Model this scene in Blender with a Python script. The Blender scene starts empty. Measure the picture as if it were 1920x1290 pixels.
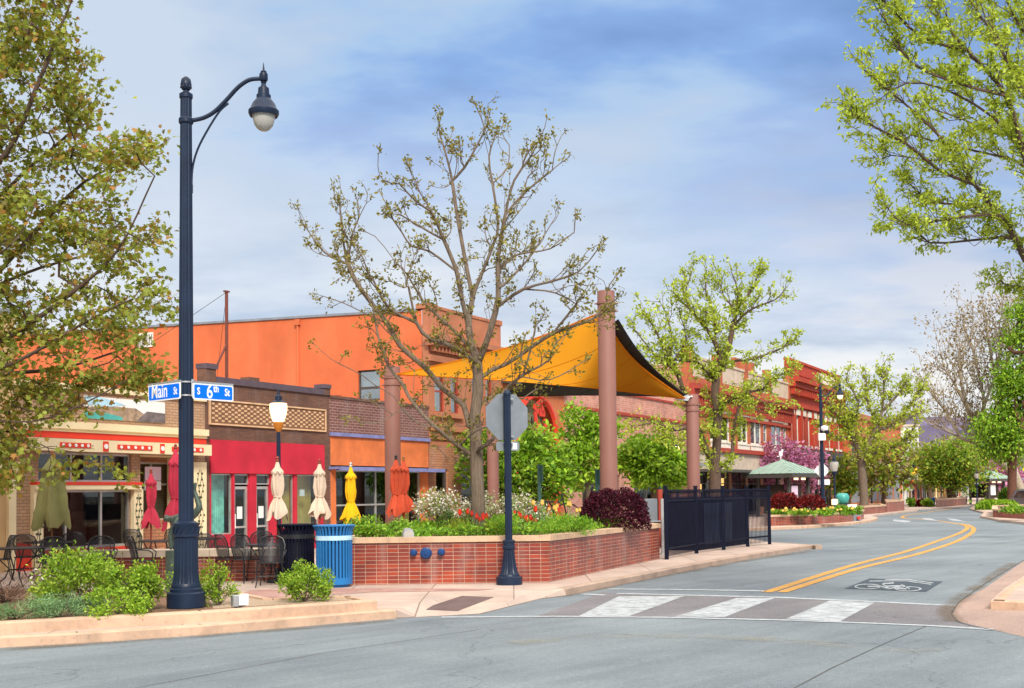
import bpy, bmesh, math, random
import numpy as np
from mathutils import Vector, Matrix
random.seed(7)
C = bpy.context.scene
COL = C.collection
PI = math.pi
# ------------------------------------------------------------------ camera
CAMZ = 1.98
PITCH, ROLL, FPX = math.radians(2.5), -0.0122, 2211.0
CY = 183.0
_f = Vector((0, math.cos(PITCH), math.sin(PITCH)))
_r0 = Vector((1, 0, 0)); _u0 = Vector((0, -math.sin(PITCH), math.cos(PITCH)))
_r = math.cos(ROLL)*_r0 + math.sin(ROLL)*_u0
_u = -math.sin(ROLL)*_r0 + math.cos(ROLL)*_u0
cam = bpy.data.cameras.new('camera'); camo = bpy.data.objects.new('camera', cam); COL.objects.link(camo)
cam.sensor_width = 36; cam.lens = FPX/1920*36; cam.shift_y = CY/1920
cam.clip_start = 0.2; cam.clip_end = 20000
camo.matrix_world = Matrix(((_r.x, _u.x, -_f.x, 0), (_r.y, _u.y, -_f.y, 0), (_r.z, _u.z, -_f.z, CAMZ), (0, 0, 0, 1)))
C.camera = camo
# ------------------------------------------------------------------ light
C.view_settings.view_transform = 'Standard'; C.view_settings.look = 'None'
C.view_settings.exposure = 1.0; C.view_settings.gamma = 1.0
SUN_AZ, SUN_EL = math.radians(168), math.radians(38)     # azimuth clockwise from +Y
sl = bpy.data.lights.new('sun', 'SUN'); so = bpy.data.objects.new('sun', sl); COL.objects.link(so)
sl.energy = 2.0; sl.angle = math.radians(14); sl.color = (1.0, 0.93, 0.83)
_sd = Vector((math.sin(SUN_AZ)*math.cos(SUN_EL), math.cos(SUN_AZ)*math.cos(SUN_EL), math.sin(SUN_EL)))
so.rotation_euler = _sd.to_track_quat('Z', 'Y').to_euler()
so.location = (0, -20, 40)

def N(nt, t, **kw):
    n = nt.nodes.new(t)
    for k, v in kw.items():
        if k.startswith('i_'):
            n.inputs[k[2:].replace('_', ' ')].default_value = v
        else:
            setattr(n, k, v)
    return n
def math_(nt, op, a, b=None, clamp=False):
    n = nt.nodes.new('ShaderNodeMath'); n.operation = op; n.use_clamp = clamp
    for i, v in enumerate((a, b)):
        if v is None: continue
        if isinstance(v, (int, float)): n.inputs[i].default_value = v
        else: nt.links.new(v, n.inputs[i])
    return n.outputs[0]
def mixc(nt, fac, a, b, blend='MIX'):
    n = nt.nodes.new('ShaderNodeMix'); n.data_type = 'RGBA'; n.blend_type = blend
    for i, v in ((0, fac), (6, a), (7, b)):
        if isinstance(v, (int, float)): n.inputs[i].default_value = v
        elif isinstance(v, (tuple, list)): n.inputs[i].default_value = tuple(v)[:3] + (1,)
        else: nt.links.new(v, n.inputs[i])
    return n.outputs[2]
def ramp(nt, fac, stops):
    n = nt.nodes.new('ShaderNodeValToRGB'); e = n.color_ramp.elements
    while len(e) < len(stops): e.new(0.5)
    for i, (p, c) in enumerate(stops):
        e[i].position = p; e[i].color = tuple(c)[:3] + (1,) if isinstance(c, (tuple, list)) else (c, c, c, 1)
    nt.links.new(fac, n.inputs[0]); return n.outputs[0]

w = bpy.data.worlds.new('World'); C.world = w; w.use_nodes = True
nt = w.node_tree; nt.nodes.clear()
L = nt.links.new
sky = N(nt, 'ShaderNodeTexSky', sky_type='NISHITA', sun_disc=False, sun_elevation=SUN_EL, sun_rotation=SUN_AZ)
bg1 = N(nt, 'ShaderNodeBackground'); bg1.inputs[1].default_value = 0.10; L(sky.outputs[0], bg1.inputs[0])
tc = N(nt, 'ShaderNodeTexCoord'); sx = N(nt, 'ShaderNodeSeparateXYZ'); L(tc.outputs['Generated'], sx.inputs[0])
X_, Y_, Z_ = sx.outputs
zz = math_(nt, 'ADD', math_(nt, 'MAXIMUM', Z_, 0.0), 0.16)
cx = N(nt, 'ShaderNodeCombineXYZ'); L(math_(nt, 'DIVIDE', X_, zz), cx.inputs[0]); L(math_(nt, 'DIVIDE', Y_, zz), cx.inputs[1])
mp = N(nt, 'ShaderNodeMapping'); mp.inputs['Scale'].default_value = (0.75, 1.0, 1); mp.inputs['Location'].default_value = (7.7, 3.3, 0.1)
L(cx.outputs[0], mp.inputs[0])
n1 = N(nt, 'ShaderNodeTexNoise'); n1.inputs['Scale'].default_value = 0.8; n1.inputs['Detail'].default_value = 6; n1.inputs['Roughness'].default_value = 0.52; n1.inputs['Distortion'].default_value = 0.35
n2 = N(nt, 'ShaderNodeTexNoise'); n2.inputs['Scale'].default_value = 2.3; n2.inputs['Detail'].default_value = 5; n2.inputs['Roughness'].default_value = 0.5
L(mp.outputs[0], n1.inputs[0]); L(mp.outputs[0], n2.inputs[0])
side = math_(nt, 'MULTIPLY', math_(nt, 'ADD', X_, -0.06), 0.85)                # the sky is bluer towards +X
n3 = N(nt, 'ShaderNodeTexNoise'); n3.inputs['Scale'].default_value = 5.0; n3.inputs['Detail'].default_value = 5; n3.inputs['Roughness'].default_value = 0.55; L(mp.outputs[0], n3.inputs[0])
cen_ = lambda o, k: math_(nt, 'MULTIPLY', math_(nt, 'ADD', o, -0.5), k)
v = math_(nt, 'ADD', math_(nt, 'ADD', cen_(n1.outputs[0], 2.1), cen_(n2.outputs[0], 1.3)), cen_(n3.outputs[0], 0.5))
v = math_(nt, 'ADD', math_(nt, 'ADD', v, side), math_(nt, 'ADD', math_(nt, 'MULTIPLY', Z_, 0.5), 0.36))
cl = ramp(nt, v, [(0.06, (0.31, 0.36, 0.425)), (0.30, (0.25, 0.315, 0.41)), (0.46, (0.205, 0.295, 0.425)), (0.62, (0.135, 0.225, 0.405)), (0.85, (0.095, 0.165, 0.32))])
hz = ramp(nt, Z_, [(0.0, 1.0), (0.10, 0.85), (0.21, 0.45), (0.34, 0.0)])
pale = ramp(nt, math_(nt, 'ADD', math_(nt, 'MULTIPLY', n2.outputs[0], .7), math_(nt, 'MULTIPLY', n3.outputs[0], .3)), [(0.37, (0.27, 0.305, 0.37)), (0.46, (0.40, 0.41, 0.43)), (0.54, (0.50, 0.485, 0.465))])
cl2 = mixc(nt, hz, cl, pale)
zen = ramp(nt, Z_, [(0.42, 0.0), (0.72, 1.0)])          # bright overcast added overhead, out of frame, to raise the ambient light
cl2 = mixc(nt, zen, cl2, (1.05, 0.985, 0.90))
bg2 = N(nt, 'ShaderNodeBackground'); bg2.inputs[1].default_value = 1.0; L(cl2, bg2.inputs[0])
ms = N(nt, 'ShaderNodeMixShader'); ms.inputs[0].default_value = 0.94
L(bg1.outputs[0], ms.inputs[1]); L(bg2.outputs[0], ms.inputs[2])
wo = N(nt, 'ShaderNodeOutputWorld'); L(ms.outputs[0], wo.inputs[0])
C.cycles.use_denoising = True
C.cycles.max_bounces = 6; C.cycles.transparent_max_bounces = 12; C.cycles.sample_clamp_indirect = 4
# ------------------------------------------------------------------ placing: a photograph pixel (1920 x 1290) becomes a point
CAM = Vector((0, 0, CAMZ))
def ray(px, py):
    return (_f + _r*((px-960)/FPX) + _u*((645+CY-py)/FPX))
def G(px, py, z=0.0):
    d = ray(px, py); return CAM + d*((z-CAMZ)/d.z)
def D(px, py, Y):
    d = ray(px, py); return CAM + d*(Y/d.y)
def proj(p):
    v = Vector(p)-CAM; q = v.dot(_f); return 960+FPX*v.dot(_r)/q, 645+CY-FPX*v.dot(_u)/q
_uu = ray(2140, 910); UX = Vector((_uu.x, _uu.y, 0)).normalized()       # along the street
MY = Vector((-UX.y, UX.x, 0))                                           # into the buildings
FA = math.atan2(UX.y, UX.x)
F0 = G(50, 1070, 0.14); F0.z = 0
def FW(s, d, z=0.0): return F0 + UX*s + MY*d + Vector((0, 0, z))
def Fac(px, py, d=0.0):                                                 # facade plane -> (s, z)
    q = ray(px, py); t = (F0 + MY*d).dot(MY)/q.dot(MY); p = CAM + q*t
    return (p-F0).dot(UX), p.z
def FR(px0, py0, px1, py1, d=0.0):                                      # top left and bottom right pixels -> s0, s1, z0, z1
    a = Fac(px0, py0, d); b = Fac(px1, py1, d); return a[0], b[0], b[1], a[1]
# ------------------------------------------------------------------ materials
MATS = {}
def newmat(name):
    m = bpy.data.materials.new(name); m.use_nodes = True; MATS[name] = m
    nt = m.node_tree; nt.nodes.clear()
    b = nt.nodes.new('ShaderNodeBsdfPrincipled'); o = nt.nodes.new('ShaderNodeOutputMaterial')
    nt.links.new(b.outputs[0], o.inputs[0]); return m, nt, b
def noise(nt, vec, scale, detail=3, rough=0.55):
    n = nt.nodes.new('ShaderNodeTexNoise'); n.inputs['Scale'].default_value = scale; n.inputs['Detail'].default_value = detail
    n.inputs['Roughness'].default_value = rough; nt.links.new(vec, n.inputs['Vector']); return n.outputs[0]
def bump(nt, b, h, s=0.2, d=0.02):
    n = nt.nodes.new('ShaderNodeBump'); n.inputs['Strength'].default_value = s; n.inputs['Distance'].default_value = d
    nt.links.new(h, n.inputs['Height']); nt.links.new(n.outputs[0], b.inputs['Normal'])
def pm(name, c, rough=0.6, metal=0.0, var=0.18, sc=3.0, bs=0.1, spec=0.4, stain=0.0, fine=None):
    m, nt, b = newmat(name)
    tc = nt.nodes.new('ShaderNodeTexCoord').outputs['Object']
    n = noise(nt, tc, sc, 5)
    lo = tuple(x*(1-var) for x in c); hi = tuple(min(1, x*(1+var)) for x in c)
    col = ramp(nt, n, [(0.3, lo), (0.7, hi)])
    if stain:
        k = ramp(nt, noise(nt, tc, sc*0.25, 4, 0.65), [(0.38, 1.0), (0.6, 0.0)])
        col = mixc(nt, math_(nt, 'MULTIPLY', k, stain), col, tuple(x*0.45 for x in c))
    nt.links.new(col, b.inputs['Base Color'])
    b.inputs['Roughness'].default_value = rough; b.inputs['Metallic'].default_value = metal
    b.inputs['Specular IOR Level'].default_value = spec
    if bs: bump(nt, b, noise(nt, tc, fine or sc*12, 3), bs, 0.01)
    return m
def em(name, c, s):
    m, nt, b = newmat(name)
    b.inputs['Base Color'].default_value = tuple(c)+(1,); b.inputs['Emission Color'].default_value = tuple(c)+(1,)
    b.inputs['Emission Strength'].default_value = s; return m
def brick(name, c1, c2, mortar, bw=0.22, bh=0.075, ms=0.012, off=0.5, var=0.25, stain=0.25, rough=0.75, bias=0.0):
    m, nt, b = newmat(name)
    T = nt.nodes.new('ShaderNodeTexCoord'); uv = T.outputs['UV']
    br = nt.nodes.new('ShaderNodeTexBrick'); br.offset = off; br.offset_frequency = 2; br.squash = 1
    br.inputs['Scale'].default_value = 1; br.inputs['Brick Width'].default_value = bw; br.inputs['Row Height'].default_value = bh
    br.inputs['Mortar Size'].default_value = ms; br.inputs['Mortar Smooth'].default_value = 0.2; br.inputs['Bias'].default_value = bias
    br.inputs['Color1'].default_value = c1+(1,); br.inputs['Color2'].default_value = c2+(1,); br.inputs['Mortar'].default_value = mortar+(1,)
    nt.links.new(uv, br.inputs['Vector'])
    n = noise(nt, uv, 1.1, 5, 0.6)
    col = mixc(nt, 1.0, br.outputs[0], ramp(nt, n, [(0.3, 1-var), (0.7, 1+var*0.4)]), 'MULTIPLY')
    if stain:
        mp = nt.nodes.new('ShaderNodeMapping'); mp.inputs['Scale'].default_value = (2.2, 0.35, 1); nt.links.new(uv, mp.inputs[0])
        k = ramp(nt, noise(nt, mp.outputs[0], 1.0, 4, 0.6), [(0.52, 0.0), (0.72, 1.0)])
        col = mixc(nt, math_(nt, 'MULTIPLY', k, stain), col, tuple(0.5*x+0.22 for x in mortar))
    nt.links.new(col, b.inputs['Base Color']); b.inputs['Roughness'].default_value = rough
    inv = math_(nt, 'SUBTRACT', 1.0, br.outputs[1])
    bump(nt, b, math_(nt, 'ADD', inv, math_(nt, 'MULTIPLY', noise(nt, uv, 30), 0.3)), 0.35, 0.008)
    return m
def leafmat(name, c, c2=None, var=0.35, trans=0.35, rough=0.55):
    m = bpy.data.materials.new(name); m.use_nodes = True; MATS[name] = m; nt = m.node_tree; nt.nodes.clear()
    g = nt.nodes.new('ShaderNodeNewGeometry').outputs['Random Per Island']
    c2 = c2 or tuple(x*1.5 for x in c)
    col = ramp(nt, g, [(0.0, tuple(x*(1-var) for x in c)), (0.55, c), (1.0, c2)])
    b = nt.nodes.new('ShaderNodeBsdfPrincipled'); b.inputs['Roughness'].default_value = rough; b.inputs['Specular IOR Level'].default_value = 0.25
    t = nt.nodes.new('ShaderNodeBsdfTranslucent'); nt.links.new(col, b.inputs['Base Color'])
    nt.links.new(mixc(nt, 1.0, col, (1.25, 1.2, 0.7), 'MULTIPLY'), t.inputs[0])
    mx = nt.nodes.new('ShaderNodeMixShader'); mx.inputs[0].default_value = trans
    nt.links.new(b.outputs[0], mx.inputs[1]); nt.links.new(t.outputs[0], mx.inputs[2])
    o = nt.nodes.new('ShaderNodeOutputMaterial'); nt.links.new(mx.outputs[0], o.inputs[0]); return m
def glassmat(name, refl=0.16, tint=(0.85, 0.9, 0.9)):
    m = bpy.data.materials.new(name); m.use_nodes = True; MATS[name] = m; nt = m.node_tree; nt.nodes.clear()
    t = nt.nodes.new('ShaderNodeBsdfTransparent'); t.inputs[0].default_value = tint+(1,)
    g = nt.nodes.new('ShaderNodeBsdfGlossy'); g.inputs['Roughness'].default_value = 0.02; g.inputs[0].default_value = (0.9, 0.95, 1, 1)
    mx = nt.nodes.new('ShaderNodeMixShader'); mx.inputs[0].default_value = refl
    nt.links.new(t.outputs[0], mx.inputs[1]); nt.links.new(g.outputs[0], mx.inputs[2])
    o = nt.nodes.new('ShaderNodeOutputMaterial'); nt.links.new(mx.outputs[0], o.inputs[0]); return m
def meshmat(name, c, cell=0.012, hole=0.45):                            # expanded steel mesh: solid strands, open holes
    m = bpy.data.materials.new(name); m.use_nodes = True; MATS[name] = m; nt = m.node_tree; nt.nodes.clear()
    b = nt.nodes.new('ShaderNodeBsdfPrincipled'); b.inputs['Base Color'].default_value = c+(1,); b.inputs['Roughness'].default_value = 0.45
    t = nt.nodes.new('ShaderNodeBsdfTransparent'); mx = nt.nodes.new('ShaderNodeMixShader')
    uv = nt.nodes.new('ShaderNodeTexCoord').outputs['Object']; ck = nt.nodes.new('ShaderNodeTexChecker'); ck.inputs['Scale'].default_value = 1/cell
    nt.links.new(uv, ck.inputs[0]); nt.links.new(math_(nt, 'MULTIPLY', ck.outputs[1], hole*2, True), mx.inputs[0])
    nt.links.new(b.outputs[0], mx.inputs[1]); nt.links.new(t.outputs[0], mx.inputs[2])
    o = nt.nodes.new('ShaderNodeOutputMaterial'); nt.links.new(mx.outputs[0], o.inputs[0]); return m
# ------------------------------------------------------------------ mesh builder
def emit(name, mesh, mat, parent=None):
    o = bpy.data.objects.new(name, mesh); COL.objects.link(o)
    if mat is not None: mesh.materials.append(MATS[mat] if isinstance(mat, str) else mat)
    if parent is not None: o.parent = parent
    return o
class B:
    def __init__(s): s.v = []; s.f = []
    def add(s, vs, fs):
        n = len(s.v); s.v += [tuple(p) for p in vs]; s.f += [tuple(i+n for i in f) for f in fs]; return s
    def box(s, x0, x1, y0, y1, z0, z1):
        return s.add([(x0,y0,z0),(x1,y0,z0),(x1,y1,z0),(x0,y1,z0),(x0,y0,z1),(x1,y0,z1),(x1,y1,z1),(x0,y1,z1)],
                     [(0,3,2,1),(4,5,6,7),(0,1,5,4),(1,2,6,5),(2,3,7,6),(3,0,4,7)])
    def bbox(s, x0, x1, y0, y1, z0, z1, e=0.01):                         # box with chamfered vertical edges and top
        p = [(x0+e,y0),(x1-e,y0),(x1,y0+e),(x1,y1-e),(x1-e,y1),(x0+e,y1),(x0,y1-e),(x0,y0+e)]
        cx, cy = (x0+x1)/2, (y0+y1)/2
        q = [(cx+(a-cx)*(1-2*e/max(1e-6, x1-x0)), cy+(b-cy)*(1-2*e/max(1e-6, y1-y0))) for a, b in p]
        vs = [(a,b,z0) for a,b in p]+[(a,b,z1-e) for a,b in p]+[(a,b,z1) for a,b in q]
        fs = [tuple(range(7,-1,-1)), tuple(range(16,24))]
        for k in (0, 8):
            for i in range(8): j = (i+1) % 8; fs.append((k+i, k+j, k+j+8, k+i+8))
        return s.add(vs, fs)
    def obox(s, c, size, rz=0, rx=0, ry=0):
        M = Matrix.Translation(c) @ Matrix.Rotation(rz,4,'Z') @ Matrix.Rotation(ry,4,'Y') @ Matrix.Rotation(rx,4,'X')
        a, b, h = (k/2 for k in size)
        return s.add([M @ Vector(p) for p in [(-a,-b,-h),(a,-b,-h),(a,b,-h),(-a,b,-h),(-a,-b,h),(a,-b,h),(a,b,h),(-a,b,h)]],
                     [(0,3,2,1),(4,5,6,7),(0,1,5,4),(1,2,6,5),(2,3,7,6),(3,0,4,7)])
    def bar(s, p, q, wd, th=None):                                       # square bar between two points
        p, q = Vector(p), Vector(q); d = (q-p); up = Vector((0,0,1)) if abs(d.normalized().z) < 0.95 else Vector((0,1,0))
        x = d.cross(up).normalized()*wd/2; y = x.cross(d).normalized()*(th or wd)/2
        return s.add([p-x-y,p+x-y,p+x+y,p-x+y,q-x-y,q+x-y,q+x+y,q-x+y],
                     [(0,3,2,1),(4,5,6,7),(0,1,5,4),(1,2,6,5),(2,3,7,6),(3,0,4,7)])
    def tube(s, pts, r, n=8, cap=True):
        pts = [Vector(p) for p in pts]; k = len(pts)
        rs = list(r) if isinstance(r, (list, tuple)) else [r]*k
        d0 = (pts[1]-pts[0]).normalized(); a = d0.orthogonal().normalized(); vs = []
        for i, p in enumerate(pts):
            d = (pts[min(i+1,k-1)]-pts[max(i-1,0)])
            d = d.normalized() if d.length > 1e-9 else d0
            a = (a - d*a.dot(d)); a = a.normalized() if a.length > 1e-6 else d.orthogonal().normalized(); b = d.cross(a)
            for j in range(n):
                t = 2*PI*j/n; vs.append(p+(a*math.cos(t)+b*math.sin(t))*rs[i])
        fs = [(i*n+j, i*n+(j+1)%n, (i+1)*n+(j+1)%n, (i+1)*n+j) for i in range(k-1) for j in range(n)]
        if cap: fs += [tuple(range(n-1,-1,-1)), tuple(range((k-1)*n, k*n))]
        return s.add(vs, fs)
    def lathe(s, prof, n=20, c=(0,0,0), flute=None, arc=None):
        vs = []; c = Vector(c)
        for i, (r, z) in enumerate(prof):
            for j in range(n):
                t = 2*PI*j/n; rr = r
                if flute and flute[0] <= i <= flute[1] and j % 2: rr = r*flute[2]
                vs.append(c+Vector((rr*math.cos(t), rr*math.sin(t), z)))
        k = len(prof)
        fs = [(i*n+j, i*n+(j+1)%n, (i+1)*n+(j+1)%n, (i+1)*n+j) for i in range(k-1) for j in range(n)]
        fs += [tuple(range(n-1,-1,-1)), tuple(range((k-1)*n, k*n))]
        return s.add(vs, fs)
    def prism(s, poly, z0, z1, bottom=True):
        n = len(poly); zz = z1 if isinstance(z1, (list, tuple)) else [z1]*n
        vs = [(p[0],p[1],z0) for p in poly]+[(p[0],p[1],zz[i]) for i, p in enumerate(poly)]
        fs = [(i,(i+1)%n,n+(i+1)%n,n+i) for i in range(n)]+[tuple(range(n,2*n))]
        if bottom: fs.append(tuple(range(n-1,-1,-1)))
        return s.add(vs, fs)
    def xz(s, poly, y0, y1):                                              # polygon in the facade plane, given thickness
        n = len(poly)
        vs = [(p[0],y0,p[1]) for p in poly]+[(p[0],y1,p[1]) for p in poly]
        return s.add(vs, [tuple(range(n)), tuple(range(2*n-1,n-1,-1))]+[(i,i+n,(i+1)%n+n,(i+1)%n) for i in range(n)])
    def wallholes(s, x0, x1, z0, z1, holes, y0=0.0, th=0.25):              # front wall with real openings (hx0,hx1,hz0,hz1)
        xs = sorted({x0, x1, *[h[0] for h in holes], *[h[1] for h in holes]}); zs = sorted({z0, z1, *[h[2] for h in holes], *[h[3] for h in holes]})
        xs = [x for x in xs if x0 <= x <= x1]; zs = [z for z in zs if z0 <= z <= z1]
        def solid(i, j):
            if not (0 <= i < len(xs)-1 and 0 <= j < len(zs)-1): return False
            x, z = (xs[i]+xs[i+1])/2, (zs[j]+zs[j+1])/2
            return not any(h[0] < x < h[1] and h[2] < z < h[3] for h in holes)
        for i in range(len(xs)-1):
            for j in range(len(zs)-1):
                if not solid(i, j): continue
                a, b, c, d = xs[i], xs[i+1], zs[j], zs[j+1]
                s.add([(a,y0,c),(b,y0,c),(b,y0,d),(a,y0,d)], [(0,1,2,3)])
                s.add([(a,y0+th,c),(b,y0+th,c),(b,y0+th,d),(a,y0+th,d)], [(3,2,1,0)])
                for di, dj, q in ((-1,0,[(a,c),(a,d)]),(1,0,[(b,c),(b,d)]),(0,-1,[(a,c),(b,c)]),(0,1,[(a,d),(b,d)])):
                    if not solid(i+di, j+dj):
                        (p, pz), (r_, rz) = q
                        s.add([(p,y0,pz),(r_,y0,rz),(r_,y0+th,rz),(p,y0+th,pz)], [(0,1,2,3)])
        return s
    def text(s, body, size, M, depth=0.004, bold=0.0):
        cu = bpy.data.curves.new('t', 'FONT'); cu.body = body; cu.size = size; cu.extrude = depth; cu.align_x = 'CENTER'; cu.align_y = 'CENTER'; cu.offset = bold
        o = bpy.data.objects.new('t', cu); COL.objects.link(o)
        dg = bpy.context.evaluated_depsgraph_get(); dg.update(); e = o.evaluated_get(dg); me = e.to_mesh()
        s.add([M @ v.co for v in me.vertices], [tuple(p.vertices) for p in me.polygons]); e.to_mesh_clear()
        bpy.data.objects.remove(o); bpy.data.curves.remove(cu); return s
    def islands(s):                                                       # one builder per connected piece
        p = list(range(len(s.v)))
        def fd(i):
            while p[i] != i: p[i] = p[p[i]]; i = p[i]
            return i
        for f in s.f:
            for i in f[1:]: p[fd(i)] = fd(f[0])
        out = {}
        for f in s.f:
            k = fd(f[0]); b, mp = out.setdefault(k, (B(), {}))
            for i in f:
                if i not in mp: mp[i] = len(b.v); b.v.append(s.v[i])
            b.f.append(tuple(mp[i] for i in f))
        return [b for b, _ in out.values()]
    def build(s, name, mat, parent=None, org=(0,0,0), smooth=35, uvrot=False):
        me = bpy.data.meshes.new(name); o = Vector(org)
        me.from_pydata([tuple(Vector(v)-o) for v in s.v], [], s.f); me.update()
        bm = bmesh.new(); bm.from_mesh(me); bmesh.ops.recalc_face_normals(bm, faces=bm.faces); bm.to_mesh(me); bm.free(); me.update()
        nl = len(me.loops); uv = me.uv_layers.new(name='UVMap'); out = np.zeros((nl, 2), np.float32)
        V = s.v
        for p in me.polygons:
            n = p.normal
            if abs(n.z) > 0.8:
                for li in p.loop_indices: q = V[me.loops[li].vertex_index]; out[li] = (q[0], q[1])
            else:
                t = Vector((-n.y, n.x, 0)).normalized()
                if t.x+t.y*0.99 < 0: t = -t
                for li in p.loop_indices: q = V[me.loops[li].vertex_index]; out[li] = (q[0]*t.x+q[1]*t.y, q[2])
        if uvrot: out = out[:, ::-1].copy()
        uv.data.foreach_set('uv', out.ravel())
        if smooth:
            me.polygons.foreach_set('use_smooth', [True]*len(me.polygons)); me.set_sharp_from_angle(angle=math.radians(smooth))
        return emit(name, me, mat, parent)
def fastmesh(name, V, k, mat, parent=None, org=(0,0,0)):                   # V: (n*k,3), every k verts one polygon
    V = np.asarray(V, np.float32)-np.asarray(org, np.float32); n = len(V)//k
    me = bpy.data.meshes.new(name); me.vertices.add(n*k); me.vertices.foreach_set('co', V.ravel())
    me.loops.add(n*k); me.loops.foreach_set('vertex_index', np.arange(n*k, dtype=np.int32))
    me.polygons.add(n); me.polygons.foreach_set('loop_start', np.arange(0, n*k, k, dtype=np.int32))
    me.update(); me.validate(); return emit(name, me, mat, parent)
def tag(o, label=None, cat=None, group=None, kind=None):
    if label: o['label'] = label
    if cat: o['category'] = cat
    if group: o['group'] = group
    if kind: o['kind'] = kind
    return o
def thing(name, label, cat, loc=(0,0,0), rz=0.0, group=None):
    o = bpy.data.objects.new(name, None); COL.objects.link(o); o.empty_display_size = 0.2
    o.location = loc; o.rotation_euler = (0, 0, rz); return tag(o, label, cat, group)
def struct(name, b, mat, **k):
    o = b.build(name, mat, **k); o['kind'] = 'structure'; return o
def kids(r): return [o for o in COL.objects if o.parent == r]
def dup(root, loc, rz, label, group=None, sc=None):
    r = root.copy(); COL.objects.link(r); r.location = loc; r.rotation_euler = (0, 0, rz); r['label'] = label
    if sc: r.scale = (sc, sc, sc)
    if group: r['group'] = group
    for ch in kids(root):
        c = ch.copy(); COL.objects.link(c); c.parent = r
        for g in kids(ch):
            d = g.copy(); COL.objects.link(d); d.parent = c
    return r
def offs(poly, d):                                                       # offset an open polyline in plan
    out = []
    for i, p in enumerate(poly):
        a = Vector(poly[max(i-1,0)][:2]); b = Vector(poly[min(i+1,len(poly)-1)][:2]); t = (b-a).normalized()
        out.append((p[0]-t.y*d, p[1]+t.x*d))
    return out
# ================================================================== SETTING: ground, road, kerbs, markings
def roadmat(name, c, var=0.22):
    m, nt, b = newmat(name)
    tc = nt.nodes.new('ShaderNodeTexCoord').outputs['Object']
    mp = nt.nodes.new('ShaderNodeMapping'); mp.inputs['Rotation'].default_value = (0, 0, -FA+0.25); nt.links.new(tc, mp.inputs[0])
    m2 = nt.nodes.new('ShaderNodeMapping'); m2.inputs['Scale'].default_value = (0.22, 1.6, 1); nt.links.new(mp.outputs[0], m2.inputs[0])
    a = noise(nt, m2.outputs[0], 1.0, 6, 0.62); f = noise(nt, tc, 0.16, 6, 0.62); g = noise(nt, tc, 60, 2)
    col = ramp(nt, a, [(0.28, tuple(x*(1-var) for x in c)), (0.52, c), (0.75, tuple(x*(1+var) for x in c))])
    col = mixc(nt, 1.0, col, ramp(nt, f, [(0.32, (0.72, 0.73, 0.76)), (0.6, (1.18, 1.17, 1.14))]), 'MULTIPLY')
    # tyre-worn lanes and small spots of grit
    s = ramp(nt, noise(nt, tc, 9, 2, 0.5), [(0.70, 0.0), (0.76, 1.0)])
    col = mixc(nt, math_(nt, 'MULTIPLY', s, 0.22), col, tuple(x*0.5 for x in c))
    dust = ramp(nt, noise(nt, m2.outputs[0], 0.6, 5, 0.7), [(0.60, 0.0), (0.78, 1.0)])
    col = mixc(nt, math_(nt, 'MULTIPLY', dust, 0.35), col, (0.34, 0.31, 0.24))
    m3 = nt.nodes.new('ShaderNodeMapping'); m3.inputs['Scale'].default_value = (0.10, 2.6, 1); nt.links.new(mp.outputs[0], m3.inputs[0])
    tr = ramp(nt, noise(nt, m3.outputs[0], 1.0, 4, 0.6), [(0.50, 0.0), (0.68, 1.0)])
    col = mixc(nt, math_(nt, 'MULTIPLY', tr, 0.14), col, tuple(x*1.75 for x in c))
    vo = nt.nodes.new('ShaderNodeTexVoronoi'); vo.feature = 'DISTANCE_TO_EDGE'; vo.inputs['Scale'].default_value = 0.17
    wv = nt.nodes.new('ShaderNodeVectorMath'); wv.operation = 'ADD'; nt.links.new(tc, wv.inputs[0])
    nz = nt.nodes.new('ShaderNodeTexNoise'); nz.inputs['Scale'].default_value = 1.4; nz.inputs['Detail'].default_value = 4; nt.links.new(tc, nz.inputs[0])
    nt.links.new(nz.outputs[1], wv.inputs[1]); nt.links.new(wv.outputs[0], vo.inputs[0])
    ck = ramp(nt, vo.outputs[0], [(0.0, 1.0), (0.0022, 0.0)])
    col = mixc(nt, math_(nt, 'MULTIPLY', ck, 0.45), col, tuple(x*0.3 for x in c))
    gr = ramp(nt, noise(nt, tc, 26, 1, 0.4), [(0.74, 0.0), (0.77, 1.0)])
    col = mixc(nt, math_(nt, 'MULTIPLY', gr, 0.7), col, (0.5, 0.46, 0.38))
    ag = noise(nt, tc, 55, 2, 0.7); col = mixc(nt, 1.0, col, ramp(nt, ag, [(0.32, 0.74), (0.5, 1.0), (0.68, 1.24)]), 'MULTIPLY')
    ag2 = noise(nt, tc, 14, 4, 0.75); col = mixc(nt, 1.0, col, ramp(nt, ag2, [(0.34, 0.86), (0.66, 1.12)]), 'MULTIPLY')
    nt.links.new(col, b.inputs['Base Color']); b.inputs['Roughness'].default_value = 0.82; b.inputs['Specular IOR Level'].default_value = 0.3
    bump(nt, b, g, 0.25, 0.006); return m
roadmat('road', (0.175, 0.205, 0.228), 0.15)
roadmat('crosswalk', (0.172, 0.165, 0.178), 0.10)
roadmat('apron', (0.33, 0.235, 0.20), 0.12)
pm('soil_far', (0.22, 0.20, 0.16), 0.9)
brick('paving', (0.50, 0.375, 0.31), (0.55, 0.43, 0.36), (0.26, 0.19, 0.15), 1.6, 1.6, 0.014, 0.0, 0.22, 0.35, 0.8)
brick('paver_red', (0.40, 0.20, 0.17), (0.46, 0.27, 0.22), (0.30, 0.22, 0.19), 0.3, 0.3, 0.008, 0.5, 0.2, 0.3, 0.8)
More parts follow.
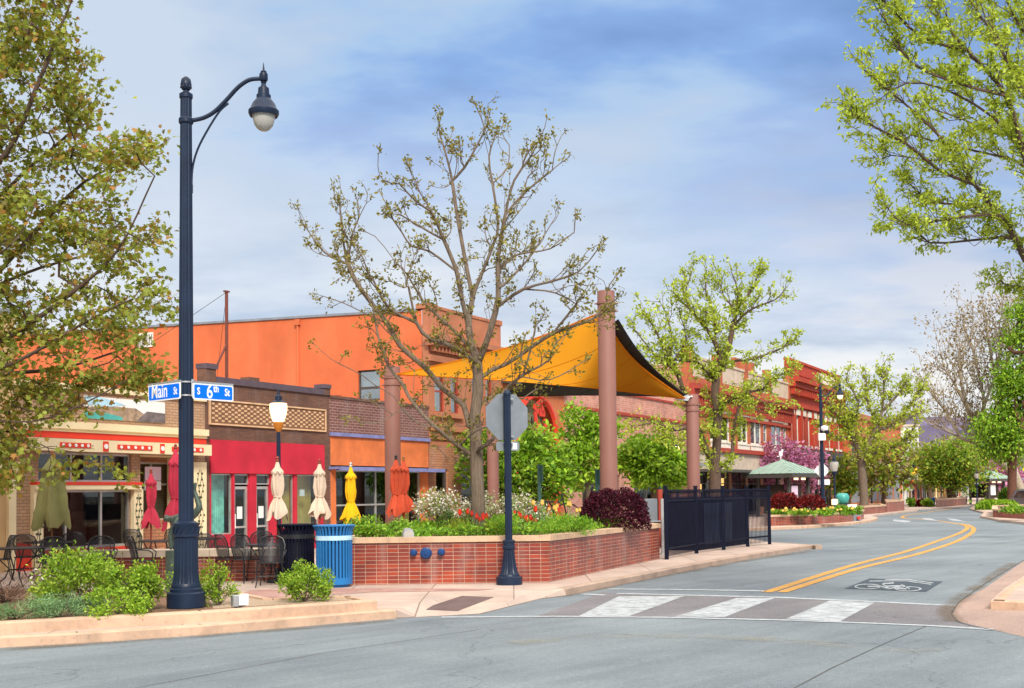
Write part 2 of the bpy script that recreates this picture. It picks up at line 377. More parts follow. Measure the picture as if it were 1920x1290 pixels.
def kerbmat(name, c):
    m, nt, b = newmat(name)
    tc = nt.nodes.new('ShaderNodeTexCoord').outputs['Object']; uv = nt.nodes.new('ShaderNodeTexCoord').outputs['UV']
    n = noise(nt, tc, 1.6, 6, 0.65); col = ramp(nt, n, [(0.3, tuple(x*0.68 for x in c)), (0.55, c), (0.75, tuple(x*1.12 for x in c))])
    k = ramp(nt, noise(nt, tc, 14, 4, 0.7), [(0.56, 0.0), (0.72, 1.0)]); col = mixc(nt, math_(nt, 'MULTIPLY', k, 0.45), col, tuple(x*0.42 for x in c))
    mpk = nt.nodes.new('ShaderNodeMapping'); mpk.inputs['Scale'].default_value = (5.5, 0.8, 1); nt.links.new(uv, mpk.inputs[0])
    st = ramp(nt, noise(nt, mpk.outputs[0], 1.3, 4, 0.6), [(0.52, 0.0), (0.75, 1.0)]); col = mixc(nt, math_(nt, 'MULTIPLY', st, 0.32), col, (0.3, 0.25, 0.21))
    nt.links.new(col, b.inputs['Base Color']); b.inputs['Roughness'].default_value = 0.85; bump(nt, b, noise(nt, tc, 45, 4), 0.3, 0.006); return m
kerbmat('kerb', (0.60, 0.40, 0.275)); kerbmat('kerb_side', (0.42, 0.30, 0.23)); kerbmat('coping', (0.62, 0.42, 0.27))
def paint(name, c, wear=0.5):
    m = bpy.data.materials.new(name); m.use_nodes = True; MATS[name] = m; nt = m.node_tree; nt.nodes.clear()
    b = nt.nodes.new('ShaderNodeBsdfPrincipled'); t = nt.nodes.new('ShaderNodeBsdfTransparent'); mx = nt.nodes.new('ShaderNodeMixShader')
    tc = nt.nodes.new('ShaderNodeTexCoord').outputs['Object']
    mp = nt.nodes.new('ShaderNodeMapping'); mp.inputs['Rotation'].default_value = (0, 0, -FA); mp.inputs['Scale'].default_value = (0.8, 2.4, 1); nt.links.new(tc, mp.inputs[0])
    nt.links.new(ramp(nt, noise(nt, mp.outputs[0], 5, 6, 0.75), [(0.46, 0.07), (0.70, wear)]), mx.inputs[0])
    nt.links.new(ramp(nt, noise(nt, tc, 2, 4), [(0.3, tuple(x*0.8 for x in c)), (0.7, c)]), b.inputs['Base Color']); b.inputs['Roughness'].default_value = 0.75
    nt.links.new(b.outputs[0], mx.inputs[1]); nt.links.new(t.outputs[0], mx.inputs[2])
    o = nt.nodes.new('ShaderNodeOutputMaterial'); nt.links.new(mx.outputs[0], o.inputs[0])
paint('white_paint', (0.52, 0.56, 0.59), 0.9); paint('yellow_paint', (0.72, 0.37, 0.07), 0.6); paint('panel_paint', (0.055, 0.08, 0.10), 0.3)
pm('mulch', (0.20, 0.115, 0.07), 0.95, var=0.5, sc=14, bs=0.8, fine=60)
pm('gravel', (0.42, 0.31, 0.22), 0.95, var=0.45, sc=30, bs=0.9, fine=70)
pm('joint', (0.085, 0.085, 0.085), 0.9)
pm('patch_asphalt', (0.13, 0.14, 0.15), 0.9, var=0.25, sc=4, bs=0.5, fine=50)
pm('tactile', (0.13, 0.085, 0.08), 0.8, bs=0.6, fine=40)
pm('rock', (0.15, 0.125, 0.20), 0.95, var=0.3, sc=0.004, bs=0)  # mesa rock: distance haze is put into this mauve base colour

b = B(); b.prism([(-4000,-600),(4000,-600),(4000,7000),(-4000,7000)], -0.5, -0.03); struct('ground', b, 'soil_far')
rb = B(); rb.prism([tuple(p) for p in (FW(-400,-60), FW(500,-60), FW(500,6), FW(-400,6))], -0.3, 0.0); struct('road', rb, 'road')
def sheet(name, pts, z, mat):
    b = B(); b.add([tuple(G(x, y, z)) for x, y in pts], [tuple(range(len(pts)))]); return struct(name, b, mat)
def ribbon(b, pts, wd, z):
    P = [G(x, y, z) for x, y in pts]; a = offs(P, wd/2); c = offs(P, -wd/2)
    n = len(P); b.add([(x,y,z) for x,y in a]+[(x,y,z) for x,y in c], [(i, n+i, n+i+1, i+1) for i in range(n-1)]); return b
def smoothpx(pts, k=6):                                                   # Catmull-Rom through the pixels
    out = []; P = [np.array(p, float) for p in pts]; P = [2*P[0]-P[1]]+P+[2*P[-1]-P[-2]]
    for i in range(1, len(P)-2):
        for j in range(k):
            t = j/k; a, b_, c, d = P[i-1:i+3]
            out.append(tuple(0.5*((2*b_)+(c-a)*t+(2*a-5*b_+4*c-d)*t*t+(3*b_-a-3*c+d)*t**3)))
    out.append(tuple(P[-2])); return out
# crosswalk
sheet('crosswalk', [(1000,1157),(1130,1111),(1320,1116),(1450,1120),(1790,1136),(1785,1150),(1800,1166),(1855,1179),(1740,1171),(1500,1161),(1270,1156)], 0.004, 'crosswalk')
sheet('gutter_apron', [(1800,1128),(1785,1150),(1800,1166),(1860,1180),(1935,1198),(2100,1235),(2300,1130),(2050,1025),(1925,1048),(1850,1100)], 0.003, 'apron')
for q in ([(1160,1118),(1283,1117.5),(1180,1155),(1085,1155)], [(1382,1121),(1453,1121),(1358,1157),(1266,1156)], [(1556,1126),(1640,1130),(1575,1165),(1474,1160)]):
    sheet('crosswalk_stripe', q, 0.009, 'white_paint')
b = B(); ribbon(b, [(828,1157),(1040,1155.5),(1270,1157.5),(1500,1163),(1740,1172.5),(1862,1180)], 0.17, 0.009)
ribbon(b, [(1157,1112.5),(1320,1116.5),(1450,1119.5),(1620,1127),(1792,1135.5)], 0.2, 0.009); ribbon(b, [(1140,1104),(1300,1105.5),(1437,1108)], 0.22, 0.009)
ribbon(b, [(1090,1113.5),(1135,1115.5)], 0.2, 0.009)
struct('crosswalk_lines', b, 'white_paint')
b = B()
ribbon(b, smoothpx([(1437,1110),(1460,1103),(1594,1061),(1695,1035),(1762,1013),(1798,1000),(1812,992),(1813,987.5),(1806,984),(1791,981.5),(1762,977),(1726,973.5),(1702,972),(1692,970.2),(1696,967),(1719,963),(1755,958),(1800,951.5)]), 0.21, 0.009)
ribbon(b, smoothpx([(1466,1110),(1603,1067.5),(1712,1041),(1783,1019),(1815,1004),(1825,995),(1824,989),(1815,984.5),(1800,981.8)]), 0.21, 0.009)
struct('road_centre_lines', b, 'yellow_paint')
for q in ([(1676,974),(1710,977),(1700,979.5),(1674,977)], [(1728,971.5),(1745,972),(1762,977.5),(1735,975)], [(1775,972),(1790,973),(1812,978),(1785,976)]):
    sheet('crosswalk_stripe', q, 0.009, 'white_paint')
sheet('bike_lane_panel', [(1583,1103.5),(1631,1084),(1768,1090),(1736,1109.5)], 0.006, 'panel_paint')
b = B()
def pxline(b, pts, wpx, z=0.011):
    for p, q in zip(pts[:-1], pts[1:]):
        d = math.hypot(q[0]-p[0], q[1]-p[1]); nx, ny = -(q[1]-p[1])/d*wpx/2, (q[0]-p[0])/d*wpx/2
        b.add([tuple(G(p[0]+nx,p[1]+ny,z)), tuple(G(q[0]+nx,q[1]+ny,z)), tuple(G(q[0]-nx,q[1]-ny,z)), tuple(G(p[0]-nx,p[1]-ny,z))], [(0,1,2,3)])
def pxell(cx, cy, rx, ry):
    o = [(cx+rx*math.cos(t), cy+ry*math.sin(t)) for t in np.linspace(0, 2*PI, 25)]; i = [(cx+(rx-3.6)*math.cos(t), cy+(ry-1.3)*math.sin(t)) for t in np.linspace(0, 2*PI, 25)]
    for k in range(24): b.add([tuple(G(*q, 0.011)) for q in (o[k], o[k+1], i[k+1], i[k])], [(0,1,2,3)])
pxell(1627,1099.5,25,5); pxell(1703,1104,25,4.6)
for l in ([(1627,1099.5),(1652,1099)], [(1650,1098.5),(1664,1103)], [(1654,1094.5),(1668,1104)], [(1662,1099),(1692,1098)], [(1656,1094),(1676,1093)], [(1668,1103.5),(1692,1097.5)], [(1690,1096),(1706,1104)], [(1676,1103),(1700,1104)]): pxline(b, l, 2.2)
pxline(b, [(1630,1089.5),(1698,1089),(1746,1095.5)], 1.4); pxline(b, [(1660,1086.8),(1700,1086.5),(1750,1093)], 1.4)
struct('bike_lane_marking', b, 'white_paint')
b = B()
ribbon(b, [(1470,1300),(1560,1252),(1650,1210),(1745,1170)], 0.018, 0.004); ribbon(b, smoothpx([(1785,1150),(1800,1128),(1850,1092),(1925,1047),(1990,1008)]), 0.025, 0.007)
ribbon(b, smoothpx([(1786,1142),(1785,1152),(1802,1167),(1862,1181)]), 0.02, 0.012)
ribbon(b, [(200,1300),(600,1225),(900,1180)], 0.012, 0.004)
struct('road_joint', b, 'joint')
def dustmat(name, c, lo, hi, thr):
    m = bpy.data.materials.new(name); m.use_nodes = True; MATS[name] = m; nt = m.node_tree; nt.nodes.clear()
    b = nt.nodes.new('ShaderNodeBsdfDiffuse'); t = nt.nodes.new('ShaderNodeBsdfTransparent'); mx = nt.nodes.new('ShaderNodeMixShader'); b.inputs[0].default_value = c+(1,)
    T = nt.nodes.new('ShaderNodeTexCoord'); tc = T.outputs['Object']; ed = nt.nodes.new('ShaderNodeSeparateXYZ'); nt.links.new(T.outputs['UV'], ed.inputs[0])
    f = ramp(nt, noise(nt, tc, 1.1, 6, 0.7), [(thr, 0.0), (thr+.22, hi)]); g = ramp(nt, noise(nt, tc, 38, 3, 0.6), [(0.42, lo), (0.62, 1.0)])
    e = ramp(nt, math_(nt, 'ABSOLUTE', math_(nt, 'ADD', ed.outputs[1], -0.5)), [(0.15, 1.0), (0.5, 0.0)])
    nt.links.new(math_(nt, 'MULTIPLY', math_(nt, 'MULTIPLY', f, g), e), mx.inputs[0]); nt.links.new(t.outputs[0], mx.inputs[1]); nt.links.new(b.outputs[0], mx.inputs[2])
    o = nt.nodes.new('ShaderNodeOutputMaterial'); nt.links.new(mx.outputs[0], o.inputs[0])
dustmat('pollen', (0.36, 0.34, 0.24), 0.05, 0.55, 0.40); dustmat('gutter_dirt', (0.20, 0.155, 0.11), 0.25, 0.8, 0.34)
def dust(name, pts, wd, mat, z=0.0125, sh=0.0):
    P = [G(x, y, z) for x, y in smoothpx(pts, 5)]; a = offs(P, wd/2+sh); c = offs(P, -wd/2+sh); n = len(P); b = B()
    b.add([(x,y,z) for x,y in a]+[(x,y,z) for x,y in c], [(i, n+i, n+i+1, i+1) for i in range(n-1)])
    o = struct(name, b, mat); uv = o.data.uv_layers[0]
    for l in o.data.loops: uv.data[l.index].uv = (0.0, 0.0 if l.vertex_index < n else 1.0)
dust('pollen_dust', [(960,1205),(1150,1192),(1400,1196),(1620,1212),(1760,1222)], 0.7, 'pollen')
dust('gutter_dirt', [(-100,1222),(145,1208),(380,1192),(600,1174),(740,1163)], 0.45, 'gutter_dirt'); dust('gutter_dirt', [(1040,1119),(1150,1097),(1300,1069),(1400,1051),(1524,1032)], 0.55, 'gutter_dirt')
dust('gutter_dirt', [(1790,1165),(1775,1145),(1810,1115),(1900,1055)], 0.4, 'gutter_dirt')
# ------------------------------------------------------------------ raised pavements with kerbs
SW = 0.14
K1 = [(-700,1234),(-300,1211),(0,1194),(145,1187),(380,1172),(560,1157),(700,1146),(742,1143)]
KR = [(850,1112),(1000,1109)]
K2 = [(1060,1103),(1100,1095.5),(1200,1077),(1300,1057.5),(1400,1040),(1470,1029),(1524,1021)]
K3 = [(1447,1016.5),(1345,1001),(1300,995.5)]
K4 = [(1445,988.5),(1526,985),(1600,979),(1636,974),(1646,970),(1632,967),(1660,963),(1700,958.5),(1722,956),(1716,953),(1795,951),(1815,947.5),(1834,944)]
def g2(l, z=SW): return [tuple(G(x, y, z))[:2] for x, y in l]
poly = g2(K1)+g2(KR)+g2(K2)+g2(K3)+g2(K4)+[tuple(FW(330,-12))[:2], tuple(FW(330,3))[:2], tuple(FW(-40,3))[:2]]
b = B(); b.prism(poly, -0.1, SW); struct('pavement', b, 'paving')
def kerb(name, line, wd=0.2, z=SW+0.004, mat='kerb', z0=-0.05, gap=2.4):    # cast kerb stones end to end, with open joints
    P = g2(line, z); b = B()
    q = [Vector(p) for p in P]; n = 0
    for p, r in zip(q[:-1], q[1:]):
        l = (r-p).length; k = max(1, round(l/gap)); t = (r-p)/l; nn = Vector((-t.y, t.x))*wd
        for i in range(k):
            a = p+t*(l*i/k+(0.014 if i else 0)); c = p+t*(l*(i+1)/k-(0.014 if i < k-1 else 0))
            e = 0.012; z0c = z-0.02; oo = nn*(0.03/wd)
            A = [a-nn*e/wd, c-nn*e/wd, c+nn, a+nn]
            vs = [(A[0].x,A[0].y,z0),(A[1].x,A[1].y,z0),(A[2].x,A[2].y,z0),(A[3].x,A[3].y,z0)]
            vs += [(A[0].x,A[0].y,z0c),(A[1].x,A[1].y,z0c),((a+oo).x,(a+oo).y,z),((c+oo).x,(c+oo).y,z),(A[2].x,A[2].y,z),(A[3].x,A[3].y,z)]
            b.add(vs, [(0,1,5,4),(4,5,7,6),(6,7,8,9),(1,2,8,7,5),(0,4,6,9,3),(2,3,9,8)])
    return struct(name, b, mat)
kerb('kerb_stones', K1); kerb('kerb_stones', K2+[(1530,1022)], mat='kerb_side')
kerb('kerb_stones', [(1524,1021),(1447,1016.5)], mat='kerb_side'); kerb('kerb_stones', K3[-1:]+K4[:5])
b = B(); b.prism(g2([(1858,1126),(1885,1102),(1920,1080),(2000,1040),(2400,1040),(2400,1160),(2000,1130)]), -0.1, SW); struct('pavement_corner', b, 'paving')
kerb('kerb_stones', [(2400,1160),(2000,1130),(1858,1126),(1885,1102),(1920,1080),(2000,1040)][::-1], 0.2, SW+0.004, 'kerb')
isl = [(1838,967),(1856,970),(1875,974),(1925,979),(2200,990),(2200,938),(1925,940),(1830,943.5),(1818,953),(1845,960)]
b = B(); b.prism(g2(isl), -0.1, SW-0.02); struct('traffic_island', b, 'paving')
kerb('kerb_stones', isl[:5], 0.2, SW-0.015, 'kerb_side'); kerb('kerb_stones', [(1830,943.5),(1818,953),(1845,960)], 0.2, SW-0.015, 'kerb_side')
# the ramp down to the crossing with its tactile plate
T0, T1, T2, T3 = G(742,1143,SW), G(850,1112,SW), G(1000,1109,SW), G(1060,1103,SW)
B0 = G(778,1157,0.004)
nrm = (T2-T1).cross(B0-T1)
def onramp(px, py, up=0.0):
    d = ray(px, py); t = ((T1-CAM).dot(nrm))/d.dot(nrm); p = CAM+d*t; return p+Vector((0,0,up))
MM, B1 = onramp(900,1150), G(1012,1123,0.004)
b = B(); b.add([T0, T1, T2, T3, B1, MM, B0, Vector((T3.x+.01, T3.y-.06, 0.0))], [(0,1,6),(1,5,6),(1,2,5),(2,4,5),(2,3,4),(3,7,4)])
b.add([T0, B0, Vector((T0.x, T0.y, -0.05)), Vector((B0.x, B0.y, -0.05))], [(0,1,3,2)])
b.add([Vector((p.x, p.y, -0.05)) for p in (B0, MM, B1)]+[B0, MM, B1], [(0,1,4,3),(1,2,5,4)]); struct('kerb_ramp', b, 'paving', smooth=0)
b = B(); b.add([onramp(x,y,0.005) for x,y in ((788,1143),(866,1117.5),(926,1120),(858,1146))], [(0,1,2,3)]); struct('tactile_plate', b, 'tactile')
# bands of red pavers in the pavement
sheet('paver_band', [(430,1122),(470,1106),(640,1103),(930,1104),(900,1107),(700,1110),(560,1120)], SW+0.004, 'paver_red')
# ------------------------------------------------------------------ roadside bed: upper kerb, mulch, gravel
U1 = [(-700,1207),(-300,1184),(0,1167),(145,1159),(380,1147),(600,1132.5),(706,1125)]
kerb('kerb_stones', U1, 0.24, 0.30, 'kerb', 0.1)
kerb('kerb_stones', [(706,1125),(660,1117),(600,1117),(510,1121),(430,1106)], 0.16, 0.295, 'kerb', 0.1)
b = B(); b.prism(g2(U1, 0.30)+g2([(660,1117),(600,1117),(510,1121),(430,1106),(250,1104),(0,1100),(-700,1120)], 0.295), 0.1, 0.26); struct('planting_bed_soil', b, 'mulch')
b = B(); b.prism(g2([(400,1140),(600,1128),(690,1122),(600,1118),(510,1122),(430,1112),(390,1120)], 0.27), 0.2, 0.268); struct('planting_bed_gravel', b, 'gravel')
# ------------------------------------------------------------------ the mesa far behind the town
rng = np.random.default_rng(3)
b = B(); prev = None; xs = np.linspace(150, 2400, 90); Yh = 3000
prof = []
for i, x in enumerate(xs):
    h = 232+6*math.sin(x*0.004)+5*math.sin(x*0.021+1)+rng.normal()*1.5
    if x < 600: h = 160+72*((x-150)/450)
    g = math.sin(x*0.05)*60+rng.normal()*25
    prof.append([(x, Yh+700+g, h), (x, Yh+640+g, h-14), (x, Yh+520+g*1.3, h-42), (x, Yh+420+g*1.5, h-55), (x, Yh+250+g*2, h*0.42), (x, Yh+g, h*0.25), (x, Yh-500, -1)])
k = 7; b.add([p for col in prof for p in col], [(i*k+j, i*k+j+1, (i+1)*k+j+1, (i+1)*k+j) for i in range(len(prof)-1) for j in range(k-1)])
struct('hills', b, 'rock')
# ================================================================== BUILDINGS along the pavement (s along the street, d into the block, z up)
brick('brick_tan', (0.46, 0.27, 0.15), (0.52, 0.33, 0.19), (0.27, 0.16, 0.10), 0.24, 0.085, 0.011)
brick('brick_brown', (0.135, 0.062, 0.040), (0.19, 0.085, 0.05), (0.10, 0.062, 0.048), 0.30, 0.075, 0.008)
brick('brick_purple', (0.16, 0.056, 0.048), (0.20, 0.075, 0.06), (0.36, 0.25, 0.21), 0.30, 0.10, 0.012)
brick('brick_light', (0.52, 0.24, 0.12), (0.44, 0.17, 0.085), (0.22, 0.12, 0.08), 0.30, 0.10, 0.012)
brick('brick_orange', (0.62, 0.17, 0.05), (0.56, 0.14, 0.045), (0.42, 0.15, 0.07), 0.30, 0.09, 0.007)
brick('brick_pink', (0.60, 0.27, 0.20), (0.50, 0.18, 0.12), (0.55, 0.38, 0.30), 0.34, 0.12, 0.014, var=0.35)
brick('brick_rust', (0.52, 0.115, 0.04), (0.43, 0.09, 0.035), (0.34, 0.13, 0.07), 0.30, 0.09, 0.007)
brick('brick_red', (0.46, 0.085, 0.035), (0.40, 0.07, 0.03), (0.30, 0.10, 0.06), 0.30, 0.09, 0.008)
def stuccomat(name, c):
    m, nt, b = newmat(name); tc = nt.nodes.new('ShaderNodeTexCoord').outputs['Object']
    mp = nt.nodes.new('ShaderNodeMapping'); mp.inputs['Scale'].default_value = (1.0, 1.0, 0.10); nt.links.new(tc, mp.inputs[0])
    col = ramp(nt, noise(nt, tc, 0.33, 6, 0.62), [(0.3, tuple(x*0.80 for x in c)), (0.52, c), (0.72, tuple(x*1.14+.01 for x in c))])
    st = ramp(nt, noise(nt, mp.outputs[0], 1.5, 5, 0.65), [(0.5, 0.0), (0.74, 1.0)]); col = mixc(nt, math_(nt, 'MULTIPLY', st, 0.26), col, (c[0]*.62, c[1]*.55, c[2]*.6))
    fa = ramp(nt, noise(nt, mp.outputs[0], 0.7, 5, 0.6), [(0.52, 0.0), (0.8, 1.0)]); col = mixc(nt, math_(nt, 'MULTIPLY', fa, 0.28), col, (c[0]*1.05, c[1]*1.9, c[2]*2.6))
    rp = ramp(nt, noise(nt, tc, 0.9, 2, 0.4), [(0.60, 0.0), (0.615, 1.0)]); col = mixc(nt, math_(nt, 'MULTIPLY', rp, 0.10), col, (c[0]*.85, c[1]*1.1, c[2]*1.2))
    nt.links.new(col, b.inputs['Base Color']); b.inputs['Roughness'].default_value = 0.9; bump(nt, b, noise(nt, tc, 9, 5, 0.7), 0.4, 0.02); return m
stuccomat('stucco', (0.66, 0.145, 0.048))
pm('terracotta', (0.44, 0.165, 0.085), 0.8, var=0.15, sc=1.0)
pm('cream', (0.80, 0.67, 0.42), 0.7, var=0.1, sc=1.2); pm('tan_wall', (0.60, 0.40, 0.20), 0.85, var=0.12, sc=0.8)
pm('red_paint', (0.68, 0.045, 0.02), 0.5, var=0.1, sc=1.0); pm('crimson', (0.52, 0.018, 0.042), 0.55, var=0.16, sc=1.0, stain=0.15)
pm('orange_boards', (0.72, 0.19, 0.055), 0.65, var=0.2, sc=1.2, stain=0.2); pm('violet_trim', (0.19, 0.21, 0.42), 0.5)
pm('plum_tile', (0.10, 0.072, 0.09), 0.5); pm('checker_light', (0.66, 0.42, 0.24), 0.75); pm('checker_brown', (0.20, 0.10, 0.05), 0.75)
pm('red_trim', (0.36, 0.05, 0.03), 0.7); pm('deep_red', (0.42, 0.045, 0.02), 0.65, var=0.14, sc=0.8); pm('dark_trim', (0.07, 0.065, 0.06), 0.6)
pm('white_trim', (0.74, 0.70, 0.60), 0.6, var=0.08); pm('white_board', (0.80, 0.80, 0.78), 0.6, var=0.04, bs=0)
pm('pink_board', (0.78, 0.60, 0.76), 0.6, var=0.04, bs=0); pm('alu', (0.55, 0.54, 0.52), 0.35, 0.6, bs=0)
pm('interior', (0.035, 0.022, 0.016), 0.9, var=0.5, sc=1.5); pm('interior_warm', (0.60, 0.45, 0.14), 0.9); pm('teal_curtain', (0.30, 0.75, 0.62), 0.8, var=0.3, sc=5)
pm('sage_curtain', (0.42, 0.50, 0.30), 0.8, var=0.5, sc=4); pm('black', (0.012, 0.012, 0.014), 0.5); pm('wood', (0.32, 0.12, 0.03), 0.5, var=0.3, sc=6)
pm('bark_dark', (0.08, 0.06, 0.05), 0.9); pm('rusty', (0.16, 0.045, 0.03), 0.7)
pm('green_awning', (0.06, 0.26, 0.16), 0.7); pm('slate', (0.22, 0.24, 0.27), 0.7); pm('roofing', (0.30, 0.30, 0.31), 0.8); pm('vine_paint', (0.05, 0.07, 0.03), 0.7)
pm('stone', (0.55, 0.45, 0.35), 0.8, var=0.15, sc=2)
glassmat('glass', 0.05); glassmat('glass_sky', 0.30, (0.7, 0.78, 0.8))
em('lit_window', (1.0, 0.55, 0.16), 0.9)
def broot(name, label, px=None, s=None, d=0.0):
    s0 = Fac(px, 900)[0] if s is None else s
    r = thing(name, label, 'building', FW(s0, d), FA); ORG[r.name] = (s0, d, 0); return r
ORG = {}
def P(b, name, mat, r, par=None, **k):
    return b.build(name, mat, par or r, org=ORG[r.name], **k)
def PS(b, name, mat, r, par=None, **k): return [P(q, name, mat, r, par, **k) for q in b.islands()]
def window(r, s0, s1, z0, z1, d, frame='white_trim', fw=0.07, vs=(), hs=(), glass='glass_sky', back=None, depth=0.08, name='window', fd=0.06):
    """frame with bars at the given fractions, a pane, and what shows behind it"""
    b = B()
    for a, c in ((s0, s0+fw), (s1-fw, s1)): b.box(a, c, d, d+depth, z0, z1)
    for a, c in ((z0, z0+fw), (z1-fw, z1)): b.box(s0+fw, s1-fw, d+0.002, d+depth-0.002, a, c)
    for v in vs: x = s0+(s1-s0)*v; b.box(x-fd/2, x+fd/2, d+0.004, d+depth-0.004, z0+fw, z1-fw)
    for h in hs: z = z0+(z1-z0)*h; b.box(s0+fw, s1-fw, d+0.008, d+depth-0.008, z-fd/2, z+fd/2)
    f = P(b, name, frame, r)
    g = B(); g.box(s0+fw*0.5, s1-fw*0.5, d+depth*0.55, d+depth*0.55+0.008, z0+fw*0.5, z1-fw*0.5); P(g, 'pane', glass, r, f)
    if back:
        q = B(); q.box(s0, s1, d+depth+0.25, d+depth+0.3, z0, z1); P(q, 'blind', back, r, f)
    return f
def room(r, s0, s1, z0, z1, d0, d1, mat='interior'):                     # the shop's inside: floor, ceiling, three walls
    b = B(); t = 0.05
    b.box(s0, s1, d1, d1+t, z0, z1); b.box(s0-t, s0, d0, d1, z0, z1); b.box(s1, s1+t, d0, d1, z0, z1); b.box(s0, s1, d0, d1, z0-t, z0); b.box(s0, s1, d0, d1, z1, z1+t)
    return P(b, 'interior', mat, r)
def rz(px, py, d=0.0): return Fac(px, py, d)[1]
def rs(px, py=900, d=0.0): return Fac(px, py, d)[0]
def shell(r, s0, s1, z1, depth, mat, z0=0.0, y0=0.26):                    # side walls, back wall and roof behind a front wall
    b = B(); b.box(s0, s0+0.2, y0, depth, z0, z1); b.box(s1-0.2, s1, y0, depth, z0, z1); b.box(s0+0.2, s1-0.2, depth-0.2, depth, z0, z1); P(b, 'wall', mat, r)
    q = B(); q.box(s0+0.2, s1-0.2, y0, depth-0.2, z1-0.5, z1-0.4); P(q, 'roof', 'roofing', r)
# ---- tan shop at the left edge
r = broot('tan_shop_building', 'tan plastered shop with cream trim and orange awning end at the left edge', s=-9)
sR = rs(25); zt = rz(54, 586, 0)
b = B(); b.wallholes(-9, sR, 0, rz(20, 590), [(sR-4.2, sR-1.0, 0.5, 2.3)], 0, 0.25); P(b, 'wall', 'tan_wall', r); shell(r, -9, sR, rz(20, 590)-0.1, 12, 'tan_wall')
b = B(); b.box(sR-0.22, sR, -0.12, -0.003, 0, rz(26, 886)); b.box(-9, sR+0.05, -0.2, -0.003, rz(26, 886), rz(26, 866)); P(b, 'trim', 'cream', r)
b = B(); b.box(-9, sR-1.4, -1.2, -0.25, rz(5, 892, -0.6), rz(5, 862, -0.6)); P(b, 'awning', 'orange_boards', r)
b = B(); b.box(-9.05, sR+0.02, -0.05, 0.3, rz(20, 590), rz(20, 590)+0.12); P(b, 'coping', 'slate', r)
window(r, sR-4.2, sR-1.0, 0.5, 2.3, 0.08, 'cream', glass='glass'); room(r, sR-4.3, sR-0.9, 0.4, 2.4, 0.25, 2.5)
# ---- cafe with the cream and red cornice
S0, S1 = sR+0.004, rs(384)
r = broot('cream_cafe_building', 'tan brick cafe with cream trim and red dotted cornice beside the left tree', s=S0)
zc0, zc1 = rz(230, 848), rz(230, 722+7)
zt = rz(156, 733); zhead = rz(230, 850)
win = FR(72, 852, 246, 1028); ent = FR(263, 868, 354, 1020)
b = B(); b.wallholes(S0, S1, 0, zt, [(win[0], win[1], rz(160, 1028), zhead-0.02), (ent[0], ent[1], 0.02, zhead-0.02)], 0, 0.25); P(b, 'wall', 'brick_tan', r); shell(r, S0, S1, zt-0.1, 11, 'brick_tan')
b = B(); b.box(S0, S1, -0.08, 0.3, zt, rz(156, 722)); P(b, 'coping', 'cream', r)
z0, z1 = rz(330, 815), rz(330, 803); b = B(); b.box(S0, S1+0.02, -0.16, -0.003, z0, z1); b.box(S0, S1, -0.10, -0.003, z0-0.08, z0); P(b, 'cornice', 'cream', r)
zr = rz(240, 827); b = B(); b.box(S0, S1+0.01, -0.06, -0.003, zr, z0-0.085); P(b, 'band', 'red_paint', r)
h = FR(58, 838, 397, 850, -0.5); zH0, zH1 = rz(230, 849, -0.5), rz(230, 827, -0.5)
b = B(); b.box(h[0], h[1], -0.5, -0.065, zH0, zH1); hd = P(b, 'header', 'cream', r)
b = B(); dots = B()
for x0, x1, nd, q in ((112, 170, 5, 0), (193, 203, 1, 1), (220, 285, 5, 0), (300, 308, 1, 1), (322, 381, 5, 0)):
    a, c = rs(x0, 838, -0.5), rs(x1, 838, -0.5); k0, k1 = (zH0+0.02, zH1-0.03) if q else (zH0+0.09, zH1-0.10)
    b.box(a, c, -0.52, -0.502, k0, k1)
    for i in range(nd):
        x = a+(c-a)*(i+0.5)/nd; m = (k0+k1)/2; R = 0.045 if not q else 0.07
        dots.tube([(x, -0.535, m), (x, -0.521, m)], R, 10)
pn = P(b, 'red_panel', 'red_paint', r, hd); P(dots, 'disc', 'white_board', r, hd)
b = B()
for x0, x1, y in ((57, 75, 912), (245, 262, 912), (355, 381, 862)):
    b.box(rs(x0), rs(x1), -0.14, -0.003, 0.1, rz(x0, y)-0.07)
pil = PS(b, 'pilaster', 'cream', r); kk = 0
for x0, x1, y0 in ((57, 75, 930), (245, 262, 925), (357, 381, 880)):
    sm = (rs(x0)+rs(x1))/2; zt_ = rz(x0, y0); b = B()
    for k in range(3):
        pts = [(sm+(k-1)*0.07+0.05*math.sin(7*z+k*2), -0.146, z) for z in np.arange(0.35, zt_, 0.06)]
        b.tube(pts, 0.006, 4)
        for p in pts[::3]: b.obox((p[0]+random.uniform(-.05,.05), -0.15, p[2]), (0.055, 0.008, 0.045), ry=random.random()*3)
    P(b, 'vine_painting', 'vine_paint', r, pil[kk]); kk += 1
zs0, zs1 = rz(160, 918), rz(160, 904)
b = B(); b.box(win[0]-0.25, win[1]+0.18, -0.22, 0.06, zs0, zs1-0.08); sill = P(b, 'sill', 'cream', r)
b = B(); b.box(win[0]-0.25, win[1]+0.2, -0.24, 0.05, zs1-0.078, zs1); P(b, 'cap', 'red_paint', r, sill)
zb = rz(160, 1028)
window(r, win[0], win[1], zs1, zhead-0.02, 0.07, 'alu', 0.06, ((133-72)/174, (190-72)/174), glass='glass', name='transom_window')
window(r, win[0], win[1], zb, zs0, 0.07, 'alu', 0.07, (0.3, (190-72)/174), glass='glass')
room(r, win[0]-0.1, win[1]+0.1, 0.0, zhead+0.1, 0.26, 3.2)
b = B(); b.box(win[0]-0.1, win[1]+0.1, 1.9, 1.95, 0, 1.6); P(b, 'inner_wall', 'brick_brown', r)
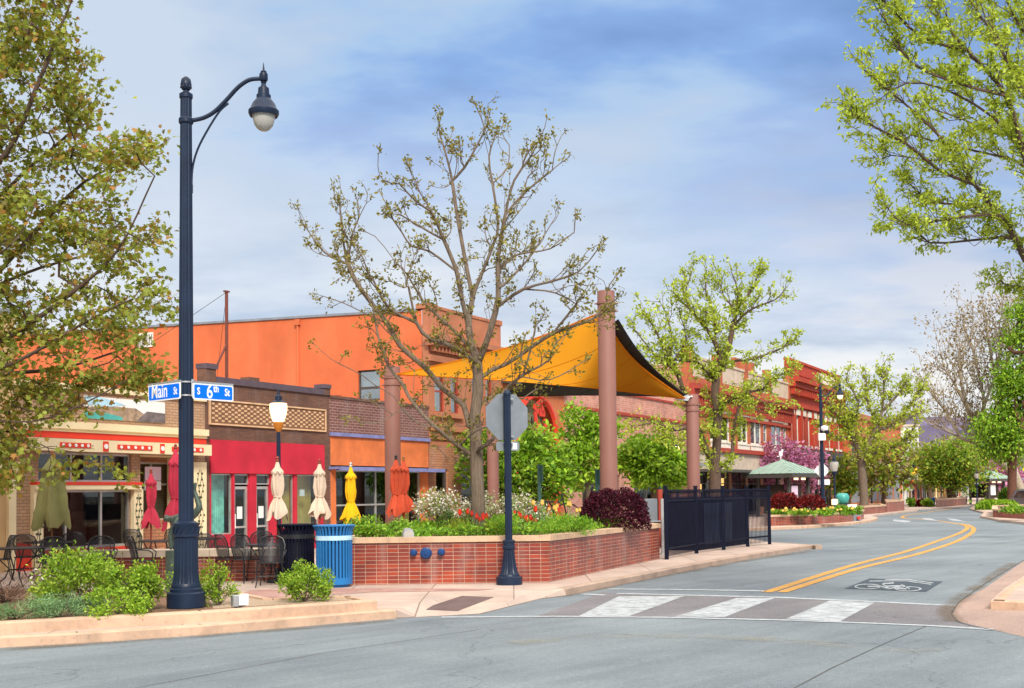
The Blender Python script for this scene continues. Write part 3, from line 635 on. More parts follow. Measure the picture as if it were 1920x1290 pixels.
b = B(); b.box(win[0], win[1], -0.05, -0.003, zb-0.1, zb); b.box(S0, rs(57), -0.06, -0.003, 0, rz(40, 1018)); P(b, 'base', 'red_paint', r)
# set-back entrance front with a window over low brickwork
e0, e1 = ent[0], ent[1]; ze = rz(300, 975, 0.9)
b = B(); b.wallholes(e0-0.1, e1+0.6, 0, zhead, [(e0+0.25, e1+0.5, ze, zhead-0.2)], 0.9, 0.15); P(b, 'entrance_wall', 'brick_light', r)
b = B(); b.box(e0-0.12, e0-0.02, 0.25, 0.9, 0, zhead); b.box(e1+0.02, e1+0.12, 0.25, 0.9, 0, zhead); b.box(e0, e1, 0.25, 0.9, zhead-0.05, zhead); P(b, 'reveal', 'cream', r)
window(r, e0+0.25, e1+0.5, ze, zhead-0.2, 0.93, 'alu', 0.05, (0.5,), (0.62,), glass='glass'); room(r, e0, e1+0.55, ze-0.1, zhead, 1.06, 3.0, 'interior_warm')
for nm, q, m in (('notice', (272, 875, 302, 901), 'pink_board'), ('notice', (271, 902, 302, 919), 'white_board')):
    a = FR(*q, 0.6); b = B(); b.box(a[0], a[1], 0.6, 0.615, a[2], a[3]); P(b, nm, m, r)
q = FR(157, 742, 308, 790); m0, m1 = q[0], q[1]; z1 = rz(157, 742); z0 = rz(157, 784)
b = B(); b.box(m0, m1, -0.03, -0.003, z0, z1); mu = P(b, 'mural', 'white_board', r)
def mp_(pts, mat, y=-0.036):
    b = B(); b.xz([(m0+(m1-m0)*u, z0+(z1-z0)*v) for u, v in pts], y, -0.0315); P(b, 'painted_shape', mat, r, mu)
pm('mural_sky', (0.42, 0.66, 0.80), 0.8, var=0.2, sc=3); pm('mural_brown', (0.34, 0.24, 0.16), 0.8, var=0.45, sc=7); pm('mural_grey', (0.16, 0.13, 0.13), 0.8, var=0.4, sc=4); pm('mural_teal', (0.08, 0.40, 0.36), 0.8)
mp_([(0, .62), (0, 1), (.18, 1), (.5, .72), (.3, .6)], 'mural_sky'); mp_([(0, 0), (0, .5), (.3, .62), (.62, .6), (.75, .3), (.78, 0)], 'mural_brown', -0.034)
mp_([(.62, 0), (.76, .5), (1, .46), (1, 0)], 'mural_grey', -0.038); mp_([(0, 0), (0, .28), (.25, .3), (.45, .15), (.45, 0)], 'mural_teal', -0.040)
# ---- brown brick shop with chequered panel and crimson shopfront
S0, S1 = S1+0.004, rs(618); r = broot('chequered_brick_building', 'brown brick shop with chequered tile panel above a crimson shopfront', s=S0)
zc = rz(394, 708+9); zf1 = rz(392, 824); zf0 = rz(392, 887)
pierA, pierB = rs(393), rs(607)
holes = [(pierA, pierB, 0.05, zf0-0.01)]
b = B(); b.wallholes(S0, S1, 0, zc, holes, 0, 0.25); P(b, 'wall', 'brick_brown', r); shell(r, S0, S1, zc-0.1, 13, 'brick_brown')
b = B(); b.box(S0+0.45, S1-0.35, -0.06, 0.3, zc, zc+0.2); P(b, 'coping', 'plum_tile', r)
b = B(); b.box(S0, S0+0.45, -0.05, 0.32, zc, zc+0.42); b.box(S1-0.35, S1, -0.05, 0.32, zc, zc+0.24); b.box(S0+2.2, S0+2.7, 0.12, 0.5, zc+0.2, zc+0.34); pr = PS(b, 'parapet_pier', 'brick_brown', r)
b = B(); b.box(S0-0.02, S0+0.5, -0.09, 0.36, zc+0.42, zc+0.58); b.box(S1-0.4, S1+0.02, -0.09, 0.36, zc+0.24, zc+0.38); PS(b, 'cap', 'plum_tile', r)
c0, c1 = rs(393, 760), rs(608, 790); cz1, cz0 = rz(394, 752-1), rz(394, 793)
b = B(); b.box(c0, c1, -0.03, -0.003, cz0, cz1); pan = P(b, 'tile_panel', 'checker_brown', r)
b = B(); n, mrow = 38, 8; dx, dz = (c1-c0-0.1)/n, (cz1-cz0-0.1)/mrow
for i in range(n):
    for j in range(mrow):
        if (i+j) % 2: x, z = c0+0.05+(i+.5)*dx, cz0+0.05+(j+.5)*dz; b.box(x-dx*.42, x+dx*.42, -0.036, -0.031, z-dz*.4, z+dz*.4)
P(b, 'light_tile', 'checker_light', r, pan)
b = B(); t = 0.05
b.box(c0-t, c1+t, -0.06, -0.003, cz1, cz1+t); b.box(c0-t, c1+t, -0.06, -0.003, cz0-t, cz0); b.box(c0-t, c0, -0.06, -0.003, cz0, cz1); b.box(c1, c1+t, -0.06, -0.003, cz0, cz1); P(b, 'panel_frame', 'checker_light', r, pan)
b = B(); b.box(pierA, pierB, -0.05, 0.2, zf0, zf1); P(b, 'fascia', 'crimson', r)
b = B()
pos = [(397, 437, 0), (441, 469, 1), (482, 508, 1), (529, 552, 0), (558, 600, 0)]
edges = [393, 397, 437, 441, 469, 482, 508, 529, 552, 558, 600, 607]
for a, c in ((393, 397), (437, 441), (469, 482), (508, 529), (552, 558), (600, 607)): b.box(rs(a), rs(c), 0.02, 0.2, 0.05, zf0-0.012)
zk = rz(400, 1003)
b.box(rs(397), rs(437), 0.03, 0.19, 0.05, zk); b.box(rs(529), rs(552), 0.03, 0.19, 0.05, rz(540, 990)); b.box(rs(558), rs(600), 0.03, 0.19, 0.05, rz(580, 988)); P(b, 'shopfront_frame', 'crimson', r)
window(r, rs(397), rs(437), zk, zf0-0.02, 0.08, 'alu', 0.035, glass='glass', back=None)
window(r, rs(529), rs(552), rz(540, 990), zf0-0.02, 0.08, 'alu', 0.03, glass='glass'); window(r, rs(558), rs(600), rz(580, 988), zf0-0.02, 0.08, 'alu', 0.03, glass='glass')
for a, c in ((441, 469), (482, 508)):
    s0, s1 = rs(a), rs(c); zd = rz(445, 912)
    window(r, s0, s1, zd+0.06, zf0-0.02, 0.08, 'alu', 0.04, glass='glass', name='transom_window')
    dr = window(r, s0+0.02, s1-0.02, 0.06, zd, 0.10, 'alu', 0.09, (), (0.42,), glass='glass', name='door')
    b = B(); b.box(s0+0.03, s0+0.08, 0.05, 0.10, zd*0.42, zd*0.62); P(b, 'handle', 'white_board', r, dr)
    b = B(); b.box((s0+s1)/2-0.13, (s0+s1)/2+0.12, 0.125, 0.135, zd*0.55, zd*0.72); P(b, 'paper', 'white_board', r, dr)
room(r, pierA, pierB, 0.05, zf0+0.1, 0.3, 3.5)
b = B(); b.box(rs(403), rs(420), 0.55, 0.6, 0.1, zf0); PS(b, 'curtain', 'sage_curtain', r)
b = B()
for k in range(7): x = rs(419)+k*0.085; b.tube([(x, 0.5, 0.4), (x, 0.5, zf0)], 0.05, 8)
PS(b, 'curtain', 'teal_curtain', r)
b = B(); b.box(rs(527), rs(604), 0.5, 0.55, 0, zf0); P(b, 'inner_wall', 'interior_warm', r)
b = B(); a = FR(562, 918, 571, 930, 0.15); b.box(a[0], a[1], 0.15, 0.16, a[2], a[3]); P(b, 'paper', 'white_board', r)
b = B(); x = rs(475); b.box(x-1.6, x-1.55, -0.06, -0.055, 0, 0.01)
# ---- low brick shop with orange boards
S0, S1 = S1+0.004, rs(805); r = broot('orange_board_building', 'plum brick shop with orange boarding and violet trim lines left of the tall orange wall', s=S0)
zt = rz(617, 746); zv1, zv0 = rz(620, 812), rz(620, 817); zo = rz(620, 872); ze = rz(620, 880)
p0, p1 = rs(630), rs(790)
b = B(); b.wallholes(S0, S1, 0, zt, [(S0+0.05, S1-0.05, 0.05, zv0)], 0, 0.25); P(b, 'wall', 'brick_purple', r); shell(r, S0, S1, zt-0.1, 13, 'brick_purple')
b = B(); b.box(S0, S1, -0.04, 0.3, zt, zt+0.10); P(b, 'coping', 'brick_brown', r)
b = B(); n = 46
for i in range(n):
    x0 = S0+(S1-S0)*i/n; b.box(x0, S0+(S1-S0)*(i+1)/n-0.006, 0.0, 0.05+0.004*(i % 2), zo, zv0)
P(b, 'boarding', 'orange_boards', r)
b = B(); b.box(S0, S1, -0.08, -0.003, zv0, zv1+0.03); b.box(S0-0.05, S1+0.35, -0.5, -0.004, ze, zo-0.06); b.box(S0-0.05, S1+0.35, -0.55, -0.45, ze-0.05, ze+0.08); P(b, 'trim', 'violet_trim', r)
b = B(); b.box(S0+0.06, p0, 0.0, 0.2, 0.05, ze); b.box(p1, S1-0.06, 0.0, 0.2, 0.05, ze); b.box(p0, p1, 0.02, 0.2, 0.05, 0.35); P(b, 'shopfront_frame', 'orange_boards', r)
window(r, p0, p1, 0.35, ze-0.02, 0.08, 'alu', 0.05, (0.46, 0.72), (0.5,), glass='glass'); room(r, p0-0.1, p1+0.1, 0.05, ze+0.1, 0.3, 4.5)
b = B(); b.box(p0, p0+3.0, 4.2, 4.25, 0.9, ze-0.1); b.box(p1-1.6, p1, 0.6, 0.65, 0.0, ze-0.1); P(b, 'inner_wall', 'interior_warm', r)
def bike(b, x, y, z, k=1.0, rot=0.0):
    M = Matrix.Translation((x, y, z)) @ Matrix.Rotation(rot, 4, 'Z'); R = 0.33*k
    for cx in (-0.5*k, 0.5*k): b.tube([M @ Vector((cx+R*math.cos(t), 0, R+R*math.sin(t))) for t in np.linspace(0, 2*PI, 20)], 0.022*k, 6, cap=False)
    for p, q in (((-.5,R/k),(-.15,.78)), ((-.15,.78),(.36,.82)), ((-.1,.3),(.36,.78)), ((-.1,.3),(-.18,.9)), ((.5,R/k),(.33,.98)), ((-.5,R/k),(-.1,.3)), ((.33,.98),(.2,1.0)), ((-.27,.92),(-.08,.92))):
        b.tube([M @ Vector((p[0]*k, 0, p[1]*k)), M @ Vector((q[0]*k, 0, q[1]*k))], 0.018*k, 6)
for i, (x, y, z, m) in enumerate(((1.5, 1.4, 0.2, 'alu'), (2.8, 2.2, 0.2, 'red_trim'), (4.4, 1.2, 0.25, 'alu'), (2.0, 2.6, 1.3, 'violet_trim'))):
    b = B(); bike(b, p0+x, y, z, 1.0, 0.4*i)
    tag(b.build('bicycle', m, None), ['silver bicycle inside the shop behind the yellow umbrella', 'dark red bicycle inside the shop behind the yellow umbrella', 'bicycle seen through glass beside the orange umbrellas', 'small violet bicycle hung high in the orange boarded shop'][i], 'bicycle', 'bicycles in the shop window')
    o = COL.objects[-1]; o.location = FW(0, 0, 0); o.rotation_euler = (0, 0, FA)
# ---- tall orange building with a long blank side wall
S0, S1 = S1+0.006, rs(942); r = broot('tall_orange_building', 'tall two storey building with a blank orange stucco side wall', s=S0)
def Sd(px, py, s):
    q = ray(px, py); P0 = FW(s, 0); t = (P0-CAM).dot(UX)/q.dot(UX); p = CAM+q*t; return (p-P0).dot(MY), p.z
zA = Sd(790, 572, S0)[1]; zB = Sd(783, 584, S0)[1]; dB, zC = Sd(300, 613, S0); 
dw1, zw1 = Sd(712, 692, S0); dw0, zw0 = Sd(671, 752, S0); 
Hw = (min(dw0, dw1), max(dw0, dw1), zw0, zw1)
EX = dB+11
b = B()                                                                   # side wall: local frame has s = const; built from strips around the window
def quad(d0, d1, za0, za1, zb0, zb1): b.add([(S0, d0, za0), (S0, d1, zb0), (S0, d1, zb1), (S0, d0, za1)], [(0,1,2,3)])
def top(d): return zB+(zC-zB)*(d/dB)
quad(0.3, Hw[0], 0, top(.3), 0, top(Hw[0])); quad(Hw[0], Hw[1], 0, Hw[2], 0, Hw[2]); quad(Hw[0], Hw[1], Hw[3], top(Hw[0]), Hw[3], top(Hw[1])); quad(Hw[1], EX, 0, top(Hw[1]), 0, top(EX))
for (d0, z0, d1, z1) in ((Hw[0], Hw[2], Hw[0], Hw[3]), (Hw[1], Hw[2], Hw[1], Hw[3]), (Hw[0], Hw[2], Hw[1], Hw[2]), (Hw[0], Hw[3], Hw[1], Hw[3])):
    b.add([(S0, d0, z0), (S0, d1, z1), (S0+0.25, d1, z1), (S0+0.25, d0, z0)], [(0,1,2,3)])
b.box(S0+0.25, S1, EX-0.2, EX, 0, zC); P(b, 'side_wall', 'stucco', r)
b = B(); b.add([(S1, 0.3, 0), (S1, EX, 0), (S1, EX, zC), (S1, 0.3, zB)], [(0,1,2,3)]); P(b, 'wall', 'brick_pink', r)
b = B(); b.add([(S0-0.06, 0.55, top(0.55)), (S0-0.06, EX, top(EX)), (S0+0.35, EX, top(EX)), (S0+0.35, 0.55, top(.55)), (S0-0.06, 0.55, top(.55)+.10), (S0-0.06, EX, top(EX)+.10), (S0+0.35, EX, top(EX)+.10), (S0+0.35, 0.55, top(.55)+.10)], [(0,1,5,4),(4,5,6,7),(3,2,6,7),(0,4,7,3)]); P(b, 'coping', 'slate', r)
b = B(); b.box(S0+0.3, S1-0.2, 0.5, EX, zB-0.6, zB-0.5); P(b, 'roof', 'roofing', r)
# side window (an opening in the side wall)
b = B(); t = 0.07; x0, x1 = S0+0.10, S0+0.16
b.box(x0, x1, Hw[0], Hw[0]+t, Hw[2], Hw[3]); b.box(x0, x1, Hw[1]-t, Hw[1], Hw[2], Hw[3]); b.box(x0, x1, Hw[0]+t, Hw[1]-t, Hw[2], Hw[2]+t); b.box(x0, x1, Hw[0]+t, Hw[1]-t, Hw[3]-t, Hw[3]); zm = Hw[2]+(Hw[3]-Hw[2])*0.42; b.box(x0-0.01, x1, Hw[0]+t, Hw[1]-t, zm-0.05, zm+0.05)
f = P(b, 'window', 'bark_dark', r)
b = B(); b.box(x0+0.02, x0+0.028, Hw[0]+t/2, Hw[1]-t/2, Hw[2], Hw[3]); P(b, 'pane', 'glass_sky', r, f)
b = B(); b.box(x0+0.3, x0+0.33, Hw[0], Hw[1], zm, Hw[3]); P(b, 'blind', 'white_board', r, f)
b = B(); b.box(S0+0.25, S0+1.5, Hw[0]-.3, Hw[0]-.25, Hw[2]-.3, Hw[3]+.3); b.box(S0+1.5, S0+1.55, Hw[0]-.3, Hw[1]+.3, Hw[2]-.3, Hw[3]+.3); P(b, 'interior', 'interior', r)
d1_, z1_ = Sd(258, 626, S0); d0_, z0_ = Sd(288, 650, S0); b = B(); b.box(S0-0.05, S0-0.003, d0_, d1_, z0_, z1_); v_ = P(b, 'vent', 'white_trim', r)
b = B()
for i in range(7): y = d0_+(d1_-d0_)*(i+0.5)/7; b.box(S0-0.065, S0-0.051, y-0.03, y+0.03, z0_+0.08, z1_-0.08)
P(b, 'slat', 'slate', r, v_)
b = B(); dp = Sd(560, 640, S0)[0]; b.tube([(S0-0.07, dp, 3.5), (S0-0.07, dp, top(dp)-0.1)], 0.05, 8); b.box(S0-0.14, S0-0.003, dp-0.12, dp+0.12, top(dp)-0.3, top(dp)-0.05); P(b, 'downpipe', 'stucco', r)
b = B(); ww = (Sd(320, 700, S0)[0], Sd(640, 690, S0)[0])
b.box(S0-0.012, S0-0.003, ww[1], ww[0], rz(805, 690)-0.9, rz(805, 690)-0.88); P(b, 'wall_joint', 'red_trim', r)
# front
zp1 = zA; zc_ = rz(815, 640); wz1, wz0 = rz(815, 692), rz(815, 772); zbelt = rz(810, 800); zg = rz(815, 835)
wins = []
for a, c in ((815, 835), (845, 862), (885, 900), (911, 924)): wins.append((rs(a, 730), rs(c, 730), wz0, wz1))
b = B(); b.wallholes(S0, S1, zg, zp1, wins, 0, 0.28); P(b, 'wall', 'terracotta', r)
b = B(); b.wallholes(S0, S1, 0, zg-0.003, [(rs(818), rs(840), 0.05, rz(820, 880)), (rs(865), rs(930), 0.4, rz(870, 872))], 0.01, 0.25); P(b, 'ground_floor_wall', 'brick_light', r)
for q in wins: window(r, *q, 0.10, 'red_trim', 0.06, (), (0.5,), glass='glass_sky', back='sage_curtain')
b = B()
for q in wins: b.box(q[0]-0.1, q[1]+0.1, -0.16, -0.003, q[2]-0.2, q[2])
PS(b, 'sill', 'terracotta', r)
b = B(); b.box(S0-0.3, S1+0.2, -0.55, -0.003, zc_, zc_+0.22); b.box(S0-0.2, S1+0.1, -0.35, -0.004, zc_-0.22, zc_); b.box(S0-0.1, S1, -0.18, -0.005, zc_-0.85, zc_-0.6); b.box(S0, S1, -0.12, -0.005, zbelt-0.15, zbelt+0.1); b.box(S0, S1, -0.08, -0.005, zbelt-0.5, zbelt-0.35)
for i in range(22): x = S0+(S1-S0)*(i+.5)/22; b.box(x-0.06, x+0.06, -0.28, -0.006, zc_-0.45, zc_-0.22)
P(b, 'cornice', 'terracotta', r)
b = B(); b.box(S0-0.06, S0+0.7, -0.06, 0.55, zp1-0.14, zp1+0.06); b.box(S0+0.7, S1-0.7, -0.04, 0.3, zp1-0.1, zp1+0.02); b.box(S1-0.7, S1+0.06, -0.06, 0.5, zp1-0.14, zp1+0.08); P(b, 'parapet', 'terracotta', r)
b = B()
for i in range(5): b.box(S0-0.002+i*0, S0+0.5, -0.07-0.0, -0.062, 0, 0.01)
dr = window(r, rs(818), rs(840), 0.05, rz(820, 880), 0.10, 'dark_trim', 0.10, (), (0.5,), glass='glass', name='door'); room(r, rs(812), rs(934), 0.05, rz(820, 870), 0.3, 3)
window(r, rs(865), rs(930), 0.4, rz(870, 872), 0.1, 'dark_trim', 0.08, (0.5,), glass='glass')
# ---- arched orange brick building
S0, S1 = S1+0.006, rs(1060); r = broot('arched_brick_building', 'single storey orange brick building with a tall arched entrance behind the street sign', s=S0)
zt = rz(1000, 728); a0, a1 = rs(966, 850), rs(1043, 850); zsp = rz(1000, 830); rad = (a1-a0)/2; xc = (a0+a1)/2
poly = [(S0, 0), (a0, 0), (a0, zsp)]+[(xc-rad*math.cos(t), zsp+rad*1.05*math.sin(t)) for t in np.linspace(0.15, PI-0.15, 16)]+[(a1, zsp), (a1, 0), (S1, 0), (S1, zt), (S0, zt)]
b = B(); b.xz(poly, 0, 0.6); P(b, 'wall', 'brick_orange', r); 
b = B(); pts = [(a0, -0.02, 0.1), (a0, -0.02, zsp)]+[(xc-rad*math.cos(t), -0.02, zsp+rad*1.05*math.sin(t)) for t in np.linspace(0.15, PI-0.15, 16)]+[(a1, -0.02, zsp), (a1, -0.02, 0.1)]
b.tube(pts, 0.16, 6); P(b, 'arch_frame', 'red_paint', r)
b = B(); b.box(a0, a1, 0.61, 0.66, 0, zt-0.5); P(b, 'screen', 'sage_curtain', r)
b = B()
for i in range(9): x = a0+(a1-a0)*(i+.5)/9; b.box(x-0.025, x+0.025, 0.45, 0.5, 0.2, zsp+rad*0.6)
for i in range(12): z = 0.4+i*0.45; b.box(a0, a1, 0.46, 0.49, z, z+0.04)
P(b, 'grille', 'dark_trim', r)
b = B(); a = Fac(1012, 775, -0.1)
for i in range(9):
    t = i*0.7; R = 0.9*(0.3+0.08*i)
    b.obox((a[0]+R*math.cos(t)*0.8, -0.12, a[1]+R*math.sin(t)), (0.55, 0.06, 0.28), ry=t*1.3)
P(b, 'ornament', 'red_paint', r)
b = B(); b.box(S0, S1, -0.3, 0.6, zt, zt+0.5); b.box(S0, S1, -0.5, 0.6, zt+0.5, zt+0.65); P(b, 'cornice', 'dark_trim', r)
shell(r, S0, S1, zt, 14, 'brick_orange', y0=0.67)
# ---- low pink brick building
S0, S1 = S1+0.006, rs(1292); r = broot('pink_brick_building', 'low weathered pink brick building between the arch and the red corner building', s=S0)
zt = rz(1062, 722); zl = rz(1160, 768); zmid = rz(1062, 800)
b = B(); b.wallholes(S0, S1, 0, zt, [(S0+2, S0+7, 0.5, 2.9), (S0+9, S0+15, 0.4, 2.9), (S1-9, S1-3, 0.4, 2.9)], 0, 0.25); P(b, 'wall', 'brick_pink', r); shell(r, S0, S1, zt-0.1, 14, 'brick_pink')
for q in ((S0+2, S0+7), (S0+9, S0+15), (S1-9, S1-3)): window(r, q[0], q[1], 0.5 if q[0] < S0+5 else 0.4, 2.9, 0.1, 'dark_trim', 0.1, (0.33, 0.66), (0.75,), glass='glass')
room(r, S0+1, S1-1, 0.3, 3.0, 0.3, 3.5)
b = B(); b.box(S0, S1, -0.16, -0.003, zt-1.15, zt-1.0); b.box(S0, S1, -0.08, 0.3, zt, zt+0.12); b.box(S0, S1, -0.1, -0.004, 3.6, 3.75); P(b, 'ledge', 'red_trim', r)
b = B(); b.box(S0+0.4, S0+6, -0.2, -0.005, 3.85, 4.35); P(b, 'signboard', 'dark_trim', r)
b = B(); b.xz([(S1-8, 3.5), (S1-1, 3.5), (S1-1, 3.7), (S1-8, 3.7)], -1.6, -0.006); P(b, 'canopy', 'slate', r)
# ---- red corner building with white framed windows
S0, S1 = S1+0.006, rs(1479, 780); r = broot('red_corner_building', 'two storey red brick building with cream parapet and white framed windows', s=S0)
zt = rz(1300, 705); zp = rz(1300, 668); wz1, wz0 = rz(1395, 782), rz(1395, 833)
wd = []
for a, c in ((1331, 1368), (1383, 1402), (1407, 1427), (1446, 1466)): wd.append((rs(a, 800), rs(c, 800), wz0, wz1))
nar = [(rs(a, 800), rs(c, 800), wz0+0.3, wz1-0.1) for a, c in ((1431, 1438), (1468, 1474))]
b = B(); b.wallholes(S0, S1, 4.6, zt, wd+nar, 0, 0.3); P(b, 'wall', 'brick_rust', r)
EXT = 26; b = B(); b.box(S0, S0+0.25, 0.31, EXT, 0, zt+0.7); b.box(S1-0.25, S1, 0.31, EXT, 0, zt); b.box(S0+.25, S1-.25, EXT-.2, EXT, 0, zt); P(b, 'side_wall', 'brick_pink', r)
b = B(); b.box(S0-0.05, S0+0.3, 0.4, EXT, zt+0.7, zt+0.85); P(b, 'coping', 'stone', r)
b = B(); b.box(S0+0.3, S1-0.3, 0.3, EXT, zt-0.6, zt-0.5); P(b, 'roof', 'roofing', r)
for q in wd: window(r, *q, 0.06, 'white_trim', 0.16, (0.5,), (), glass='glass_sky', back='interior', fd=0.22)
for q in nar: window(r, *q, 0.06, 'white_trim', 0.08, (), (0.5,), glass='glass_sky', back='interior')
b = B()
for q in wd: b.box(q[0]-0.05, q[1]+0.05, -0.12, -0.004, q[2]-0.55, q[2]); b.box(q[0]-0.1, q[1]+0.1, -0.18, -0.005, q[2]-0.08, q[2]+0.02)
for q in wd+nar: b.box(q[0]-0.15, q[1]+0.15, -0.10, -0.004, q[3], q[3]+0.28)
PS(b, 'window_surround', 'white_trim', r)
b = B(); b.box(S0, S1, -0.7, -0.003, zt-0.9, zt-0.55); b.box(S0, S1, -0.45, -0.003, zt-1.3, zt-0.9); b.box(S0, S1, -0.2, -0.003, zt-2.4, zt-2.2); b.box(S0, S1, -0.25, -0.003, 4.6, 4.9)
for i in range(46): x = S0+(S1-S0)*(i+.5)/46; b.box(x-0.1, x+0.1, -0.35, -0.004, zt-2.0, zt-1.3)
P(b, 'cornice', 'red_trim', r)
b = B()
n = 4
for i in range(n):
    x0 = S0+(S1-S0)*i/n+0.8; b.box(x0, S0+(S1-S0)*(i+1)/n, 0.0, 0.28, zt+0.003, zt+1.2); b.box(x0, S0+(S1-S0)*(i+1)/n, -0.08, 0.33, zt+1.2, zt+1.35)
PS(b, 'parapet_panel', 'stone', r)
b = B()
for i in range(n+1): x0 = S0+(S1-S0)*i/n; b.box(x0-0.001, x0+0.8, -0.1, 0.4, zt-1.2 if i else 0, zt+1.9)
for x in (0.42, 0.5, 0.58): b.box(S0+(S1-S0)*x, S0+(S1-S0)*x+0.9, 0.02, 0.35, zt+1.36, zt+2.1)
PS(b, 'parapet_pier', 'brick_rust', r)
b = B(); b.box(S0+0.8, S1, -0.02, 0.25, 3.4, 4.58); P(b, 'fascia', 'stone', r)
b = B()
for i in range(7): x = S0+1+(S1-S0-1.4)*i/6; b.box(x-0.2, x+0.2, 0.02, 0.4, 0, 3.39)
PS(b, 'shopfront_post', 'brick_light', r)
for i in range(6):
    x0 = S0+1.2+(S1-S0-1.4)*i/6; x1 = S0+0.8+(S1-S0-1.4)*(i+1)/6; window(r, x0, x1, 0.3, 3.38, 0.1, 'dark_trim', 0.1, (0.5,), (0.7,), glass='glass')
room(r, S0+0.5, S1-0.3, 0, 3.45, 0.45, 3.5)
b = B()
for x, z in ((5, 2.4), (9, 2.2), (14, 2.6), (3, 1.2)): b.box(S0+x, S0+x+0.5, 2.4, 2.6, z-0.3, z+0.3)
PS(b, 'shop_lamp', 'lit_window', r)
b = B(); b.box(S0+0.8, S1, -1.5, -0.03, 3.2, 3.38); P(b, 'canopy', 'dark_trim', r)
# ---- deep red building with paired narrow windows
S0, S1 = S1+0.006, rs(1577, 780); r = broot('deep_red_building', 'deep red painted building with pairs of tall narrow windows beyond the kiosk', s=S0)
zt = rz(1482, 712); zb_ = rz(1490, 842); wz1, wz0 = rz(1488, 777), rz(1488, 833)
pr = []; npair = 5
for i in range(npair):
    c = S0+(S1-S0)*(i+0.5)/npair
    for k in (-1, 1): pr.append((c+k*0.95-0.42, c+k*0.95+0.42, wz0, wz1))
b = B(); b.wallholes(S0, S1, zb_, zt, pr, 0, 0.3); P(b, 'wall', 'deep_red', r); shell(r, S0, S1, zt-.1, 22, 'brick_red')
for q in pr: window(r, *q, 0.12, 'white_trim', 0.12, (), (0.5,), glass='glass_sky', back='interior')
b = B()
for q in pr: b.box(q[0]-0.15, q[1]+0.15, -0.10, -0.004, q[3], q[3]+0.5); b.box(q[0]-0.15, q[1]+0.15, -0.12, -0.004, q[2]-0.2, q[2])
PS(b, 'window_surround', 'white_trim', r)
b = B()
for i in range(npair+1): x = S0+(S1-S0)*i/npair; b.box(max(S0, x-0.3), min(S1, x+0.3), -0.14, -0.004, zb_, zt-2.2)
b.box(S0, S1, -0.9, -0.003, zt-0.2, zt+0.15); b.box(S0, S1, -0.6, -0.003, zt-0.6, zt-0.2); b.box(S0, S1, -0.3, -0.003, zt-2.2, zt-1.9)
for i in range(30): x = S0+(S1-S0)*(i+.5)/30; b.box(x-0.15, x+0.15, -0.5, -0.005, zt-1.2, zt-0.6)
b.box(S0, S1, 0, 0.3, zt+0.153, zt+1.6); b.box(S0, S1, -0.12, 0.35, zt+1.6, zt+1.8); b.box(S0+3, S1-10, -0.06, -0.004, zt+0.6, zt+1.3); P(b, 'cornice', 'deep_red', r)
b = B(); b.box(S0+0.53*(S1-S0), S0+0.85*(S1-S0), -0.10, -0.03, zt+0.5, zt+1.35); P(b, 'signboard', 'white_trim', r)
b = B(); b.box(S0, S1, -0.6, 0.3, zb_-0.5, zb_-0.003); b.box(S0, S1, -0.2, 0.3, zb_-1.4, zb_-0.5); P(b, 'lower_cornice', 'dark_trim', r)
b = B()
for i in range(6): x = S0+0.3+(S1-S0-0.6)*i/5; b.box(x-0.4, x+0.4, 0, 0.4, 0, zb_-1.41)
PS(b, 'shopfront_post', 'brick_light', r)
for i in range(5): 
    x0 = S0+0.75+(S1-S0-0.6)*i/5; x1 = S0-0.15+(S1-S0-0.6)*(i+1)/5; window(r, x0, x1, 0.4, zb_-1.42, 0.1, 'dark_trim', 0.14, (0.5,), (0.6,), glass='glass')
room(r, S0+.3, S1-.3, 0, zb_-1.4, 0.45, 3)
b = B(); b.box(S1-4.5, S1-2.5, 1.2, 1.3, 3.2, 5.0); PS(b, 'shop_lamp', 'lit_window', r)
# ---- orange brick building past the side street
S0, S1 = rs(1590, 850), rs(1690, 850); r = broot('orange_brick_building', 'orange brick two storey building past the side street behind the second locust tree', s=S0)
zt = rz(1640, 792); wz1, wz0 = rz(1640, 838), rz(1640, 870)
ww = [(S0+(S1-S0)*u, S0+(S1-S0)*u+2.6, wz0, wz1) for u in (0.06, 0.24, 0.42, 0.60, 0.8)]
b = B(); b.wallholes(S0, S1, 0, zt, ww, 0, 0.3); P(b, 'wall', 'brick_orange', r)
b = B(); b.wallholes(0.3, 26, 0, zt-0.003, [(3, 7, wz0, wz1), (10, 14, wz0, wz1)], 0, 0.3); 
b.v = [(S0+0.15-y, x, z) for x, y, z in b.v]; b.box(S1-0.3, S1, 0.31, 26, 0, zt); b.box(S0+.2, S1-.3, 25.7, 26, 0, zt); P(b, 'side_wall', 'brick_orange', r)
b = B(); b.box(S0+.2, S1-.3, 0.3, 25.7, zt-0.8, zt-0.7); P(b, 'roof', 'roofing', r)
for q in ww: window(r, *q, 0.1, 'dark_trim', 0.14, (0.5,), (0.5,), glass='glass_sky', back='interior')
b = B()
for q in ww: b.box(q[0]-.2, q[1]+.2, -0.12, -0.003, q[3], q[3]+0.9); b.box(q[0]-.2, q[1]+.2, -0.14, -0.003, q[2]-0.35, q[2])
for d0 in (3, 10): b.box(S0-0.3, S0-0.16, d0-0.2, d0+4.2, wz1, wz1+0.9)
b.box(S0, S1, -0.3, -0.003, 4.6, 5.1); P(b, 'stone_trim', 'stone', r)
b = B(); b.box(S0-0.4, S1, -0.4, -0.003, zt-1.9, zt-1.5); b.box(S0-.35, S1+.2, -0.25, 0.4, zt, zt+0.5); b.box(S1-1.5, S1+.2, -0.3, 0.5, zt+0.5, zt+1.4)
for i in range(30): x = S0+(S1-S0)*(i+.5)/30; b.box(x-.25, x+.25, -0.3, -0.004, zt-2.6, zt-1.9)
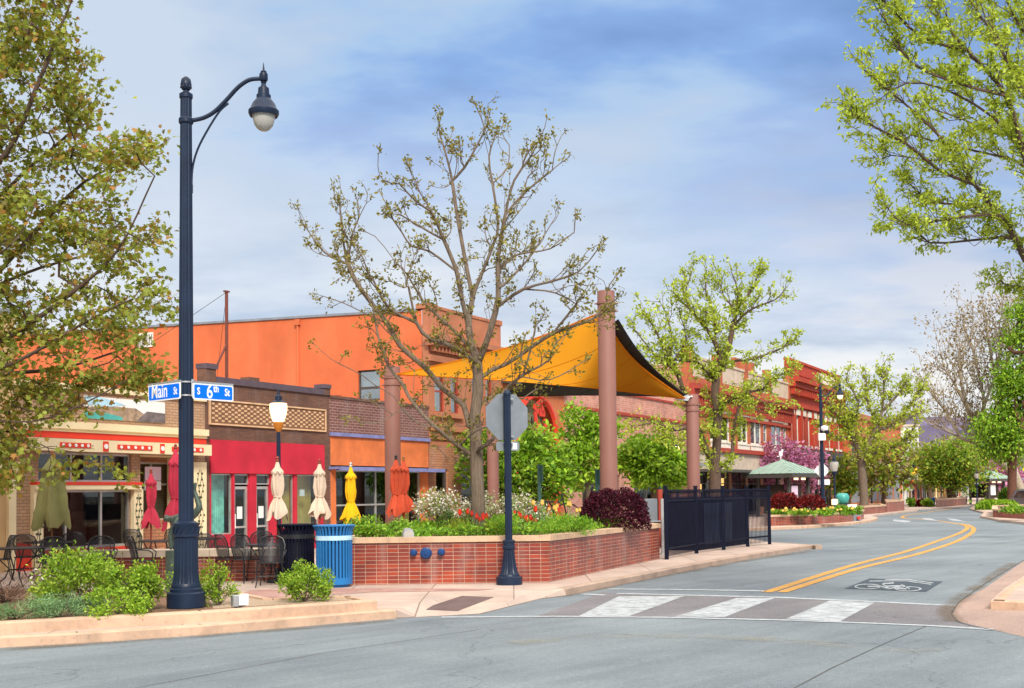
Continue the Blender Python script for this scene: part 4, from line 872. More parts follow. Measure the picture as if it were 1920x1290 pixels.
P(b, 'cornice', 'terracotta', r)
b = B()
for i in range(6): x0 = S0+1+(S1-S0-2)*i/6; b.box(x0, x0+(S1-S0-2)/6-0.8, -0.01, 0.004-0.015, 0.6, 3.8)
P(b, 'shop_window', 'slate', r)
b = B(); b.xz([(S0+(S1-S0)*.55, 4.0), (S0+(S1-S0)*.8, 4.0), (S0+(S1-S0)*.8, 4.5), (S0+(S1-S0)*.55, 4.5)], -1.4, -0.31); P(b, 'canopy', 'violet_trim', r)
# ---- the row of small far shops and paler blocks beyond
pm('far_white', (0.62, 0.62, 0.60), 0.8); pm('far_grey', (0.36, 0.33, 0.31), 0.8); pm('far_blue', (0.20, 0.30, 0.42), 0.8); pm('far_ochre', (0.46, 0.29, 0.15), 0.8)
sprev = S1
for i, (px, y, m, aw, lab) in enumerate(((1705, 838, 'far_white', 'deep_red', 'narrow white two storey shop right of the orange brick building'), (1728, 872, 'brick_red', 'green_awning', 'small red brick shop with green awning behind the blue bin'),
        (1752, 868, 'far_grey', 'slate', 'grey shop behind the far street trees'), (1775, 870, 'far_ochre', 'green_awning', 'ochre far shop with a lit shop window'), (1800, 872, 'brick_red', 'green_awning', 'red far shop with green canopy left of the far kiosk'))):
    s1 = rs(px, 900); r = broot('distant_shop_building', lab, s=sprev+0.05); zt = rz(px, y); S0 = sprev+0.05
    b = B(); nb = max(2, int((s1-S0)/6)); hl = [(S0+(s1-S0)*(j+.15)/nb, S0+(s1-S0)*(j+.85)/nb, 0.5, 3.6) for j in range(nb)]
    if zt > 9: hl += [(S0+(s1-S0)*(j+.25)/nb, S0+(s1-S0)*(j+.75)/nb, 6, 8.5) for j in range(nb)]
    b.wallholes(S0, s1, 0, zt, hl, 0, 0.3); P(b, 'wall', m, r); shell(r, S0, s1, zt-.2, 20, m)
    for q in hl: window(r, *q, 0.12, 'white_trim', 0.12, (0.5,), (), glass='glass', back='lit_window' if (i == 3 and q[2] < 1) else 'interior')
    b = B(); b.add([(S0+.5, -0.02, 4.6), (s1-.5, -0.02, 4.6), (s1-.5, -1.6, 3.9), (S0+.5, -1.6, 3.9), (S0+.5, -0.02, 4.5), (s1-.5, -0.02, 4.5), (s1-.5, -1.6, 3.6), (S0+.5, -1.6, 3.6)], [(0,3,2,1),(4,5,6,7),(3,7,6,2),(0,4,7,3),(1,2,6,5)]); P(b, 'awning', aw, r)
    b = B(); b.box(S0, s1, -0.2, 0.4, zt, zt+.4); P(b, 'coping', 'stone', r); sprev = s1
# white building showing above the trees, one more block across the far street end
for i, (px0, px1, y0, Y, m, lab) in enumerate(((1684, 1722, 800, 330, 'far_white', 'white block showing above the trees under the mesa'), (1760, 1800, 838, 300, 'far_ochre', 'pale ochre block behind the far trees'))):
    a = D(px0, y0, Y); c = D(px1, y0, Y); r = thing('distant_block', lab, 'building', (a.x, Y, 0)); wdt = c.x-a.x
    b = B(); b.box(0, wdt, 0, 15, 0, a.z); b.build('wall', m, r); b = B(); b.box(-.3, wdt+.3, -.3, 15.3, a.z, a.z+.6); b.build('roof', 'stone', r)
    b = B()
    for k in range(4):
        for j in range(3): b.box(wdt*(k+.25)/4, wdt*(k+.75)/4, -0.05, -0.01, 4+j*4, 6+j*4)
    b.build('window', 'slate', r)
# ---- roof mast of the chequered building
a = Fac(425, 708, 1.5); 
r = thing('roof_mast', 'rusty antenna mast with guy wires on the roof of the chequered brick shop', 'mast', FW(a[0], 1.5, a[1]-0.4), FA)
zt = Fac(425, 545, 1.5)[1]-(a[1]-0.4); k = Fac(398, 700, 1.5); dx = k[0]-a[0]
b = B(); b.tube([(0,0,0),(0,0,zt)], 0.055, 8); b.obox((0,0,zt-0.03), (0.22,0.1,0.05)); b.build('pole', 'rusty', r)
b = B(); b.tube([(dx,0,0.4),(0,0,Fac(425, 645, 1.5)[1]-(a[1]-0.4))], 0.04, 6); b.build('brace', 'rusty', r)
b = B(); b.tube([(0,0,zt-.05),(3.4,3.5,0.8)], 0.008, 4); b.tube([(0,0,zt-.05),(-2.6,2.5,0.6)], 0.008, 4); b.build('guy_wire', 'black', r)
# ================================================================== PLANTERS, STREET FURNITURE, PATIO
brick('planter_brick', (0.36, 0.050, 0.018), (0.205, 0.032, 0.024), (0.47, 0.32, 0.23), 0.225, 0.079, 0.0055, 0.0, 0.38, 0.30, 0.38)
pm('navy_paint', (0.009, 0.019, 0.045), 0.42, spec=0.3, var=0.25, sc=2.5, bs=0.08, fine=25); pm('navy_fence', (0.0045, 0.006, 0.019), 0.6, spec=0.12, var=0.25)
pm('black_iron', (0.016, 0.017, 0.022), 0.4, var=0.2); meshmat('iron_mesh', (0.02, 0.021, 0.026), 0.010, 0.34)
pm('blue_paint', (0.015, 0.16, 0.42), 0.38, var=0.12, sc=2); pm('hose_blue', (0.006, 0.045, 0.16), 0.35); pm('blue_light', (0.42, 0.66, 0.80), 0.4); pm('sign_blue', (0.0, 0.155, 0.80), 0.6, spec=0.15, var=0.03, bs=0)
pm('sign_white', (0.82, 0.83, 0.85), 0.45, var=0.02, bs=0); pm('steel', (0.25, 0.28, 0.31), 0.5, 0.5, var=0.12, sc=4, bs=0.05); pm('galv', (0.50, 0.51, 0.52), 0.4, 0.7)
pm('stop_red', (0.5, 0.02, 0.02), 0.5); pm('column_paint', (0.255, 0.115, 0.09), 0.6, var=0.10, sc=0.9, bs=0.05, stain=0.0)
pm('sail_dark', (0.008, 0.011, 0.012), 0.85); pm('bronze', (0.085, 0.12, 0.095), 0.45, 0.35, var=0.4, sc=6); pm('copper_green', (0.27, 0.37, 0.31), 0.6, var=0.12, sc=2)
pm('teal_glaze', (0.06, 0.34, 0.30), 0.35, var=0.2, sc=3); pm('yellow_sign', (0.78, 0.70, 0.0), 0.5, var=0.03); pm('green_post', (0.05, 0.14, 0.12), 0.5)
pm('cloth_olive', (0.27, 0.265, 0.10), 0.9, var=0.15, sc=3); pm('cloth_red', (0.50, 0.035, 0.07), 0.9, var=0.15, sc=3); pm('cloth_white', (0.66, 0.52, 0.40), 0.9, var=0.1, sc=3)
pm('cloth_yellow', (0.82, 0.47, 0.005), 0.9, var=0.12, sc=3); pm('cloth_orange', (0.60, 0.085, 0.035), 0.9, var=0.15, sc=3); pm('pole_red', (0.25, 0.04, 0.02), 0.5)
em('lamp_lit', (1.0, 0.70, 0.34), 1.5); em('lamp_amber', (1.0, 0.30, 0.02), 2.2); em('signal_red', (1.0, 0.03, 0.01), 3.0); pm('lamp_amber_cap', (0.55, 0.20, 0.03), 0.4)
m, nt, b = newmat('lamp_glass'); b.inputs['Base Color'].default_value = (0.62, 0.60, 0.55, 1); b.inputs['Roughness'].default_value = 0.15; b.inputs['Transmission Weight'].default_value = 0.35
def sailmat():
    m = bpy.data.materials.new('sail_orange'); m.use_nodes = True; MATS['sail_orange'] = m; nt = m.node_tree; nt.nodes.clear()
    d = nt.nodes.new('ShaderNodeBsdfDiffuse'); t = nt.nodes.new('ShaderNodeBsdfTranslucent'); mx = nt.nodes.new('ShaderNodeMixShader'); mx.inputs[0].default_value = 0.5
    tc = nt.nodes.new('ShaderNodeTexCoord').outputs['Object']
    c = ramp(nt, noise(nt, tc, 0.5, 3), [(0.3, (0.74, 0.27, 0.018)), (0.7, (0.84, 0.34, 0.025))])
    nt.links.new(c, d.inputs[0]); t.inputs[0].default_value = (0.95, 0.42, 0.03, 1)
    nt.links.new(d.outputs[0], mx.inputs[1]); nt.links.new(t.outputs[0], mx.inputs[2])
    o = nt.nodes.new('ShaderNodeOutputMaterial'); nt.links.new(mx.outputs[0], o.inputs[0])
sailmat()
def ringof(b, poly, dout, din, z0, z1):                                    # closed ring in plan (poly counter-clockwise or not: outward found by area)
    n = len(poly); A = sum(poly[i][0]*poly[(i+1) % n][1]-poly[(i+1) % n][0]*poly[i][1] for i in range(n)); sg = 1 if A > 0 else -1
    def off(d):
        out = []
        for i in range(n):
            p0, p1, p2 = (Vector(poly[(i+k) % n][:2]) for k in (-1, 0, 1)); t1 = (p1-p0).normalized(); t2 = (p2-p1).normalized()
            n1 = Vector((t1.y, -t1.x))*sg; n2 = Vector((t2.y, -t2.x))*sg; m = (n1+n2); m = m/m.length/max(0.4, (m/m.length).dot(n1)); out.append(p1+m*d)
        return out
    o, i_ = off(dout), off(-din)
    vs = [(p.x,p.y,z) for z in (z0, z1) for p in o]+[(p.x,p.y,z) for z in (z0, z1) for p in i_]
    for k in range(n):
        j = (k+1) % n; fs = [(k,j,n+j,n+k), (2*n+j,2*n+k,3*n+k,3*n+j), (n+k,n+j,3*n+j,3*n+k), (k,2*n+k,2*n+j,j)]
        b.add(vs if k == 0 else [], [tuple(x-(0 if k == 0 else len(vs)) for x in f) for f in fs])
    return b
def planter(label, px, z1, ct=0.11, soil='mulch', dout=0.05, brickm='planter_brick'):
    poly = [tuple(G(x, y, SW))[:2] for x, y in px]; c = poly[0]
    r = thing('brick_planter', label, 'planter', (c[0], c[1], SW)); og = (c[0], c[1], SW)
    b = B(); ringof(b, poly, 0.0, 0.22, SW-0.05, z1-ct); b.build('wall', brickm, r, og, smooth=0)
    b = B(); ringof(b, poly, dout, 0.30, z1-ct, z1); b.build('coping', 'coping', r, og, smooth=0)
    b = B(); cen = sum((Vector(p) for p in poly), Vector((0, 0)))/len(poly); b.prism([tuple(Vector(p).lerp(cen, min(.3, .15/max(.2, (Vector(p)-cen).length)))) for p in poly], SW, z1-0.05); b.build('soil', soil, r, og); return r, poly
PL_Z = 1.10
PLpx = [(636,1097),(1030,1091.5),(1237,1048),(1165,1031),(770,1044)]
planter('red brick planter with sandstone coping holding the flower bed and the bare tree', PLpx, PL_Z)
p2px = [(1440,986.5),(1526,983),(1585,979),(1612,976),(1620,972.5),(1606,968.5),(1560,967),(1440,971)]
planter('low curved red brick planter under the dark red bushes by the kiosk', p2px, 0.70, 0.1, dout=0.04)
planter('far low brick planter around the second locust tree', [(1590,967.5),(1640,963),(1661,961),(1650,957.5),(1590,960)], 0.75, 0.12)
planter('far brick planter box just right of the second locust tree trunk', [(1662,960.5),(1696,957),(1690,954),(1660,957)], 1.05, 0.14)
planter('far brick planter in front of the lit shop windows', [(1757,951),(1812,946.5),(1808,943.5),(1755,947)], 0.95, 0.14)
planter('low brick planter on the traffic island at the right edge', [(1862,969),(2020,978),(2020,962),(1930,957),(1862,959.5)], 0.62, 0.1)
# ---- low brick seat wall along the patio
a, c = G(150, 1093, SW), G(556, 1088, SW); d = (c-a); rzz = math.atan2(d.y, d.x); ln = d.length
r = thing('brick_seat_wall', 'low red brick wall with pale coping behind the patio chairs', 'wall', a, rzz)
b = B(); b.box(0, ln, 0, 0.4, 0, 0.54); b.build('wall', 'planter_brick', r)
b = B()
for k in range(5): b.bbox(ln*k/5+(0.006 if k else 0), ln*(k+1)/5, -0.06, 0.5, 0.543, 0.70, 0.01)
b.build('coping', 'stone', r)
# ---- litter bins with slats
def bin_(label, px, py, main, band):
    p = G(px, py, SW); r = thing('litter_bin', label, 'litter bin', p, 0.3, 'slatted litter bins by the planter'); R = 0.355; H = 1.24
    b = B(); n = 32
    for i in range(n):
        t = 2*PI*i/n; M = Matrix.Rotation(t, 4, 'Z'); pts = [(R, 0, 0.12), (R, 0, H-0.2), (R+0.015, 0, H-0.10), (R+0.06, 0, H-0.02)]; w_ = 0.021
        vs = []
        for (x, _, z) in pts: vs += [M @ Vector((x-.008, -w_, z)), M @ Vector((x+.008, -w_, z)), M @ Vector((x+.008, w_, z)), M @ Vector((x-.008, w_, z))]
        fs = [(k*4+j, k*4+(j+1) % 4, k*4+4+(j+1) % 4, k*4+4+j) for k in range(3) for j in range(4)]+[(0,3,2,1), (12,13,14,15)]; b.add(vs, fs)
    b.build('slat_body', main, r)
    b = B(); b.lathe([(R+.010, H-.30), (R+.016, H-.30), (R+.016, H-.21), (R+.010, H-.21)], 40); b.build('band', band, r)
    b = B(); b.lathe([(R-.03, 0.06), (R+.012, 0.06), (R+.012, 0.19), (R-.03, 0.19)], 40); b.build('foot_band', main, r)
    b = B(); b.lathe([(R-.09, 0), (R-.06, 0), (R-.06, 0.06), (R-.09, 0.06)], 32); b.build('foot', main, r)
    b = B(); b.lathe([(R+.05, H-.03), (R+.075, H-.02), (R+.075, H), (R+.05, H+.005), (R-.09, H-.06), (R-.10, H-.09)], 40); b.build('rim', main, r)
    b = B(); b.lathe([(R-.09, 0.12), (R-.085, H-.12), (R-.10, H-.10)], 32); b.build('liner', 'black' if main != 'blue_paint' else 'hose_blue', r)
    return r
bin_('blue slatted litter bin with a pale band at the planter corner', 627, 1100, 'blue_paint', 'blue_light')
bin_('black slatted litter bin beside the blue one', 557, 1093, 'navy_fence', 'black_iron')
# ---- tall street lamps
def street_lamp(label, base, lit=False, group='tall arm street lamps', mast=True):
    r = thing('street_lamp', label, 'street lamp', base, 0.0, group); k = 0.00841
    def pr(l, x=0): return [(h*k, (1138-y)*k) for h, y in l]
    b = B(); b.lathe(pr([(35,1138),(35,1112),(33,1110),(30,1109),(30,1104),(27,1102),(27,1098),(25,1094)]), 24)
    b.lathe(pr([(25,1094),(23.5,1088),(22.3,1075),(21.5,1050),(21.8,1020),(22.2,1010)]), 48, flute=(0, 5, 0.955)); b.build('base', 'navy_paint', r, smooth=28)
    b = B(); b.lathe(pr([(22,1010),(24,1008),(24,1005),(23,1004),(23,988),(24,986),(24,983),(20,982),(16,979)]), 32)
    for i in range(14):
        t = 2*PI*i/14; R = 23.2*k; b.tube([(R*math.cos(t+.0), R*math.sin(t+.0), (1138-1002)*k), (R*1.03*math.cos(t+.12), R*1.03*math.sin(t+.12), (1138-996)*k), (R*math.cos(t+.24), R*math.sin(t+.24), (1138-990)*k)], 0.012, 6)
    b.build('collar', 'navy_paint', r)
    b = B(); b.lathe(pr([(14,982),(13.6,700),(12,420),(10.6,184)]), 32, flute=(0, 3, 0.93)); b.build('pole', 'navy_paint', r, smooth=12)
    b = B(); b.lathe(pr([(10.5,184),(12.4,182),(12.4,175),(10,173),(6,171),(5,168),(8,166),(10,160),(10,154),(8,147),(4,142),(0.5,140.5)]), 24)
    for q in range(3):
        for i in range(10): t = 2*PI*(i+.5*(q % 2))/10; R = (9.6-.9*q)*k; b.tube([(R*math.cos(t), R*math.sin(t), (1138-163+6*q)*k), (R*.98*math.cos(t), R*.98*math.sin(t), (1138-157+6*q)*k)], [0.018, 0.004], 5)
    b.build('finial', 'navy_paint', r)
    A = lambda l: [((x-349)*k, 0, (1138-y)*k) for x, y in smoothpx(l, 4)]
    b = B(); b.tube(A([(356,226),(381.5,220.5),(403,208.5),(425,187),(447,163),(468,149),(490,146.5)]), 0.034, 10); b.lathe([(0.10,-.05),(0.115,-.03),(0.115,.03),(0.1,.05)], 16, (0.0, 0, (1138-226)*k)); b.build('arm', 'navy_paint', r)
    b = B(); b.tube(A([(359,362),(361,317),(371,280),(390,243),(412,208.5),(429,193)]), 0.018, 8); b.obox((10.5*k, 0, (1138-355)*k), (0.03, 0.05, 0.14)); b.build('brace', 'navy_paint', r)
    cx = (495.5-349)*k
    b = B(); b.lathe(pr([(0.4,116),(1.2,122),(2,130),(3,131),(5.5,133),(5.5,135),(2.5,136),(7.5,137),(8,140),(8,149),(7,151),(4,152),(5.5,154),(4,157),(6.5,163),(10,165),(11,178),(13.5,178.5),(13.5,186)]), 20, (cx, 0, 0)); 
    b.lathe(pr([(12,184),(15,187),(21,195),(25,205),(28.5,208.5),(28.5,214),(26,219),(21,216)]), 32, (cx, 0, 0)); b.build('lamp_housing', 'navy_paint', r)
    b = B(); b.lathe(pr([(21.5,215),(21.3,219),(20,228),(17,237),(11,244),(5,247),(0.5,247.8)]), 28, (cx, 0, 0)); b.build('lamp_glass', 'lamp_lit' if lit else 'lamp_glass', r)
    return r
LB = G(349, 1138, 0.27); street_lamp('tall dark blue street lamp with curved arm standing in the roadside bed', LB)
base2 = D(1543, 938, 74); base2.z = SW; street_lamp('lit tall street lamp far down the street with a diamond sign on its pole', base2, True)
# street name blades
def rrect(w_, h, r, n=5):
    out = []
    for cx, cy, a0 in ((w_/2-r, h/2-r, 0), (-w_/2+r, h/2-r, 1), (-w_/2+r, -h/2+r, 2), (w_/2-r, -h/2+r, 3)):
        out += [(cx+r*math.cos((a0+i/n)*PI/2), cy+r*math.sin((a0+i/n)*PI/2)) for i in range(n+1)]
    return out
def blade(label, px0, Y0, px1, Y1, yt, yb, words):
    a, c = D(px0, (yt+yb)/2, Y0), D(px1, (yt+yb)/2, Y1); mid = (a+c)/2; d = c-a; wl = math.hypot(d.x, d.y); h = (yb-yt)*mid.y/FPX
    mid.z = CAMZ+( (645+CY-(yt+yb)/2)*mid.y/FPX*1.0 ) if False else (a.z+c.z)/2
    r = thing('street_sign', label, 'street sign', mid, math.atan2(d.y, d.x), 'street name signs on the lamp pole')
    b = B(); b.xz(rrect(wl, h, 0.03), -0.008, 0.008); b.build('blade', 'sign_white', r)
    b = B(); e = 0.022; b.xz(rrect(wl-2*e, h-2*e, 0.02), -0.0105, -0.0085); b.build('blue_field', 'sign_blue', r)
    b = B()
    for s_, sz, x, z in words: b.text(s_, sz, Matrix.Translation((x*wl, -0.0115, z*h)) @ Matrix.Rotation(PI/2, 4, 'X') @ Matrix.Diagonal((0.78, 1, 1, 1)), 0.001, 0.004)
    b.build('lettering', 'sign_white', r, smooth=0)
    b = B(); b.box(-wl/2, wl/2, -0.012, 0.012, h/2+0.002, h/2+0.03); b.build('rail', 'galv', r); return r
blade('blue street name sign reading Main St left of the lamp pole', 279, 18.75, 338.5, 18.15, 719.5, 751, [('Main', 0.31, -0.14, 0.06), ('St', 0.16, 0.36, -0.02)])
blade('blue street name sign reading S 6th St right of the lamp pole', 361.5, 18.15, 437, 18.75, 720.5, 751, [('S', 0.15, -0.37, 0), ('6', 0.31, -0.1, 0.0), ('th', 0.16, 0.06, 0.22), ('St', 0.16, 0.34, 0.03)])
t = thing('sign_bracket', 'galvanised clamp bracket holding two street signs on the tall lamp pole', 'bracket', (LB.x, LB.y, D(349, 735, LB.y).z))
b = B()
for y in (716.5, 742): b.lathe([(0.118,-.012),(0.128,-.012),(0.128,.012),(0.118,.012)], 24, (0, 0, (735-y)*0.00823))
b.build('clamp', 'galv', t)
b = B()
for s_ in (-1, 1): b.box(s_*0.13-0.02, s_*0.13+0.02, -0.1, 0.0, -0.08, 0.19)
b.build('upright', 'galv', t)
# ---- stop sign seen from behind
SB = G(955, 1096, SW); k = SB.y/FPX
r = thing('sign_post', 'fluted dark blue sign post on a heavy base at the crossing', 'sign post', SB)
b = B(); b.lathe([(h*k, (1096-y)*k) for h, y in [(24.5,1096),(24.5,1082),(23,1081),(20,1080),(19,1077)]], 24); b.lathe([(h*k, (1096-y)*k) for h, y in [(19,1077),(16,1073),(13.5,1062),(11,1044),(10,1030)]], 40, flute=(0, 4, 0.93)); b.build('base', 'navy_paint', r, smooth=25)
b = B(); b.lathe([(h*k, (1096-y)*k) for h, y in [(10,1031),(12,1029),(12,1025),(11,1024),(11,1018),(12,1017),(12,1014),(7,1012)]], 24); b.build('collar', 'navy_paint', r)
b = B(); b.lathe([(h*k, (1096-y)*k) for h, y in [(6.8,1013),(6.6,740)]], 28, flute=(0, 1, 0.9)); b.lathe([(h*k, (1096-y)*k) for h, y in [(7.4,742),(7.4,738),(5,733),(0.5,731)]], 20); b.build('pole', 'navy_paint', r, smooth=12)
def D0(px, py, Y): return D(px, py, Y)
c = D(950.5, 782, SB.y+0.13); ro = 0.47
r = thing('stop_sign', 'octagonal stop sign seen from its grey back on the fluted post', 'stop sign', c, 0.45)
oc = [(ro*1.082*math.cos(PI/8+i*PI/4), ro*1.082*math.sin(PI/8+i*PI/4)) for i in range(8)]
b = B(); b.xz(oc, -0.004, 0.004); b.build('plate', 'steel', r)
b = B(); b.xz([(x*.99, z*.99) for x, z in oc], 0.005, 0.007); b.build('face', 'stop_red', r)
b = B(); b.text('STOP', 0.36, Matrix.Translation((0, 0.0085, 0)) @ Matrix.Rotation(PI, 4, 'Z') @ Matrix.Rotation(PI/2, 4, 'X'), 0.0008); b.build('lettering', 'sign_white', r, smooth=0)
b = B()
for z in (0.36, -0.40): b.obox((0.02, -0.055, z), (0.20, 0.10, 0.022), rz=-0.45)
b.build('clamp', 'galv', r)
c = D(952, 836.5, SB.y+0.12); r = thing('small_sign_plate', 'small grey plate with a white sticker below the stop sign', 'sign plate', c, 0.35)
b = B(); b.xz(rrect(0.50, 0.19, 0.05), -0.004, 0.004); b.build('plate', 'steel', r)
b = B(); b.xz(rrect(0.10, 0.13, 0.02), -0.008, -0.0045); o = b.build('sticker', 'sign_white', r); o.location = (0.15, 0, 0.0)
b = B()
for z in (0.07, -0.07): b.obox((-0.0, -0.055, z), (0.20, 0.09, 0.018), rz=-0.35)
b.build('clamp', 'galv', r)
# ---- shade sails and their columns
def column(label, px, ytop, Y, rpx, zb=SW):
    p = D(px, 925, Y); h = D(px, ytop, Y).z-zb; R = rpx*Y/FPX
    r = thing('shade_column', label, 'column', (p.x, p.y, zb), 0, 'steel columns of the shade sails')
    b = B(); b.lathe([(R,0),(R,h-.01),(R*.98,h)], 32); b.build('post', 'column_paint', r)
    b = B()
    for z in (h-0.35, h-0.55): b.lathe([(R+.002,z),(R+.022,z),(R+.022,z+.05),(R+.002,z+.05)], 32)
    for z in (h-0.33, h-0.53):
        for s_ in (-1, 1): b.tube([(s_*(R+.02), 0, z), (s_*(R+.08), 0, z)], 0.02, 8)
    b.build('collar', 'column_paint', r); return p
cA = column('tallest brown shade column at the high corner of the orange sail', 1142, 546, 31, 16.5)
cB = column('left brown shade column in front of the low orange boarded shop', 737, 688, 34, 15)
cC = column('right brown shade column beside the black fence', 1301, 740, 38, 12)
cD = column('brown shade column partly hidden behind the tree trunk and stop sign', 925, 744, 46, 11)
def sail(name, label, A, Bp, Cp, sag, mat, n=22, droop=0.0):
    A, Bp, Cp = Vector(A), Vector(Bp), Vector(Cp); cen = (A+Bp+Cp)/3; vs = []; idx = {}
    for i in range(n+1):
        for j in range(n+1-i):
            u, v_ = i/n, j/n; w_ = 1-u-v_; p = A*w_+Bp*u+Cp*v_
            e = sag*4*(w_*u*(1-v_*1.8 if v_ < .55 else 0)+u*v_*(1-w_*1.8 if w_ < .55 else 0)+w_*v_*(1-u*1.8 if u < .55 else 0))
            p = p.lerp(cen, min(.5, e)); p.z -= droop*27*u*v_*w_; idx[i, j] = len(vs); vs.append(p)
    fs = []
    for i in range(n):
        for j in range(n-i):
            fs.append((idx[i,j], idx[i+1,j], idx[i,j+1]))
            if j < n-i-1: fs.append((idx[i+1,j], idx[i+1,j+1], idx[i,j+1]))
    r = thing(name, label, 'shade sail', A)
    b = B(); b.add(vs, fs); b.build('fabric', mat, r, A, smooth=80)
    b = B()
    for L_ in ([idx[i,0] for i in range(n+1)], [idx[0,j] for j in range(n+1)], [idx[n-j,j] for j in range(n+1)]): b.tube([vs[q] for q in L_], 0.022, 5)
    b.build('hem', mat, r, A)
    b = B()
    for q in (5, 10, 15): b.tube([vs[idx[i, q]]+Vector((0, 0, -.004)) for i in range(n+1-q)], 0.010, 4)
    b.build('seam', mat, r, A)
    return r
aP = D(1128, 585, 30.8); bP = D(742, 702, 33.8); c_ = D(1286, 748, 37.8)
sail('shade_sail', 'orange triangular shade sail stretched from the tallest column', aP, bP, c_, 0.16, 'sail_orange', droop=0.32)
aQ = D(1159, 600, 31.2); dQ = D(929, 745, 45.8); eQ = D(1289, 744, 37.9)
sail('dark_shade_sail', 'black shade sail showing behind the edge of the orange one', aQ, dQ, eQ, 0.105, 'sail_dark', droop=0.1)
t = thing('sail_shackle', 'grey steel corner plate joining the sails to the right column', 'corner plate', D(1283, 747, 37.75))
b = B(); b.xz([(-.35,-.02),(.12,.12),(.2,.05),(.12,-.08)], -0.02, 0.02); b.build('plate', 'galv', t)
b = B(); b.tube([(.1,0,.03),(.26,0,.06)], 0.025, 8); b.build('shackle', 'galv', t)
# ---- black picket enclosure
F = [G(x, y, SW) for x, y in ((1250,1049),(1306,1038),(1357,1031),(1402,1025),(1443,1020.5))]
r = thing('picket_fence', 'black steel picket enclosure with five posts on the kerbside pavement', 'fence', F[0]); H = 1.90
nb = (F[4]-F[0]).normalized(); nb = Vector((-nb.y, nb.x, 0))*2.2
fp = F
for p in fp:
    b = B(); b.box(p.x-.05, p.x+.05, p.y-.05, p.y+.05, SW, SW+H+0.06); b.box(p.x-.062, p.x+.062, p.y-.062, p.y+.062, SW+H+0.062, SW+H+0.09); b.build('post', 'navy_fence', r, F[0])
for i in range(len(fp)-1):
    p, q = fp[i], fp[i+1]
    rl = B(); pk = B(); d = (q-p); nn = max(8, int(d.length/0.105))
    for z in (0.28, H-0.32, H-0.04): rl.bar(p+Vector((0,0,z)), q+Vector((0,0,z)), 0.045, 0.05)
    rl.build('rail', 'navy_fence', r, F[0])
    for k_ in range(1, nn): a = p+d*k_/nn; pk.bar(a+Vector((0,0,0.08)), a+Vector((0,0,H-0.05)), 0.019)
    for k_ in range(nn):                                                  # rings between the upper rails
        a = p+d*(k_+.5)/nn; tt = d.normalized(); pk.tube([a+tt*0.04*math.cos(u)+Vector((0,0,H-.18+.1*math.sin(u))) for u in np.linspace(0, 2*PI, 9)], 0.008, 4, cap=False)
    pk.build('picket_panel', 'navy_fence', r, F[0], smooth=0)
t = thing('utility_cabinet', 'dark blue utility cabinet inside the picket enclosure', 'cabinet', F[2]+nb*0.5, math.atan2((F[4]-F[0]).y, (F[4]-F[0]).x))
b = B(); b.bbox(-0.6, 4.4, -0.5, 0.5, 0, 1.6, 0.03); b.build('body', 'navy_fence', t); b = B(); b.box(-0.1, 1.3, -0.52, -0.503, 0.15, 1.45); b.box(1.4, 2.6, -0.52, -0.503, 0.15, 1.45); b.build('door', 'navy_paint', t)
p = G(1243.5, 1040, SW); t = thing('steel_post', 'pale steel post at the near end of the black fence', 'post', p); b = B(); b.bbox(-.05, .05, -.05, .05, 0, 1.62, 0.012); b.build('post', 'galv', t); b = B(); b.box(-.09, .09, -.09, .09, 0, .02); b.build('foot', 'galv', t)
p = D(1222, 980, 39); p.z = SW; t = thing('information_panel', 'brushed steel panel with a rail standing behind the planter', 'panel', p, 0.2)
b = B(); b.bbox(-.24, .2, -.06, .06, 0.1, 1.6, 0.02); b.build('panel', 'steel', t); b = B(); b.tube([(-.3,-.12,.85),(.5,-.12,.85)], 0.025, 8); b.build('rail', 'steel', t); b = B(); b.box(.22, .36, -.08, .08, 0, 1.9); b.build('post', 'red_trim', t)
# ---- fire hose connections on the planter front
pa, pb = G(636, 1097, SW), G(1030, 1091.5, SW); dr_ = (pb-pa).normalized(); nr = Vector((dr_.y, -dr_.x, 0))
def onwall(px, py, off=0.0):
    q = ray(px, py); t = ((pa+nr*off)-CAM).dot(nr)/q.dot(nr); return CAM+q*t
for px, py, R, lab in ((775.5,1036,0.065,'small blue hose cap left of the large one on the planter wall'), (799,1037,0.105,'large blue hose connection cap in the middle of the planter wall'), (827.5,1035,0.068,'small blue hose cap right of the large one on the planter wall')):
    t = thing('hose_cap', lab, 'hose connection', onwall(px, py), math.atan2(dr_.y, dr_.x), 'blue hose connections on the planter wall')
    Mx = Matrix.Rotation(PI/2, 4, 'X')
    def lx(b, prof, n=20, fl=None): c = B(); c.lathe(prof, n, flute=fl); b.add([Mx @ Vector(v) for v in c.v], c.f)
    b = B(); lx(b, [(R*1.15,0),(R*1.15,.03),(R*.85,.04),(R*.85,.08)]); b.build('flange', 'hose_blue', t)
    b = B(); lx(b, [(R,.08),(R*1.05,.09),(R*1.05,.14),(R*.8,.16),(R*.3,.165)], 24, (1,2,.9)); b.obox((0,-.175,0), (R*.5,.03,R*.5)); b.build('cap', 'hose_blue', t)
